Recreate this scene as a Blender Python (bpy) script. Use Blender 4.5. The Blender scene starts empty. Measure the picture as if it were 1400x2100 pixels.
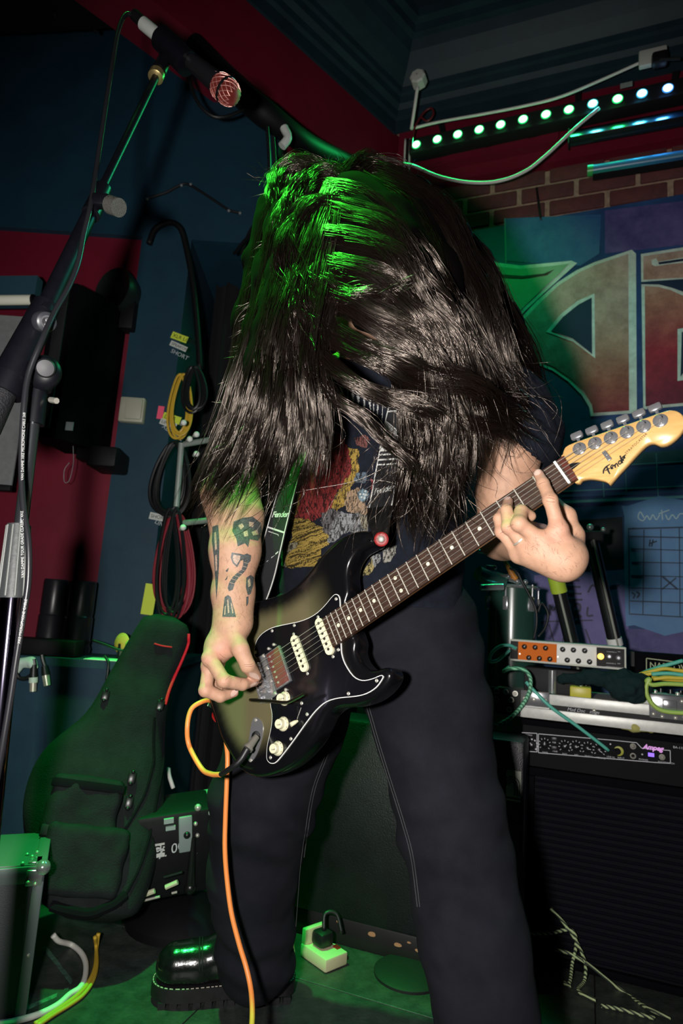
import bpy, bmesh, math, random
import numpy as np
from mathutils import Vector, Matrix
from mathutils.bvhtree import BVHTree
random.seed(7); RNG = np.random.default_rng(7)
SC = bpy.context.scene
COL = SC.collection
PI = math.pi
# ------------------------------------------------------------------ camera
F_PX, PITCH, ROLL = 1300.0, math.radians(9.5), math.radians(3.9)
CAM = np.array([0, 0, .85])
CF = np.array([0, math.cos(PITCH), math.sin(PITCH)])
_u0 = np.array([0, -math.sin(PITCH), math.cos(PITCH)])
CR = math.cos(ROLL)*np.array([1., 0, 0]) + math.sin(ROLL)*_u0
CU = -math.sin(ROLL)*np.array([1., 0, 0]) + math.cos(ROLL)*_u0
cd = bpy.data.cameras.new('camera'); co = bpy.data.objects.new('camera', cd); COL.objects.link(co)
cd.sensor_fit = 'VERTICAL'; cd.sensor_height = 36; cd.sensor_width = 24; cd.lens = 36*F_PX/2100
cd.clip_start = .02
co.matrix_world = Matrix(((CR[0], CU[0], -CF[0], CAM[0]), (CR[1], CU[1], -CF[1], CAM[1]), (CR[2], CU[2], -CF[2], CAM[2]), (0, 0, 0, 1)))
cd.dof.use_dof = True; cd.dof.focus_distance = 1.15; cd.dof.aperture_fstop = 5.0
SC.camera = co
# ------------------------------------------------------------------ view, world, lights
vs = SC.view_settings
vs.view_transform = 'Standard'; vs.look = 'None'; vs.exposure = 0.0; vs.gamma = 1.0; vs.use_curve_mapping = False
W = bpy.data.worlds.new('world'); SC.world = W; W.use_nodes = True
W.node_tree.nodes['Background'].inputs[0].default_value = (.05, .10, .50, 1)
W.node_tree.nodes['Background'].inputs[1].default_value = .010
def lamp(name, kind, loc, power, color, size=.05, target=None, spot=60, blend=.5):
    l = bpy.data.lights.new(name, kind); l.energy = power; l.color = color
    if kind in ('POINT', 'SPOT'): l.shadow_soft_size = size
    if kind == 'SPOT': l.spot_size = math.radians(spot); l.spot_blend = blend
    if kind == 'AREA': l.size = size
    o = bpy.data.objects.new(name, l); COL.objects.link(o); o.location = loc
    if target is not None:
        o.rotation_euler = (Vector(target)-Vector(loc)).to_track_quat('-Z', 'Y').to_euler()
    return o
# the camera's own flash, mounted on the left because the camera stands upright
lamp('camera_flash', 'SPOT', (-.17, -.02, .88), 94, (1, .96, .91), .035, (.02, 1.3, 1.06), 105, .6)
# added unseen green spot to tint the hair, and a green floor wash overhead
lamp('added_hair_spot', 'SPOT', (-.72, .84, 3.25), 760, (.05, 1, .05), .04, (-.165, 1.03, 1.64), 14, .6)
lamp('green_floor_wash', 'SPOT', (-.85, 1.50, 3.25), 620, (.03, 1, .14), .06, (-.30, 1.62, 0), 28, .5)
# ------------------------------------------------------------------ picture measuring
def ray(px, py):
    return CF + CR*(px-700)/F_PX + CU*(1050-py)/F_PX
def P(px, py, Y):
    d = ray(px, py); return CAM + d*(Y/d[1])
def PZ(px, py, z):
    d = ray(px, py); return CAM + d*((z-CAM[2])/d[2])
def PP(px, py, o, n):
    d = ray(px, py); n = np.array(n); return CAM + d*(((np.array(o)-CAM)@n)/(d@n))
def nrm(v): v = np.array(v, float); return v/np.linalg.norm(v)
# ------------------------------------------------------------------ materials
def mat(name, color, rough=.6, metal=0., spec=.5, var=0., scale=20., bump=0., bscale=None, coat=0., emit=None, est=1., aniso=None, sheen=0., stretch=None, col2=None, trans=0., alpha=1.):
    m = bpy.data.materials.get(name)
    if m: return m
    m = bpy.data.materials.new(name); m.use_nodes = True; N = m.node_tree.nodes; L = m.node_tree.links
    b = N['Principled BSDF']; c = tuple(color)+(1,)
    b.inputs['Base Color'].default_value = c; b.inputs['Roughness'].default_value = rough; b.inputs['Metallic'].default_value = metal
    b.inputs['Specular IOR Level'].default_value = spec; b.inputs['Coat Weight'].default_value = coat; b.inputs['Coat Roughness'].default_value = .06
    if sheen: b.inputs['Sheen Weight'].default_value = sheen
    if trans: b.inputs['Transmission Weight'].default_value = trans
    if alpha < 1: b.inputs['Alpha'].default_value = alpha
    if emit: b.inputs['Emission Color'].default_value = tuple(emit)+(1,); b.inputs['Emission Strength'].default_value = est
    if var or bump or col2:
        tc = N.new('ShaderNodeTexCoord'); src = tc.outputs['Object']
        if stretch:
            mp = N.new('ShaderNodeMapping'); mp.inputs['Scale'].default_value = stretch; L.new(src, mp.inputs[0]); src = mp.outputs[0]
    if var or col2:
        n = N.new('ShaderNodeTexNoise'); n.inputs['Scale'].default_value = scale; n.inputs['Detail'].default_value = 6; n.inputs['Roughness'].default_value = .65
        L.new(src, n.inputs['Vector'])
        r = N.new('ShaderNodeValToRGB'); r.color_ramp.elements[0].position = .32; r.color_ramp.elements[1].position = .68
        if col2: e0, e1 = c, tuple(col2)+(1,)
        else: e0 = tuple(max(0, x*(1-var)) for x in color)+(1,); e1 = tuple(min(1, x*(1+var)) for x in color)+(1,)
        r.color_ramp.elements[0].color = e0; r.color_ramp.elements[1].color = e1
        L.new(n.outputs['Fac'], r.inputs[0]); L.new(r.outputs[0], b.inputs['Base Color'])
    if bump:
        n2 = N.new('ShaderNodeTexNoise'); n2.inputs['Scale'].default_value = bscale or scale*4; n2.inputs['Detail'].default_value = 5
        L.new(src, n2.inputs['Vector']); bm_ = N.new('ShaderNodeBump'); bm_.inputs['Strength'].default_value = bump; bm_.inputs['Distance'].default_value = .003
        L.new(n2.outputs['Fac'], bm_.inputs['Height']); L.new(bm_.outputs[0], b.inputs['Normal'])
    return m
def attr_mat(name, rough=.7, spec=.4, bump=0., bscale=600.):
    m = mat(name, (.5, .5, .5), rough, spec=spec, bump=bump, bscale=bscale)
    a = m.node_tree.nodes.new('ShaderNodeVertexColor'); a.layer_name = 'Col'
    m.node_tree.links.new(a.outputs[0], m.node_tree.nodes['Principled BSDF'].inputs['Base Color'])
    return m
# ------------------------------------------------------------------ mesh building
def catmull(pts, n=8):
    p = np.array(pts, float)
    if len(p) < 3: return np.array([p[0]+(p[1]-p[0])*t for t in np.linspace(0, 1, n+1)])
    q = np.vstack([2*p[0]-p[1], p, 2*p[-1]-p[-2]]); out = []
    for i in range(1, len(q)-2):
        for t in np.arange(n)/n:
            a, b, c, d = q[i-1], q[i], q[i+1], q[i+2]
            out.append(.5*((2*b)+(-a+c)*t+(2*a-5*b+4*c-d)*t*t+(-a+3*b-3*c+d)*t**3))
    out.append(p[-1]); return np.array(out)
def frame(ax, up=(0, 0, 1)):
    ax = nrm(ax); up = np.array(up, float)
    if abs(ax@up)/np.linalg.norm(up) > .98: up = np.array([1., 0, 0])
    u = nrm(np.cross(up, ax)); return u, np.cross(ax, u), ax
class MB:
    def __init__(s): s.v = []; s.f = []
    def add(s, v, f):
        o = len(s.v); s.v.extend(tuple(map(float, x)) for x in v); s.f.extend(tuple(i+o for i in q) for q in f); return s
    def obox(s, c, ax, ay, az, bev=0.):
        """box: centre, three half-extent vectors, chamfered edges if bev"""
        c = np.array(c, float); ax, ay, az = (np.array(a, float) for a in (ax, ay, az))
        if not bev:
            v = [c+i*ax+j*ay+k*az for k in (-1, 1) for j in (-1, 1) for i in (-1, 1)]
            return s.add(v, [(0, 2, 3, 1), (4, 5, 7, 6), (0, 1, 5, 4), (2, 6, 7, 3), (0, 4, 6, 2), (1, 3, 7, 5)])
        A = [nrm(a) for a in (ax, ay, az)]; Ln = [np.linalg.norm(a) for a in (ax, ay, az)]
        bev = min(bev, min(Ln)*.9)
        bm = bmesh.new(); bmesh.ops.create_cube(bm, size=2)
        for vv in bm.verts: vv.co = Vector((vv.co.x*Ln[0], vv.co.y*Ln[1], vv.co.z*Ln[2]))
        bmesh.ops.bevel(bm, geom=list(bm.edges), offset=bev, segments=2, profile=.5, affect='EDGES')
        bm.verts.index_update()
        v = [c+A[0]*q.co.x+A[1]*q.co.y+A[2]*q.co.z for q in bm.verts]; f = [tuple(x.index for x in fc.verts) for fc in bm.faces]; bm.free()
        if np.linalg.det(np.array(A)) < 0: f = [q[::-1] for q in f]
        return s.add(v, f)
    def box(s, lo, hi, bev=0.):
        lo, hi = np.array(lo, float), np.array(hi, float); h = (hi-lo)/2
        return s.obox((lo+hi)/2, (h[0], 0, 0), (0, h[1], 0), (0, 0, h[2]), bev)
    def cone(s, a, b, ra, rb=None, n=16, cap=True):
        a, b = np.array(a, float), np.array(b, float); rb = ra if rb is None else rb
        u, w, x = frame(b-a); v = []; th = np.arange(n)*2*PI/n
        for p, r in ((a, ra), (b, rb)): v += [p+r*(math.cos(t)*u+math.sin(t)*w) for t in th]
        f = [(i, (i+1) % n, n+(i+1) % n, n+i) for i in range(n)]
        if cap: f += [tuple(range(n))[::-1], tuple(range(n, 2*n))]
        return s.add(v, f)
    def lathe(s, o, ax, prof, n=20, up=(0, 0, 1)):
        """profile: list of (radius, height along axis)"""
        u, w, x = frame(ax, up); o = np.array(o, float); v = []; th = np.arange(n)*2*PI/n
        for r, h in prof: v += [o+x*h+r*(math.cos(t)*u+math.sin(t)*w) for t in th]
        m = len(prof); f = [(k*n+i, k*n+(i+1) % n, (k+1)*n+(i+1) % n, (k+1)*n+i) for k in range(m-1) for i in range(n)]
        f += [tuple(range(n))[::-1], tuple(range((m-1)*n, m*n))]
        return s.add(v, f)
    def tube(s, pts, r, n=8, smooth=6):
        p = catmull(pts, smooth) if smooth else np.array(pts, float); m = len(p)
        rr = np.interp(np.linspace(0, 1, m), np.linspace(0, 1, len(r)), r) if hasattr(r, '__len__') else np.full(m, r)
        t = np.gradient(p, axis=0); u = frame(t[0])[0]; v = []; th = np.arange(n)*2*PI/n
        for i in range(m):
            x = nrm(t[i]); u = nrm(u-x*(u@x)); w = np.cross(x, u)
            v += [p[i]+rr[i]*(math.cos(q)*u+math.sin(q)*w) for q in th]
        f = [(k*n+i, k*n+(i+1) % n, (k+1)*n+(i+1) % n, (k+1)*n+i) for k in range(m-1) for i in range(n)]
        f += [tuple(range(n))[::-1], tuple(range((m-1)*n, m*n))]
        return s.add(v, f)
    def ball(s, c, r, n=14, m=9, sc=(1, 1, 1)):
        c = np.array(c, float); prof = [(r*math.sin(PI*k/m), -r*math.cos(PI*k/m)) for k in range(m+1)]
        o = len(s.v); s.lathe((0, 0, 0), (0, 0, 1), prof, n)
        for i in range(o, len(s.v)): s.v[i] = tuple(c+np.array(s.v[i])*np.array(sc))
        return s
    def prism(s, poly, o, ux, uy, un, z0, z1):
        """2-D polygon (any shape) in frame o,ux,uy extruded along un from z0 to z1"""
        o, ux, uy, un = (np.array(a, float) for a in (o, ux, uy, un)); n = len(poly)
        area = sum(poly[i][0]*poly[(i+1) % n][1]-poly[(i+1) % n][0]*poly[i][1] for i in range(n))
        if area < 0: poly = poly[::-1]
        v = [o+ux*a+uy*b+un*z0 for a, b in poly]+[o+ux*a+uy*b+un*z1 for a, b in poly]
        f = [tuple(range(n))[::-1], tuple(range(n, 2*n))]+[(i, (i+1) % n, n+(i+1) % n, n+i) for i in range(n)]
        return s.add(v, f)
def base_of(v):
    v = np.array(v); lo, hi = v.min(0), v.max(0); return np.array([(lo[0]+hi[0])/2, (lo[1]+hi[1])/2, lo[2]])
def link(o, parent=None):
    COL.objects.link(o)
    if parent is not None:
        o.parent = parent; M = Matrix.Identity(4); q = parent; ch = []
        while q is not None: ch.append(q); q = q.parent
        w = wm(parent); o.matrix_parent_inverse = w.inverted()
    return o
def wm(o):
    b = Matrix.LocRotScale(o.location, o.rotation_euler, o.scale)
    return wm(o.parent) @ o.matrix_parent_inverse @ b if o.parent else b
def obj(name, mb, m, parent=None, smooth=True, angle=40, kind=None, label=None, cat=None, group=None, fix=True):
    v, f = (mb.v, mb.f) if isinstance(mb, MB) else mb
    me = bpy.data.meshes.new(name); b = base_of(v)
    vv = np.array(v)-b
    me.from_pydata(vv.tolist() if len(vv) < 200000 else vv, [], f)
    if fix:
        bm = bmesh.new(); bm.from_mesh(me); bmesh.ops.recalc_face_normals(bm, faces=bm.faces); bm.to_mesh(me); bm.free()
    for mm in (m if isinstance(m, (list, tuple)) else [m]): me.materials.append(mm)
    if smooth:
        me.shade_smooth()
        if angle: me.set_sharp_from_angle(angle=math.radians(angle))
    o = bpy.data.objects.new(name, me); o.location = b
    link(o, parent); meta(o, label, cat, group, kind); return o
def meta(o, label=None, cat=None, group=None, kind=None):
    if label: o['label'] = label
    if cat: o['category'] = cat
    if group: o['group'] = group
    if kind: o['kind'] = kind
    return o
def thing(name, loc, label, cat, group=None):
    o = bpy.data.objects.new(name, None); o.empty_display_size = .05; o.location = [float(x) for x in loc]; COL.objects.link(o)
    return meta(o, label, cat, group)
def text_mesh(s, size, o, ux, uy, depth=.0006, shear=0., bold=0., spacing=1., align='LEFT', res=3):
    """lettering as flat solid geometry; returns an MB"""
    cu = bpy.data.curves.new('lettering', 'FONT'); cu.body = s; cu.size = size; cu.shear = shear; cu.offset = bold; cu.space_character = spacing
    cu.align_x = align; cu.resolution_u = res; cu.extrude = depth/2
    ob = bpy.data.objects.new('lettering', cu); COL.objects.link(ob)
    dg = bpy.context.evaluated_depsgraph_get(); dg.update(); me = bpy.data.meshes.new_from_object(ob.evaluated_get(dg))
    o, ux, uy = np.array(o, float), nrm(ux), nrm(uy); un = np.cross(ux, uy)
    v = [o+ux*q.co.x+uy*q.co.y+un*(q.co.z+depth/2) for q in me.vertices]; f = [tuple(p.vertices) for p in me.polygons]
    bpy.data.objects.remove(ob); bpy.data.meshes.remove(me); bpy.data.curves.remove(cu)
    return MB().add(v, f)
def stroke2d(pts, w, n=5):
    """poly-line of varying width turned into an outline polygon; pts (x,y), w number or list"""
    p = catmull([(a, b, 0) for a, b in pts], n)[:, :2] if len(pts) > 2 else np.array(pts, float)
    ww = np.interp(np.linspace(0, 1, len(p)), np.linspace(0, 1, len(w)), w) if hasattr(w, '__len__') else np.full(len(p), w)
    t = np.gradient(p, axis=0); t /= np.linalg.norm(t, axis=1)[:, None]+1e-9; nn = np.stack([-t[:, 1], t[:, 0]], 1)
    return [tuple(x) for x in p+nn*ww[:, None]/2]+[tuple(x) for x in (p-nn*ww[:, None]/2)[::-1]]
def smooth_poly(pts, n=4):
    p = np.array(pts+pts[:3], float); q = catmull([(a, b, 0) for a, b in ([pts[-1]]+pts+pts[:2])], n)[:, :2]
    return [tuple(x) for x in q[n:n+len(pts)*n]]
# ------------------------------------------------------------------ signed-distance bodies meshed with surface nets
def h3(i, j, k):
    n = (i*374761393+j*668265263+k*2147483647*7+1013904223) & 0xffffffff
    n = ((n ^ (n >> 13))*1274126177) & 0xffffffff
    return ((n ^ (n >> 16)) & 0xffff)/65535.*2-1
def vnoise(p):
    p = np.asarray(p); i = np.floor(p).astype(np.int64); f = p-i; f = f*f*(3-2*f); r = 0
    for a in (0, 1):
        for b in (0, 1):
            for c in (0, 1):
                r = r+h3(i[:, 0]+a, i[:, 1]+b, i[:, 2]+c)*(f[:, 0] if a else 1-f[:, 0])*(f[:, 1] if b else 1-f[:, 1])*(f[:, 2] if c else 1-f[:, 2])
    return r
class SDF:
    def __init__(s): s.p = []
    def cap(s, a, b, ra, rb=None, k=.01, sub=False):
        a, b = np.array(a, float), np.array(b, float); rb = ra if rb is None else rb; R = max(ra, rb)+max(k, .004)*2+.02
        s.p.append(('c', (a, b, ra, rb), k, np.minimum(a, b)-R, np.maximum(a, b)+R, sub)); return s
    def chain(s, pts, rs, k=.01):
        for i in range(len(pts)-1): s.cap(pts[i], pts[i+1], rs[i], rs[i+1], k)
        return s
    def ell(s, c, r, rot=None, k=.01, sub=False):
        c = np.array(c, float); r = np.array(r, float); rot = np.eye(3) if rot is None else np.array(rot, float); R = max(r)+k*2+.02
        s.p.append(('e', (c, r, rot), k, c-R, c+R, sub)); return s
    def rbox(s, c, h, rot, rad, k=.01, sub=False):
        c = np.array(c, float); h = np.array(h, float); R = np.linalg.norm(h)+k*2+.02
        s.p.append(('b', (c, h-rad, np.array(rot, float), rad), k, c-R, c+R, sub)); return s
    def prim(s, ty, a, q):
        if ty == 'c':
            A, B, ra, rb = a; ab = B-A; q = q-A; t = np.clip(q@ab/(ab@ab+1e-12), 0, 1)
            q = q-t[..., None]*ab; return np.sqrt(np.einsum('...i,...i', q, q))-(ra+(rb-ra)*t)
        if ty == 'e':
            l = (q-a[0])@a[2].T/a[1]; k0 = np.sqrt(np.einsum('...i,...i', l, l)); l = l/a[1]; k1 = np.sqrt(np.einsum('...i,...i', l, l)); return k0*(k0-1)/(k1+1e-9)
        l = np.abs((q-a[0])@a[2].T)-a[1]; m = np.maximum(l, 0); return np.sqrt(np.einsum('...i,...i', m, m))+np.minimum(l.max(-1), 0)-a[3]
    def ev(s, ctr, half, off):
        """distances at ctr[:,None]+off for blocks centred at ctr with half size half"""
        d = np.full((len(ctr), len(off)), .03)
        for ty, a, k, lo, hi, sub in s.p:
            m = np.nonzero(((ctr > lo-half) & (ctr < hi+half)).all(1))[0]
            if not len(m): continue
            e = s.prim(ty, a, ctr[m][:, None, :]+off[None]); o = d[m]
            if sub: e = -e; h = np.clip(.5-.5*(o-e)/k, 0, 1); d[m] = o*(1-h)+e*h+k*h*(1-h)
            else: h = np.clip(.5+.5*(o-e)/k, 0, 1); d[m] = o*(1-h)+e*h-k*h*(1-h)
        return d
    def mesh(s, h, disp=None, relax=1):
        lo = np.min([p[3] for p in s.p if not p[5]], 0); hi = np.max([p[4] for p in s.p if not p[5]], 0); B = 4
        nb = (np.ceil((hi-lo)/(h*B*4))*4).astype(int); z1 = np.zeros((1, 3))
        g = np.stack(np.meshgrid(*[np.arange(n//4) for n in nb], indexing='ij'), -1).reshape(-1, 3)
        d = s.ev(lo+(g+.5)*h*B*4, h*B*2, z1)[:, 0]; g = g[np.abs(d) < max(h*B*4*.87*1.2, 0)+.002]
        c4 = np.stack(np.meshgrid(*[np.arange(4)]*3, indexing='ij'), -1).reshape(-1, 3)
        g = (g[:, None]*4+c4[None]).reshape(-1, 3)
        d = s.ev(lo+(g+.5)*h*B, h*B/2, z1)[:, 0]; g = g[np.abs(d) < h*B*.87*1.2+.0015]
        c9 = np.stack(np.meshgrid(*[np.arange(B+1)]*3, indexing='ij'), -1).reshape(-1, 3)
        V = s.ev(lo+(g+.5)*h*B, h*B/2, (c9-B/2)*h).reshape(len(g), B+1, B+1, B+1)
        dims = nb*B+2
        cells = []; pos = []; edges = []
        cr = [(i, j, k) for i in (0, 1) for j in (0, 1) for k in (0, 1)]
        ct = np.stack([V[:, i:i+B, j:j+B, k:k+B] for i, j, k in cr], -1)
        act = (ct.min(-1) < 0) & (ct.max(-1) >= 0)
        bi = np.argwhere(act); vals = ct[act]; cell = g[bi[:, 0]]*B+bi[:, 1:]
        cid = (cell[:, 0]*dims[1]+cell[:, 1])*dims[2]+cell[:, 2]
        acc = np.zeros((len(cell), 3)); cnt = np.zeros(len(cell)); crn = np.array(cr, float)
        for a in range(8):
            for b in range(a+1, 8):
                if np.abs(crn[a]-crn[b]).sum() == 1:
                    m = (vals[:, a] < 0) != (vals[:, b] < 0); t = vals[m, a]/(vals[m, a]-vals[m, b]+1e-12)
                    acc[m] += crn[a]+t[:, None]*(crn[b]-crn[a]); cnt[m] += 1
        vp = lo+(cell+acc/cnt[:, None])*h
        order = np.argsort(cid); sc = cid[order]
        quads = []
        for ax in range(3):
            e = [4, 2, 1][ax]
            m = (vals[:, 0] < 0) != (vals[:, e] < 0); c = cell[m]; inside = vals[m, 0] < 0
            b1 = np.zeros(3, int); b2 = np.zeros(3, int); b1[(ax+1) % 3] = 1; b2[(ax+2) % 3] = 1
            q = []; ok = np.ones(len(c), bool)
            for off in (0*b1, -b1, -b1-b2, -b2):
                cc = c+off; ii = (cc[:, 0]*dims[1]+cc[:, 1])*dims[2]+cc[:, 2]
                j = np.clip(np.searchsorted(sc, ii), 0, len(sc)-1); ok &= sc[j] == ii; q.append(order[j])
            q = np.stack(q, 1); q[~inside] = q[~inside][:, ::-1]; quads.append(q[ok])
        f = np.concatenate(quads)
        for _ in range(relax):
            s_ = np.zeros_like(vp); n_ = np.zeros(len(vp))
            for k in range(4):
                np.add.at(s_, f[:, k], vp[f[:, (k+1) % 4]]); np.add.at(n_, f[:, k], 1)
                np.add.at(s_, f[:, (k+1) % 4], vp[f[:, k]]); np.add.at(n_, f[:, (k+1) % 4], 1)
            vp = vp*.5+.5*s_/np.maximum(n_, 1)[:, None]
        if disp is not None:
            fn = np.cross(vp[f[:, 2]]-vp[f[:, 0]], vp[f[:, 3]]-vp[f[:, 1]]); nv = np.zeros_like(vp)
            for k in range(4): np.add.at(nv, f[:, k], fn)
            nv /= np.linalg.norm(nv, axis=1)[:, None]+1e-12; vp = vp+nv*disp(vp)[:, None]
        return vp, f
def np_obj(name, v, f, m, parent=None, **kw):
    me = bpy.data.meshes.new(name); b = base_of(v); v = v-b
    me.vertices.add(len(v)); me.vertices.foreach_set('co', v.astype(np.float32).ravel())
    k = f.shape[1]; me.loops.add(len(f)*k); me.loops.foreach_set('vertex_index', f.astype(np.int32).ravel())
    me.polygons.add(len(f)); me.polygons.foreach_set('loop_start', np.arange(len(f), dtype=np.int32)*k)
    me.update(calc_edges=True); me.validate(); me.shade_smooth()
    for mm in (m if isinstance(m, (list, tuple)) else [m]): me.materials.append(mm)
    o = bpy.data.objects.new(name, me); o.location = b; link(o, parent); meta(o, **kw); return o
def set_col(o, cols):
    a = o.data.color_attributes.new('Col', 'FLOAT_COLOR', 'POINT'); c = np.ones((len(cols), 4), np.float32); c[:, :3] = cols; a.data.foreach_set('color', c.ravel())
def bvh_of(v, f): return BVHTree.FromPolygons([tuple(x) for x in v], [tuple(int(i) for i in q) for q in f])
def hit(bvh, px, py):
    d = ray(px, py); r = bvh.ray_cast(Vector(CAM), Vector(d)); return r[0], r[1]
def in_poly(x, y, poly):
    r = np.zeros(len(x), bool); n = len(poly)
    for i in range(n):
        x0, y0 = poly[i]; x1, y1 = poly[(i+1) % n]
        if y0 == y1: continue
        c = ((y0 > y) != (y1 > y)) & (x < (x1-x0)*(y-y0)/(y1-y0)+x0); r ^= c
    return r
def decal(poly, bvh, lift=.0006, step=3.0, mb=None):
    """a flat shape (drawn in photo pixels) laid onto a real surface as a thin skin"""
    mb = mb or MB(); bm = bmesh.new(); vs_ = [bm.verts.new((a, b, 0)) for a, b in poly]
    fc = bm.faces.new(vs_); bmesh.ops.triangulate(bm, faces=[fc])
    for _ in range(7):
        es = [e for e in bm.edges if e.calc_length() > step*1.6]
        if not es: break
        bmesh.ops.subdivide_edges(bm, edges=es, cuts=1); bmesh.ops.triangulate(bm, faces=bm.faces)
    bm.verts.index_update(); v = []; ok = []
    for q in bm.verts:
        p, n = hit(bvh, q.co.x, q.co.y)
        if p is None: v.append((0, 0, 0)); ok.append(False)
        else: v.append(tuple(np.array(p)+np.array(n)*lift)); ok.append(True)
    f = [tuple(x.index for x in fc.verts) for fc in bm.faces if all(ok[x.index] for x in fc.verts)]
    used = sorted({i for q in f for i in q}); mp = {k: i for i, k in enumerate(used)}; bm.free()
    mb.add([v[i] for i in used], [tuple(mp[i] for i in q) for q in f]); return mb
# ================================================================== GUITAR
G0 = np.array([-0.13119031, 1.21518017, 0.72888474])
GX = nrm([0.69967414, -0.45610757, 0.54992907]); GZ = nrm([-0.59197126, -0.80105499, 0.0887746]); GY = np.cross(GZ, GX)
def GW(x, y, z): return G0+GX*x+GY*y+GZ*z
def gl(px, py, z):
    X = PP(px, py, G0+GZ*z, GZ)-G0; return (X@GX, X@GY)
def gp(px, py, z): return PP(px, py, G0+GZ*z, GZ)
c1 = lambda x, y: (400+x/3.043, 1060+y/3.043)
c2 = lambda x, y: (1080+x/4.375, 800+y/4.375)
GUITAR_Z = -.012
M_BLACKGLOSS = mat('black gloss lacquer', (.004, .004, .005), .16, coat=.3, spec=.35)
M_CREAM = mat('aged cream plastic', (.82, .78, .55), .38, var=.05, scale=80)
M_CHROME = mat('chrome', (.62, .62, .65), .14, .8)
M_STEEL = mat('nickel steel', (.55, .53, .47), .36, .5)
M_FRET = mat('fret wire', (.66, .63, .55), .4, .3)
M_MAPLE = mat('amber maple', (.60, .345, .115), .32, coat=.3, col2=(.70, .43, .165), scale=14, stretch=(2, 2, 14))
M_ROSE = mat('rosewood', (.026, .013, .009), .42, col2=(.060, .030, .020), scale=22, stretch=(1, 5, 9))
M_WHITE = mat('white plastic', (.82, .82, .80), .4)
M_BLKPL = mat('black plastic', (.008, .008, .009), .32, var=.3)
M_RED = mat('red rubber washer', (.26, .006, .006), .5)
M_INK = mat('black ink', (.004, .004, .004), .5)
guitar = thing('electric_guitar', GW(-.145, -.1, -.06), 'dark sunburst electric guitar with black pickguard slung low on the player', 'guitar')
OUT = [(319,99),(326,112),(320,127),(299,141),(272,149),(244,150),(213,145),(185,136),(155,128),(128,126),(100,129),(64,140),(33,152),(0,160),(-35,162),(-70,155),(-103,138),(-128,110),(-143,70),(-148,25),(-146,-12),(-142,-49),(-132,-82),(-119,-116),(-96,-141),(-70,-155),(-32,-163),(9,-163),(48,-154),(77,-141),(100,-126),(117,-120),(136,-122),(166,-134),(199,-140),(230,-136),(249,-125),(251,-113),(244,-104),(227,-99),(212,-90),(204,-72),(205,-53),(214,-37),(216,0),(222,30),(236,45),(243,60),(250,78),(262,93),(282,102),(300,101)]
OUT = smooth_poly(OUT, 4)
def inset(poly, d):
    p = np.array(poly); t = np.roll(p, -1, 0)-np.roll(p, 1, 0); t /= np.linalg.norm(t, axis=1)[:, None]
    n = np.stack([-t[:, 1], t[:, 0]], 1)
    return p+n*d
rings = [(11, -12), (6, -12.6), (2.6, -15), (.6, -19), (0, -24), (0, -46), (.6, -51), (2.6, -54.5), (6, -56.6), (11, -57)]
v = []; n = len(OUT)
for d, z in rings:
    v += [GW(a/1000, b/1000, z/1000) for a, b in inset(OUT, d)]
f = [(k*n+i, k*n+(i+1) % n, (k+1)*n+(i+1) % n, (k+1)*n+i) for k in range(len(rings)-1) for i in range(n)]
f.append(tuple(range((len(rings)-1)*n, len(rings)*n)))
from mathutils.geometry import delaunay_2d_cdt
top = inset(OUT, 11); xs, ys = np.meshgrid(np.arange(-150, 330, 6.), np.arange(-165, 165, 6.)); ip = np.stack([xs.ravel(), ys.ravel()], 1)
top_l = [tuple(x) for x in top]; ins = in_poly(ip[:, 0], ip[:, 1], [tuple(x) for x in inset(OUT, 15)]); ip = ip[ins]
vv, ee, ff, *_ = delaunay_2d_cdt([Vector(x) for x in top_l]+[Vector(x) for x in ip], [(i, (i+1) % n) for i in range(n)], [], 1, 1e-4)
o_ = len(v); v += [GW(q.x/1000, q.y/1000, -.012) for q in vv]; f += [tuple(i+o_ for i in q) for q in ff]
body = obj('body', (v, f), attr_mat('sunburst lacquer', .22, .5), guitar, angle=None)
_m = body.data.materials[0].node_tree.nodes['Principled BSDF']; _m.inputs['Coat Weight'].default_value = .35; _m.inputs['Coat Roughness'].default_value = .05
bm = bmesh.new(); bm.from_mesh(body.data); bmesh.ops.remove_doubles(bm, verts=bm.verts, dist=.0004); bmesh.ops.recalc_face_normals(bm, faces=bm.faces); bm.to_mesh(body.data); bm.free(); body.data.shade_smooth()
lc = np.array([np.array(body.location)+np.array(q.co) for q in body.data.vertices])-G0
lx, ly, lz = lc@GX*1000, lc@GY*1000, lc@GZ*1000
op = np.array(OUT)[::2]; dist = np.min(np.hypot(lx[:, None]-op[None, :, 0], ly[:, None]-op[None, :, 1]), 1)
sm = lambda x, a, b: (lambda t: t*t*(3-2*t))(np.clip((x-a)/(b-a), 0, 1))
g = sm(dist, 16, 50)*sm(-lx, -215, -120)*(lz > -16)
g *= sm(lx*0+ly, -125, -70)
set_col(body, np.array([.004, .004, .005])*(1-g)[:, None]+np.array([.135, .118, .062])*g[:, None])
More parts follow.
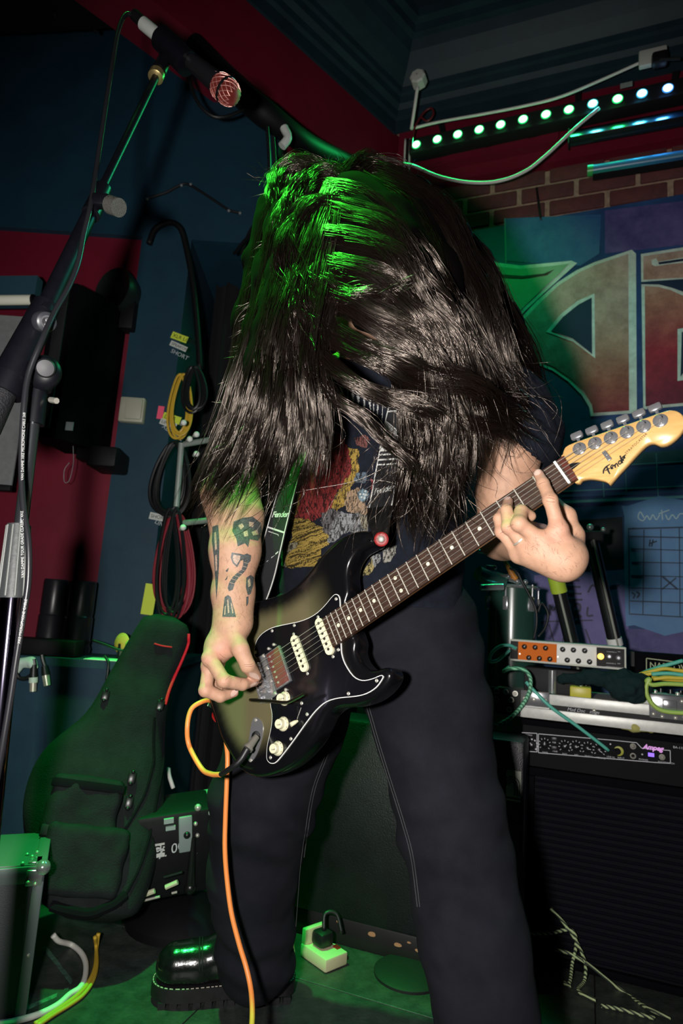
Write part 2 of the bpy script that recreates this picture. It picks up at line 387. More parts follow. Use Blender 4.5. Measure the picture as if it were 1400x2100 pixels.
# pickguard with its white edge
pgp = [(905,555),(902,510),(893,487),(876,482),(855,495),(800,560),(740,612),(660,648),(560,670),(480,690),(420,725),(385,768),(370,815),(368,860),(385,885),(410,890),(475,1100),(468,1165),(478,1230),(475,1300),(462,1365),(448,1430),(444,1500),(456,1530),(480,1541),(508,1530),(560,1468),(620,1388),(690,1290),(755,1208),(820,1155),(900,1132),(1000,1122),(1070,1104),(1130,1065),(1168,1012),(1172,993),(1155,988),(1100,1010),(1040,1018),(985,990),(935,915),(914,850),(910,790),(900,700),(905,620)]
pgl = smooth_poly([tuple(1000*q for q in gl(*c1(a, b), -.0095)) for a, b in pgp], 3)
_a = sum(pgl[i][0]*pgl[(i+1) % len(pgl)][1]-pgl[(i+1) % len(pgl)][0]*pgl[i][1] for i in range(len(pgl)))
if _a < 0: pgl = pgl[::-1]
s_ = lambda poly: [(a/1000, b/1000) for a, b in poly]
pg = obj('pickguard', MB().prism(s_(inset(pgl, 1.3)), G0, GX, GY, GZ, -.0125, -.0092), mat('pickguard black', (.005, .005, .007), .2, coat=.3), guitar, angle=30)
obj('pickguard_edge', MB().prism(s_(pgl), G0, GX, GY, GZ, -.0125, -.0098), M_WHITE, pg, angle=30)
for a, b in [(879,512),(618,677),(480,711),(377,845),(893,829),(1132,1022),(956,1103),(698,1232),(597,1385),(470,1502),(664,1163)]:
    x, y = gl(*c1(a, b), -.009); obj('screw', MB().lathe(GW(x, y, -.0095), GZ, [(.0032, 0), (.0032, .0008), (.002, .0016), (.0008, .0010)], 10), M_STEEL, guitar)
# neck
def fxp(n): return .648*2**(-n/12)
hw = lambda x: np.interp(x, [.17, .648, .66], [.0285, .0213, .021])
fb = [(.172, hw(.172)), (.655, hw(.655)), (.655, -hw(.655)), (.172, -hw(.172))]
obj('fretboard', MB().prism(fb, G0, GX, GY, GZ, -.0065, -.0006), M_ROSE, guitar, angle=30)
nv = []; xs = [.155, .17, .21, .24, .3, .45, .6, .65, .656, .658, .665, .685]; ncirc = 14
for x in xs:
    w = hw(x)*(1. if x > .2 else .97); dp = np.interp(x, [.155, .21, .26, .6, .65, .685], [.012, .012, .0175, .016, .0155, .006])
    for k in range(ncirc+1):
        t = PI*k/ncirc; sx = math.copysign(abs(math.cos(t))**.75, math.cos(t)); nv.append(GW(x, w*sx, (-.0065 if x < .657 else -.0105)-dp*math.sin(t)**.85))
m_ = ncirc+1; nf = [(i*m_+k, i*m_+k+1, (i+1)*m_+k+1, (i+1)*m_+k) for i in range(len(xs)-1) for k in range(ncirc)]
nf += [((i+1)*m_, (i+1)*m_+ncirc, i*m_+ncirc, i*m_) for i in range(len(xs)-1)]+[tuple(range(m_))[::-1], tuple(range((len(xs)-1)*m_, len(xs)*m_))]
obj('neck', (nv, nf), mat('neck maple', (.42, .17, .04), .3, coat=.3, var=.15, scale=12), guitar)
for k in range(1, 23):
    x = fxp(k); w = hw(x); obj('fret', MB().tube([GW(x, -w, -.0006), GW(x, 0, -.0004), GW(x, w, -.0006)], .0010, 6, 2), M_FRET, guitar)
obj('nut', MB().obox(GW(.650, 0, -.001), GX*.002, GY*.0213, GZ*.003, .0005), mat('bone nut', (.88, .87, .80), .4), guitar)
for k in (3, 5, 7, 9, 12, 15, 17, 19, 21):
    x = (fxp(k)+fxp(k-1))/2
    for y in ((0,) if k != 12 else (-.0125, .0125)):
        obj('fret_marker', MB().cone(GW(x, y, -.001), GW(x, y, -.0003), .0033, n=14), M_CREAM, guitar)
# headstock
hd = [(310,612),(318,575),(333,525),(360,498),(420,470),(700,373),(1000,270),(1240,186),(1300,178),(1350,188),(1395,222),(1412,275),(1405,340),(1370,395),(1310,450),(1250,485),(1190,492),(1150,475),(1110,470),(1060,495),(980,575),(900,665),(820,750),(745,838),(735,838),(700,815),(640,800),(560,790),(490,800),(430,830)]
hdl = smooth_poly([gl(*c2(a, b), -.009) for a, b in hd], 2)
_a = sum(hdl[i][0]*hdl[(i+1) % len(hdl)][1]-hdl[(i+1) % len(hdl)][0]*hdl[i][1] for i in range(len(hdl)))
if _a < 0: hdl = hdl[::-1]
hv = []; rg = [(.0015, -.009), (0, -.0105), (0, -.0215), (.0015, -.023)]; hn = len(hdl)
for d, z in rg: hv += [GW(a, b, z) for a, b in inset(hdl, d)]
hf = [(k*hn+i, k*hn+(i+1) % hn, (k+1)*hn+(i+1) % hn, (k+1)*hn+i) for k in range(3) for i in range(hn)]+[tuple(range(hn))[::-1], tuple(range(3*hn, 4*hn))]
head = obj('headstock', (hv, hf), M_MAPLE, guitar, angle=50)
obj('fretboard_end', MB().prism([(.655, .0212), (.6655, .0218), (.6625, -.0215), (.655, -.0212)], G0, GX, GY, GZ, -.009, -.0014), mat('bare rosewood end', (.085, .018, .010), .4, var=.3, scale=40), guitar, angle=30)
obj('truss_rod_plug', MB().prism(smooth_poly([gl(*c2(a, b), -.0085) for a, b in [(352,705),(365,675),(420,655),(477,652),(450,680),(405,715),(370,728)]], 3), G0, GX, GY, GZ, -.0095, -.0075), M_BLKPL, guitar)
tun = [(467,521),(606,473),(749,424),(895,372),(1044,320),(1194,268)]
TP = []
for i, (a, b) in enumerate(tun):
    x, y = gl(*c2(a, b), -.006); TP.append((x, y))
    t_ = obj('tuning_machine', MB().lathe(GW(x, y, -.009), GZ, [(.0100, 0), (.0100, .0012), (.0085, .0022), (.0048, .0026), (.0042, .006), (.0036, .010), (.0040, .0128), (.0030, .0138)], 18), M_CHROME, guitar)
    d = nrm(GY*.97+GX*.24)
    q = GW(x, y, -.030)
    obj('gear_housing', MB().obox(q, GX*.009, GY*.010, GZ*.006, .002), M_CHROME, t_)
    obj('peg', MB().cone(q, q+d*.026, .0025, n=8).obox(q+d*.032, d*.006, np.cross(d, GZ)*.0095, GZ*.0045, .0035), M_CHROME, t_)
obj('string_tree', MB().obox(GW(*gl(*c2(715, 588), -.004), -.004), GX*.003, GY*.0085, GZ*.001, .0006).cone(GW(*gl(*c2(718, 580), -.006), -.009), GW(*gl(*c2(718, 580), -.006), -.002), .002, n=10), M_CHROME, guitar)
lg = MB()
for st, w in [([(686,750),(690,718),(712,688),(748,664)], [6, 9, 8, 4]), ([(718,688),(727,718),(745,754)], [7, 9, 6]), ([(702,724),(722,712),(744,700)], 6), ([(752,703),(768,690),(774,678),(762,672),(753,688),(758,706),(776,700)], 7), ([(784,668),(796,698)], 8), ([(790,684),(798,662),(808,660),(814,674),(822,686)], 7), ([(846,640),(832,634),(822,648),(828,664),(842,660),(850,640)], 7), ([(836,588),(846,625),(860,656)], 8), ([(854,628),(866,618),(870,606),(860,600),(852,614),(856,632),(872,628)], 7), ([(868,588),(880,614)], 8), ([(876,600),(878,586),(890,580)], 6)]:
    lg.prism(stroke2d([gl(*c2(a, b), -.009) for a, b in st], [q/4.375*.00125 for q in w] if hasattr(w, '__len__') else w/4.375*.00115), G0, GX, GY, GZ, -.0091, -.0088)
obj('logo_lettering', lg, M_INK, head, smooth=False)
a_, b_ = np.array(gl(*c2(893, 577), -.009)), np.array(gl(*c2(1036, 440), -.009)); d_ = nrm(b_-a_)
obj('model_lettering', text_mesh('STRATOCASTER', .0050, GW(a_[0], a_[1], -.009), GX*d_[0]+GY*d_[1], -GX*d_[1]+GY*d_[0], .0003, spacing=1.1), M_INK, head, smooth=False)
# strings
NY = [.0175, .0105, .0035, -.0035, -.0105, -.0175]; BY = [.026, .0156, .0052, -.0052, -.0156, -.026]
for i in range(6):
    r = [.00048, .00042, .00036, .0003, .00024, .0002][i]; pts = [GW(-.004, BY[i], -.001), GW(.0, BY[i], .0014), GW(.650, NY[i], .0016), GW(TP[i][0], TP[i][1]-.0035, .0005 if i < 4 else -.002)]
    obj('string', MB().tube(pts, r, 5, 0), M_STEEL, guitar)
# pickups
for xc in (.1605, .0985):
    tilt = 0
    e0, e1 = GW(xc, .0265, -.0035), GW(xc, -.0265, -.0035)
    st = stroke2d([(xc, .027), (xc, -.027)], .0165)
    poly = [(xc+.0085*math.cos(t), .0275+.0085*math.sin(t)) for t in np.linspace(0, PI, 9)]+[(xc+.0085*math.cos(t), -.0275+.0085*math.sin(t)) for t in np.linspace(PI, 2*PI, 9)]
    pk = obj('single_coil_pickup', MB().prism(poly, G0, GX, GY, GZ, -.0095, -.004).prism([(xc+(a-xc)*.88, b*.975) for a, b in poly], G0, GX, GY, GZ, -.004, -.0032), M_CREAM, guitar, angle=30)
    mb = MB()
    for y in BY: mb.cone(GW(xc, y, -.004), GW(xc, y, -.0026), .0026, n=12)
    obj('pole_pieces', mb, mat('dark iron', (.12, .11, .09), .35, .8), pk)
    for y in (.040, -.040): obj('screw', MB().lathe(GW(xc, y, -.0095), GZ, [(.003, 0), (.003, .001), (.0015, .002)], 10), M_STEEL, pk)
xc = .045
hb = obj('humbucker_pickup', MB().obox(GW(xc, 0, -.0062), GX*.0185, GY*.036, GZ*.0032, .0012), M_CHROME, guitar)
obj('coil_cover', MB().obox(GW(xc, 0, -.0028), GX*.0155, GY*.0335, GZ*.0012, .0006), mat('oxblood coil cover', (.16, .055, .045), .18, coat=.5), hb)
mb = MB()
for y in BY: mb.cone(GW(xc-.0075, y, -.002), GW(xc-.0075, y, -.0008), .0022, n=10)
obj('pole_pieces', mb, M_STEEL, hb)
for a, b in [(.036, .044), (.050, .045), (.044, -.0435)]: obj('screw', MB().lathe(GW(a, b, -.0095), GZ, [(.003, 0), (.003, .0035), (.0016, .005)], 10), M_STEEL, hb)
# bridge
br = obj('tremolo_bridge', MB().obox(GW(.004, 0, -.0095), GX*.018, GY*.042, GZ*.0015, .0006).obox(GW(-.014, 0, -.006), GX*.002, GY*.041, GZ*.004, .0006), M_CHROME, guitar)
for i in range(6):
    sd = obj('saddle', MB().obox(GW(0, BY[i], -.003), GX*.008, GY*.0046, GZ*.0042, .0008), M_CHROME, br)
    obj('saddle_screw', MB().cone(GW(-.014, BY[i], -.004), GW(.0, BY[i], -.004), .0014, n=8).cone(GW(-.003, BY[i]+.002, 0), GW(-.003, BY[i]+.002, .003), .001, n=6), M_STEEL, sd)
for y in (.0385, .013, -.013, -.0385): obj('screw', MB().lathe(GW(.019, y, -.008), GZ, [(.003, 0), (.003, .0015), (.0012, .0025)], 10), M_STEEL, br)
arm_px = [(345,1143,.004),(470,1150,.010),(560,1158,.016),(600,1148,.018),(680,1104,.022)]
arm_p = [GW(*gl(*c1(a, b), z), z) for a, b, z in arm_px]
arm_p = [GW(arm_p and gl(*c1(380, 1142), -.004)[0], gl(*c1(380, 1142), -.004)[1], -.008)]+arm_p
obj('tremolo_arm', MB().tube(arm_p, .0030, 8, 5), mat('worn chrome arm', (.30, .26, .22), .3, 1.), guitar)
# knobs, switch, jack
for a, b in [(532,1132),(522,1292),(488,1446)]:
    x, y = gl(*c1(a, b), .003)
    kn = obj('control_knob', MB().lathe(GW(x, y, -.0088), GZ, [(.0128, 0), (.0128, .001), (.0095, .0055), (.0088, .006), (.0082, .0135), (.0070, .0145)], 24), M_CREAM, guitar)
    mb = MB()
    for k in range(8):
        t = -.9+k*.62; u = nrm(GX*math.cos(t)+GY*math.sin(t)); w = np.cross(GZ, u)
        mb.obox(GW(x, y, -.0060)+u*.0112, u*.0011, w*.00035, GZ*.0006)
    obj('number_marks', mb, M_INK, kn, smooth=False)
    obj('knob_lettering', text_mesh('TONE' if b > 1200 else 'VOLUME', .0034, GW(x-.0035, y-.002, .00575), nrm(GX-GY*.3), nrm(GY+GX*.3), .0002), M_INK, kn, smooth=False)
sx, sy = gl(*c1(608, 1285), .004)
sw = obj('pickup_selector', MB().obox(GW(*gl(*c1(645, 1240), -.009), -.009), nrm(GY+.25*GX)*.016, nrm(GX-.25*GY)*.0012, GZ*.0008), M_BLKPL, guitar)
obj('switch_tip', MB().tube([GW(sx+.004, sy+.0015, -.006), GW(sx+.001, sy, .000), GW(sx-.004, sy-.002, .006)], [.0022, .0038, .0042], 10, 3), M_CREAM, sw)
obj('switch_lever', MB().tube([GW(*gl(*c1(660, 1190), -.008), -.0085), GW(*gl(*c1(635, 1262), -.008), -.0085)], .0007, 6, 1), M_STEEL, sw)
jp = smooth_poly([gl(*c1(a, b), -.011) for a, b in [(378,1252),(410,1270),(424,1310),(415,1390),(385,1480),(350,1528),(325,1505),(330,1440),(345,1330),(358,1270)]], 3)
jk = obj('jack_plate', MB().prism(jp, G0, GX, GY, GZ, -.0125, -.0105), M_CHROME, guitar, angle=30)
jc = gl(*c1(378, 1375), -.01); obj('jack_cup', MB().lathe(GW(*jc, -.0105), GZ, [(.011, 0), (.0105, .001), (.0075, -.004), (.004, -.006)], 18), mat('dark chrome cup', (.2, .2, .21), .15, 1.), jk)
for a, b in [(376,1268),(346,1520)]: obj('screw', MB().lathe(GW(*gl(*c1(a, b), -.01), -.0105), GZ, [(.003, 0), (.003, .0008), (.001, .0018)], 10), M_STEEL, jk)
# strap buttons
for (x, y, z), w in [((.316, .116, -.034), nrm(GX+.35*GY)), ((-.146, .0, -.034), -GX)]:
    q = GW(x, y, z)
    obj('strap_button', MB().lathe(q, w, [(.005, 0), (.004, .006), (.007, .009), (.0075, .011), (.004, .0125)], 14), M_STEEL, guitar)
# ================================================================== PERSON: body, hands, clothes
FACE = nrm([-.59, -.80, 0]); SIDE = nrm([.80, -.59, 0])      # where the player faces; his left
hL = lambda x, y: (960+x/5.385, 920+y/5.385)
hR = lambda x, y: (390+x/7.778, 1220+y/7.778)
def L_(x, y, z): return gp(*hL(x, y), z)
def R_(x, y, Y): return P(*hR(x, y), Y)
arm = SDF()
# fretting hand (his left), wrapped round the neck from below
wrL = L_(1050, 1260, -.004); wrL2 = L_(1120, 1180, -.012)
fing = dict(
    index=([(1000, 900, .016), (905, 570, .026), (825, 385, .019), (775, 280, .012)], [.0112, .0100, .0088, .0076]),
    middle=([(830, 1030, .020), (560, 830, .048), (585, 690, .030), (690, 745, .014)], [.0112, .0108, .0095, .0080]),
    ring=([(680, 1120, .014), (445, 870, .036), (420, 680, .030), (440, 580, .010)], [.0108, .0098, .0088, .0076]),
    pinky=([(560, 1170, .004), (365, 920, .020), (335, 770, .018), (380, 690, .006)], [.0100, .0090, .0080, .0070]))
LF = {}
for nm, (pts, rs) in fing.items():
    q = [L_(*p) for p in pts]; LF[nm] = q
    arm.cap(wrL*.55+wrL2*.45 if nm in ('index',) else wrL, q[0], .0165, .0130, .018)
    arm.cap(q[0], q[1], rs[0]*1.02, rs[1]*.97, .009)
    arm.cap(q[1], q[2], rs[1], rs[2], .004); arm.cap(q[2], q[3], rs[2], rs[3], .004)
    arm.ell(q[0]+nrm(CAM-q[0])*.004, [.0105]*3, k=.008)
    arm.ell(q[1]+nrm(CAM-q[1])*.0012, [rs[1]*1.03]*3, k=.004)
arm.ell(L_(860, 1180, .004), [.030, .026, .020], k=.02)
tb = [L_(1130, 1170, -.020), L_(1165, 960, -.030), L_(1090, 740, -.034), L_(960, 600, -.038)]
arm.chain(tb, [.0185, .0140, .0118, .0095], .010)
elL = P(1030, 1095, 1.20); shL = P(1000, 790, 1.17)
arm.chain([wrL, wrL2*.4+wrL*.2+elL*.4, elL], [.0225, .0310, .040], .02); arm.cap(wrL2, elL, .0215, .040, .02)
arm.chain([elL, P(1035, 1010, 1.19), P(1045, 930, 1.17), shL], [.043, .049, .052, .058], .03)
# picking hand (his right), thumb and first finger pinched over the strings
wrR = P(476, 1272, 1.175)
RF = dict(
    index=([(315, 1010, 1.140), (540, 1370, 1.115), (830, 1430, 1.135), (1030, 1385, 1.165)], [.0125, .0118, .0105, .0078]),
    middle=([(300, 1130, 1.165), (245, 1520, 1.150), (480, 1620, 1.160), (700, 1560, 1.180)], [.0120, .0118, .0106, .0082]),
    ring=([(370, 1130, 1.190), (330, 1470, 1.180), (480, 1540, 1.195), (600, 1470, 1.205)], [.0112, .0108, .0096, .0078]),
    pinky=([(430, 1110, 1.210), (400, 1400, 1.205), (520, 1470, 1.215), (600, 1420, 1.215)], [.0100, .0095, .0085, .0072]))
RJ = {}
for nm, (pts, rs) in RF.items():
    q = [R_(*p) for p in pts]; RJ[nm] = q
    arm.cap(wrR+(q[0]-wrR)*.12, q[0], .0185, .0128, .016)
    arm.cap(q[0], q[1], rs[0], rs[1]*.97, .007); arm.cap(q[1], q[2], rs[1], rs[2], .003); arm.cap(q[2], q[3], rs[2], rs[3], .003)
    arm.ell(q[1]+nrm(CAM-q[1])*.001, [rs[1]*1.03]*3, k=.003); arm.ell(q[0], [rs[0]*1.08]*3, k=.006)
th = [R_(690, 620, 1.155), R_(800, 860, 1.130), R_(920, 1130, 1.130), R_(1045, 1300, 1.155)]
RJ['thumb'] = th
arm.cap(wrR, th[0], .024, .0195, .016); arm.cap(th[0], th[1], .0195, .0150, .012); arm.cap(th[1], th[2], .0150, .0128, .004); arm.cap(th[2], th[3], .0130, .0100, .003)
arm.ell(R_(620, 830, 1.150), [.017, .012, .016], k=.014)      # web between thumb and first finger
arm.ell(R_(470, 820, 1.165), [.026, .022, .028], k=.018)
elR = P(470, 1010, 1.24); shR = P(565, 800, 1.33)
arm.chain([wrR+(0, 0, -.002), P(478, 1215, 1.19), P(482, 1130, 1.205), P(484, 1060, 1.225), elR], [.0300, .0345, .0455, .0505, .0500], .02)
arm.cap(wrR+SIDE*.010, P(475, 1220, 1.19)+SIDE*.004, .0270, .0330, .02)
arm.chain([elR, P(515, 910, 1.29), shR], [.050, .054, .060], .03)
av, af = arm.mesh(.0021, relax=1)
core = SDF()
chest = P(775, 900, 1.30); shc = P(775, 770, 1.25); pel = P(770, 1240, 1.37)
core.chain([pel, P(770, 1080, 1.36), chest, shc], [.09, .085, .085, .07], .06).cap(shc, shL, .05, .055, .04).cap(shc, shR, .05, .055, .04)
HEADC = P(720, 520, 1.09)
core.chain([shc, P(750, 640, 1.17), HEADC], [.062, .056, .058], .03)
core.ell(HEADC, [.078, .098, .108], k=.02).ell(HEADC+(-.02, -.06, -.07), [.05, .05, .05], k=.03)      # skull, jaw tipped down
hipL, hipR = pel+SIDE*.10, pel-SIDE*.10
knL, anL = P(930, 1700, 1.24), P(1008, 2180, 1.14); knR, anR = P(530, 1700, 1.47), P(525, 1985, 1.535)
core.chain([hipL, knL, anL], [.085, .062, .045], .05).chain([hipR, knR, anR], [.085, .062, .045], .05)
for s in (-1, 1):      # ears, brow and nose of the bowed head
    core.ell(HEADC+SIDE*.08*s, [.014, .022, .03], k=.006)
core.cap(HEADC+FACE*.085+(0, 0, -.02), HEADC+FACE*.105+(0, 0, -.045), .010, .014, .012)
cv, cf = core.mesh(.009)
M_SKIN = attr_mat('skin', .48, .4, .25, 900.)
_n = M_SKIN.node_tree.nodes['Principled BSDF']; _n.inputs['Subsurface Weight'].default_value = .12; _n.inputs['Subsurface Radius'].default_value = (.6, .25, .15); _n.inputs['Subsurface Scale'].default_value = .006
person = np_obj('person', np.vstack([av, cv]), np.vstack([af, cf+len(av)]), M_SKIN, label='long-haired guitarist in black T-shirt and black jeans bent over, hair hanging over the face', cat='person')
sk = np.tile(np.array([.53, .305, .205]), (len(av)+len(cv), 1)); pinkish = np.array([.62, .27, .21])
for q, r, a in [(LF['index'][0], .017, .6), (LF['middle'][0], .016, .6), (LF['ring'][0], .014, .4), (LF['index'][3], .012, .35), (LF['middle'][1], .012, .3), (LF['ring'][1], .012, .4), (LF['pinky'][1], .010, .4), (RJ['thumb'][3], .014, .5), (RJ['index'][3], .016, .5), (RJ['middle'][3], .016, .5), (RJ['index'][1], .014, .25), (R_(500, 900, 1.13), .022, .45), (RJ['middle'][1], .016, .3), (RJ['index'][0], .015, .35)]:
    w = a*np.exp(-((av-q)**2).sum(1)/r**2)[:, None]; sk[:len(av)] = sk[:len(av)]*(1-w)+pinkish*w
sk[:len(av)] *= (1+.07*vnoise(av*140)+.05*vnoise(av*420))[:, None]
set_col(person, sk)
ABVH = bvh_of(av, af)
# nails
M_NAIL = mat('fingernail', (.74, .50, .42), .25, spec=.6)
for poly in ([hR(*q) for q in [(945,1235),(1000,1240),(1060,1262),(1100,1318),(1085,1345),(1010,1325),(950,1290),(935,1258)]], [hR(*q) for q in [(700,1512),(740,1512),(770,1522),(740,1568),(690,1612),(652,1622),(640,1590),(655,1545)]], [hR(*q) for q in [(955,1440),(1010,1402),(1065,1385),(1060,1412),(1005,1450),(960,1472)]], [hL(*q) for q in [(722,265),(745,232),(790,235),(800,268),(775,290),(738,298)]], [hL(*q) for q in [(398,545),(430,525),(462,535),(450,560),(405,568)]]):
    obj('fingernail', decal(smooth_poly(poly, 3), ABVH, .0005, 1.5), M_NAIL, person, fix=False, angle=None)
# wedding ring
q0, q1 = LF['ring'][0], LF['ring'][1]; rc = q0+(q1-q0)*.46; ax = nrm(q1-q0)
u_, w_, _ = frame(ax); 
obj('finger_ring', MB().tube([rc+(u_*math.cos(t)+w_*math.sin(t))*.0115 for t in np.linspace(0, 2*PI, 26)], .0016, 6, 1), M_STEEL, person)
# tattoos
M_TAT = mat('tattoo ink', (.075, .085, .085), .55, var=.5, scale=300)
t4 = lambda x, y: c1(x, y)
tat = [[(185,500),(205,487),(222,500),(240,570),(256,626),(170,624),(176,570)],
       [(228,222),(280,230),(320,240),(300,268),(282,275),(262,315),(235,290),(222,255)],
       [(322,168+60),(348,240),(345,275),(330,290),(322,320),(305,345),(270,380),(248,410),(235,455),(212,465),(203,445),(212,410),(235,375),(262,350),(288,330),(298,300),(300,265),(285,245)],
       [(240,30),(300,5),(360,0),(410,40),(415,110),(390,150),(340,140),(330,190),(310,165),(265,185),(258,140),(232,90)],
       [(318,380),(345,362),(366,378),(360,430),(345,480),(328,490),(315,440)],
       [(110,60),(145,50),(152,150),(150,300),(142,420),(134,520),(128,420),(118,250),(105,150)],
       [(190,335),(210,318),(205,340),(195,345)], [(185,395),(205,365),(200,388),(192,396)],
       [(318,500),(332,495),(330,540),(318,560)]]
skin_gap = [[(240,235),(282,243),(278,268),(258,300),(240,280),(233,256)], [(268,55),(292,40),(305,60),(285,80)], [(335,30),(365,35),(360,65),(335,60)], [(300,95),(325,85),(330,120),(305,125)], [(350,95),(385,80),(395,110),(360,118)],
            [(200,520),(208,512),(214,600),(205,602)], [(222,540),(228,535),(240,600),(232,604)], [(186,560),(192,555),(190,610),(182,612)], [(326,395),(340,385),(345,430),(330,440)], [(120,100),(132,95),(138,200),(126,210)], [(126,240),(138,235),(140,330),(130,340)]]
tm = MB()
for p in tat: decal([t4(*q) for q in p], ABVH, .0005, 3, tm)
obj('tattoo', tm, M_TAT, person, fix=False, angle=None)
tm = MB()
for p in skin_gap: decal([t4(*q) for q in p], ABVH, .0008, 3, tm)
for k in range(7):      # bindings of the axe handle
    x, y = 322-k*15, 290+k*21; decal([t4(x-18, y-8), t4(x+14, y+2), t4(x+14, y+5), t4(x-18, y-5)], ABVH, .0009, 3, tm)

obj('tattoo_shading', tm, mat('pale tattoo shading', (.42, .30, .23), .55, var=.5, scale=500), person, fix=False, angle=None, kind='stuff')
# fine dark hair on the forearms and the backs of the hands, creases over the joints
fa = av[af]; fn_ = np.cross(fa[:, 2]-fa[:, 0], fa[:, 3]-fa[:, 1]); fn_ /= np.linalg.norm(fn_, axis=1)[:, None]+1e-12; fc_ = fa.mean(1)
dR = nrm(wrR-elR); dL = nrm(LF['middle'][0]-wrL)
mR = (np.linalg.norm(fc_-(wrR+elR)/2, axis=1) < .17) & ((fc_-wrR)@dR < .03); mL = (np.linalg.norm(fc_-(wrL+LF['middle'][0])/2, axis=1) < .045) & ((fn_@nrm(CAM-wrL)) > -.2)
hm = MB(); hp_ = []
for m_, dv, cnt in ((mR, dR, 1500), (mL, dL, 130)):
    for i in RNG.choice(np.nonzero(m_)[0], cnt): 
        l_ = RNG.uniform(.006, .013); d_ = nrm(dv*.7+RNG.normal(size=3)*.45+fn_[i]*.15); d_ = nrm(d_-fn_[i]*(d_@fn_[i])*.8); p0 = fc_[i]; s1 = nrm(np.cross(d_, fn_[i]))*.00010
        p1 = p0+d_*l_*.5+fn_[i]*.0012; p2 = p0+d_*l_+fn_[i]*.0022; o_ = len(hp_)*5
        hp_.append([p0-s1, p0+s1, p1+s1*.8, p1-s1*.8, p2])
hv0 = np.array(hp_).reshape(-1, 3); ff_ = [t for k in range(len(hp_)) for t in ((5*k, 5*k+1, 5*k+2, 5*k+3), (5*k+3, 5*k+2, 5*k+4))]
obj('arm_hair', (hv0, ff_), mat('arm hair', (.10, .055, .03), .5), person, fix=False, angle=None, kind='stuff')
cm_ = MB()
def crease(x0, y0, x1, y1, f_, bow=0.):
    mx, my = (x0+x1)/2+bow*(y1-y0), (y0+y1)/2-bow*(x1-x0); pts = [np.array(hit(ABVH, *f_(*q))[0])*1. for q in [((1-t)**2*x0+2*t*(1-t)*mx+t*t*x1, (1-t)**2*y0+2*t*(1-t)*my+t*t*y1) for t in np.linspace(0, 1, 7)] if hit(ABVH, *f_(*q))[0] is not None]
    if len(pts) > 3: cm_.tube(pts, .00035, 4, 0)
for q in [(865,545,950,560,.15),(860,575,955,590,-.1),(885,520,945,530,.2),(780,395,850,370,.1),(400,640,470,620,.1),(505,640,600,640,.2),(430,870,500,840,.1),(350,940,395,915,.1)]: crease(*q[:4], hL, q[4])
for q in [(860,1110,1000,1100,-.12),(880,1140,1010,1130,-.1),(560,1010,470,940,.1),(560,1000,730,1030,-.1),(800,1400,825,1340,.1),(510,1530,520,1480,.1),(560,1360,640,1290,.1),(230,1080,330,1180,.1)]: crease(*q[:4], hR, q[4])
obj('skin_creases', cm_, mat('skin crease', (.26, .10, .07), .6), person, kind='stuff', fix=False)
# ---------------------------------------------------------------- T-shirt
sh = SDF()
rotT = np.array([SIDE, FACE, [0, 0, 1.]])
for (px, py, Y), r in [((752, 1235, 1.365), (.205, .130, .13)), ((752, 1120, 1.350), (.208, .132, .13)), ((765, 1000, 1.325), (.205, .130, .13)), ((780, 890, 1.300), (.205, .130, .13)), ((785, 810, 1.275), (.19, .11, .10))]:
    sh.ell(P(px, py, Y), r, rotT, .06)
sh.chain([shL+(-.03, 0, .0), P(1045, 850, 1.175), P(1082, 905, 1.165)], [.078, .072, .067], .04)
sh.chain([shR, P(530, 880, 1.30)], [.085, .075], .04)
sh.cap(P(1058, 925, 1.165)+(.004, 0, 0), P(1050, 1010, 1.175), .052, .050, .006, sub=True)
FB = lambda p: vnoise(p*np.array([9, 9, 16]))*.006+vnoise(p*np.array([22, 22, 34])+7)*.003
def shirt_fold(p):
    s_ = p@SIDE; z = p[:, 2]
    return FB(p)+.004*np.sin(55*(z*.8+s_*.5)+3*vnoise(p*7))*np.exp(-((z-.93)/.06)**2)
sv, sf = sh.mesh(.0055, shirt_fold, 1)
hem = P(760, 1225, 1.36)[2]
keep = (sv[sf].mean(1)[:, 2] > hem-.02); sf = sf[keep]
M_SHIRT = mat('washed black cotton', (.0075, .0095, .017), .9, spec=.2, var=.25, scale=60, bump=.4, bscale=900)
shirt = np_obj('t_shirt', sv, sf, M_SHIRT, person, label='black T-shirt with a colourful chest print')
SBVH = bvh_of(sv, sf)
# print on the chest: painted figure in red, gold and grey with a dripping white wordmark above
c5 = lambda x, y: (450+x/2.8, 900+y/2.8)
st_ = 1.25; gx = np.arange(570, 836, st_); gy = np.arange(772, 1196, st_); PX, PY = np.meshgrid(gx, gy); fx_, fy_ = PX.ravel(), PY.ravel()
def reg(pts): return in_poly(fx_+3*vnoise(np.stack([fx_*.12, fy_*.12, fx_*0], 1)), fy_+3*vnoise(np.stack([fx_*.12, fy_*.12, fx_*0+5], 1)), [c5(*q) for q in pts])
pc = np.zeros((len(fx_), 3)); al = np.zeros(len(fx_), bool)
n1 = vnoise(np.stack([fx_*.75+2*vnoise(np.stack([fx_*.06, fy_*.06, fx_*0], 1)), fy_*.14, fx_*0], 1)); n2 = vnoise(np.stack([fx_*.8, fy_*.8, fx_*0+3], 1)); n3 = vnoise(np.stack([fx_*.25+fy_*.7+2*vnoise(np.stack([fx_*.08, fy_*.08, fx_*0], 1)), fy_*.1, fx_*0+9], 1))
def paint(pts, col, ink=.55, nn=n1):
    global al
    m = reg(pts); k = np.where(nn+.7*n2 > ink-.12, .06, 1.0)*(1+.3*n2)*.52; pc[m] = np.array(col)[None]*np.clip(k[m], .05, 1.3)[:, None]; al |= m
paint([(480,-40),(560,-120),(690,-30),(760,60),(770,170),(690,300),(640,420),(560,470),(430,450),(470,300),(500,140)], (.33, .035, .035), .38)
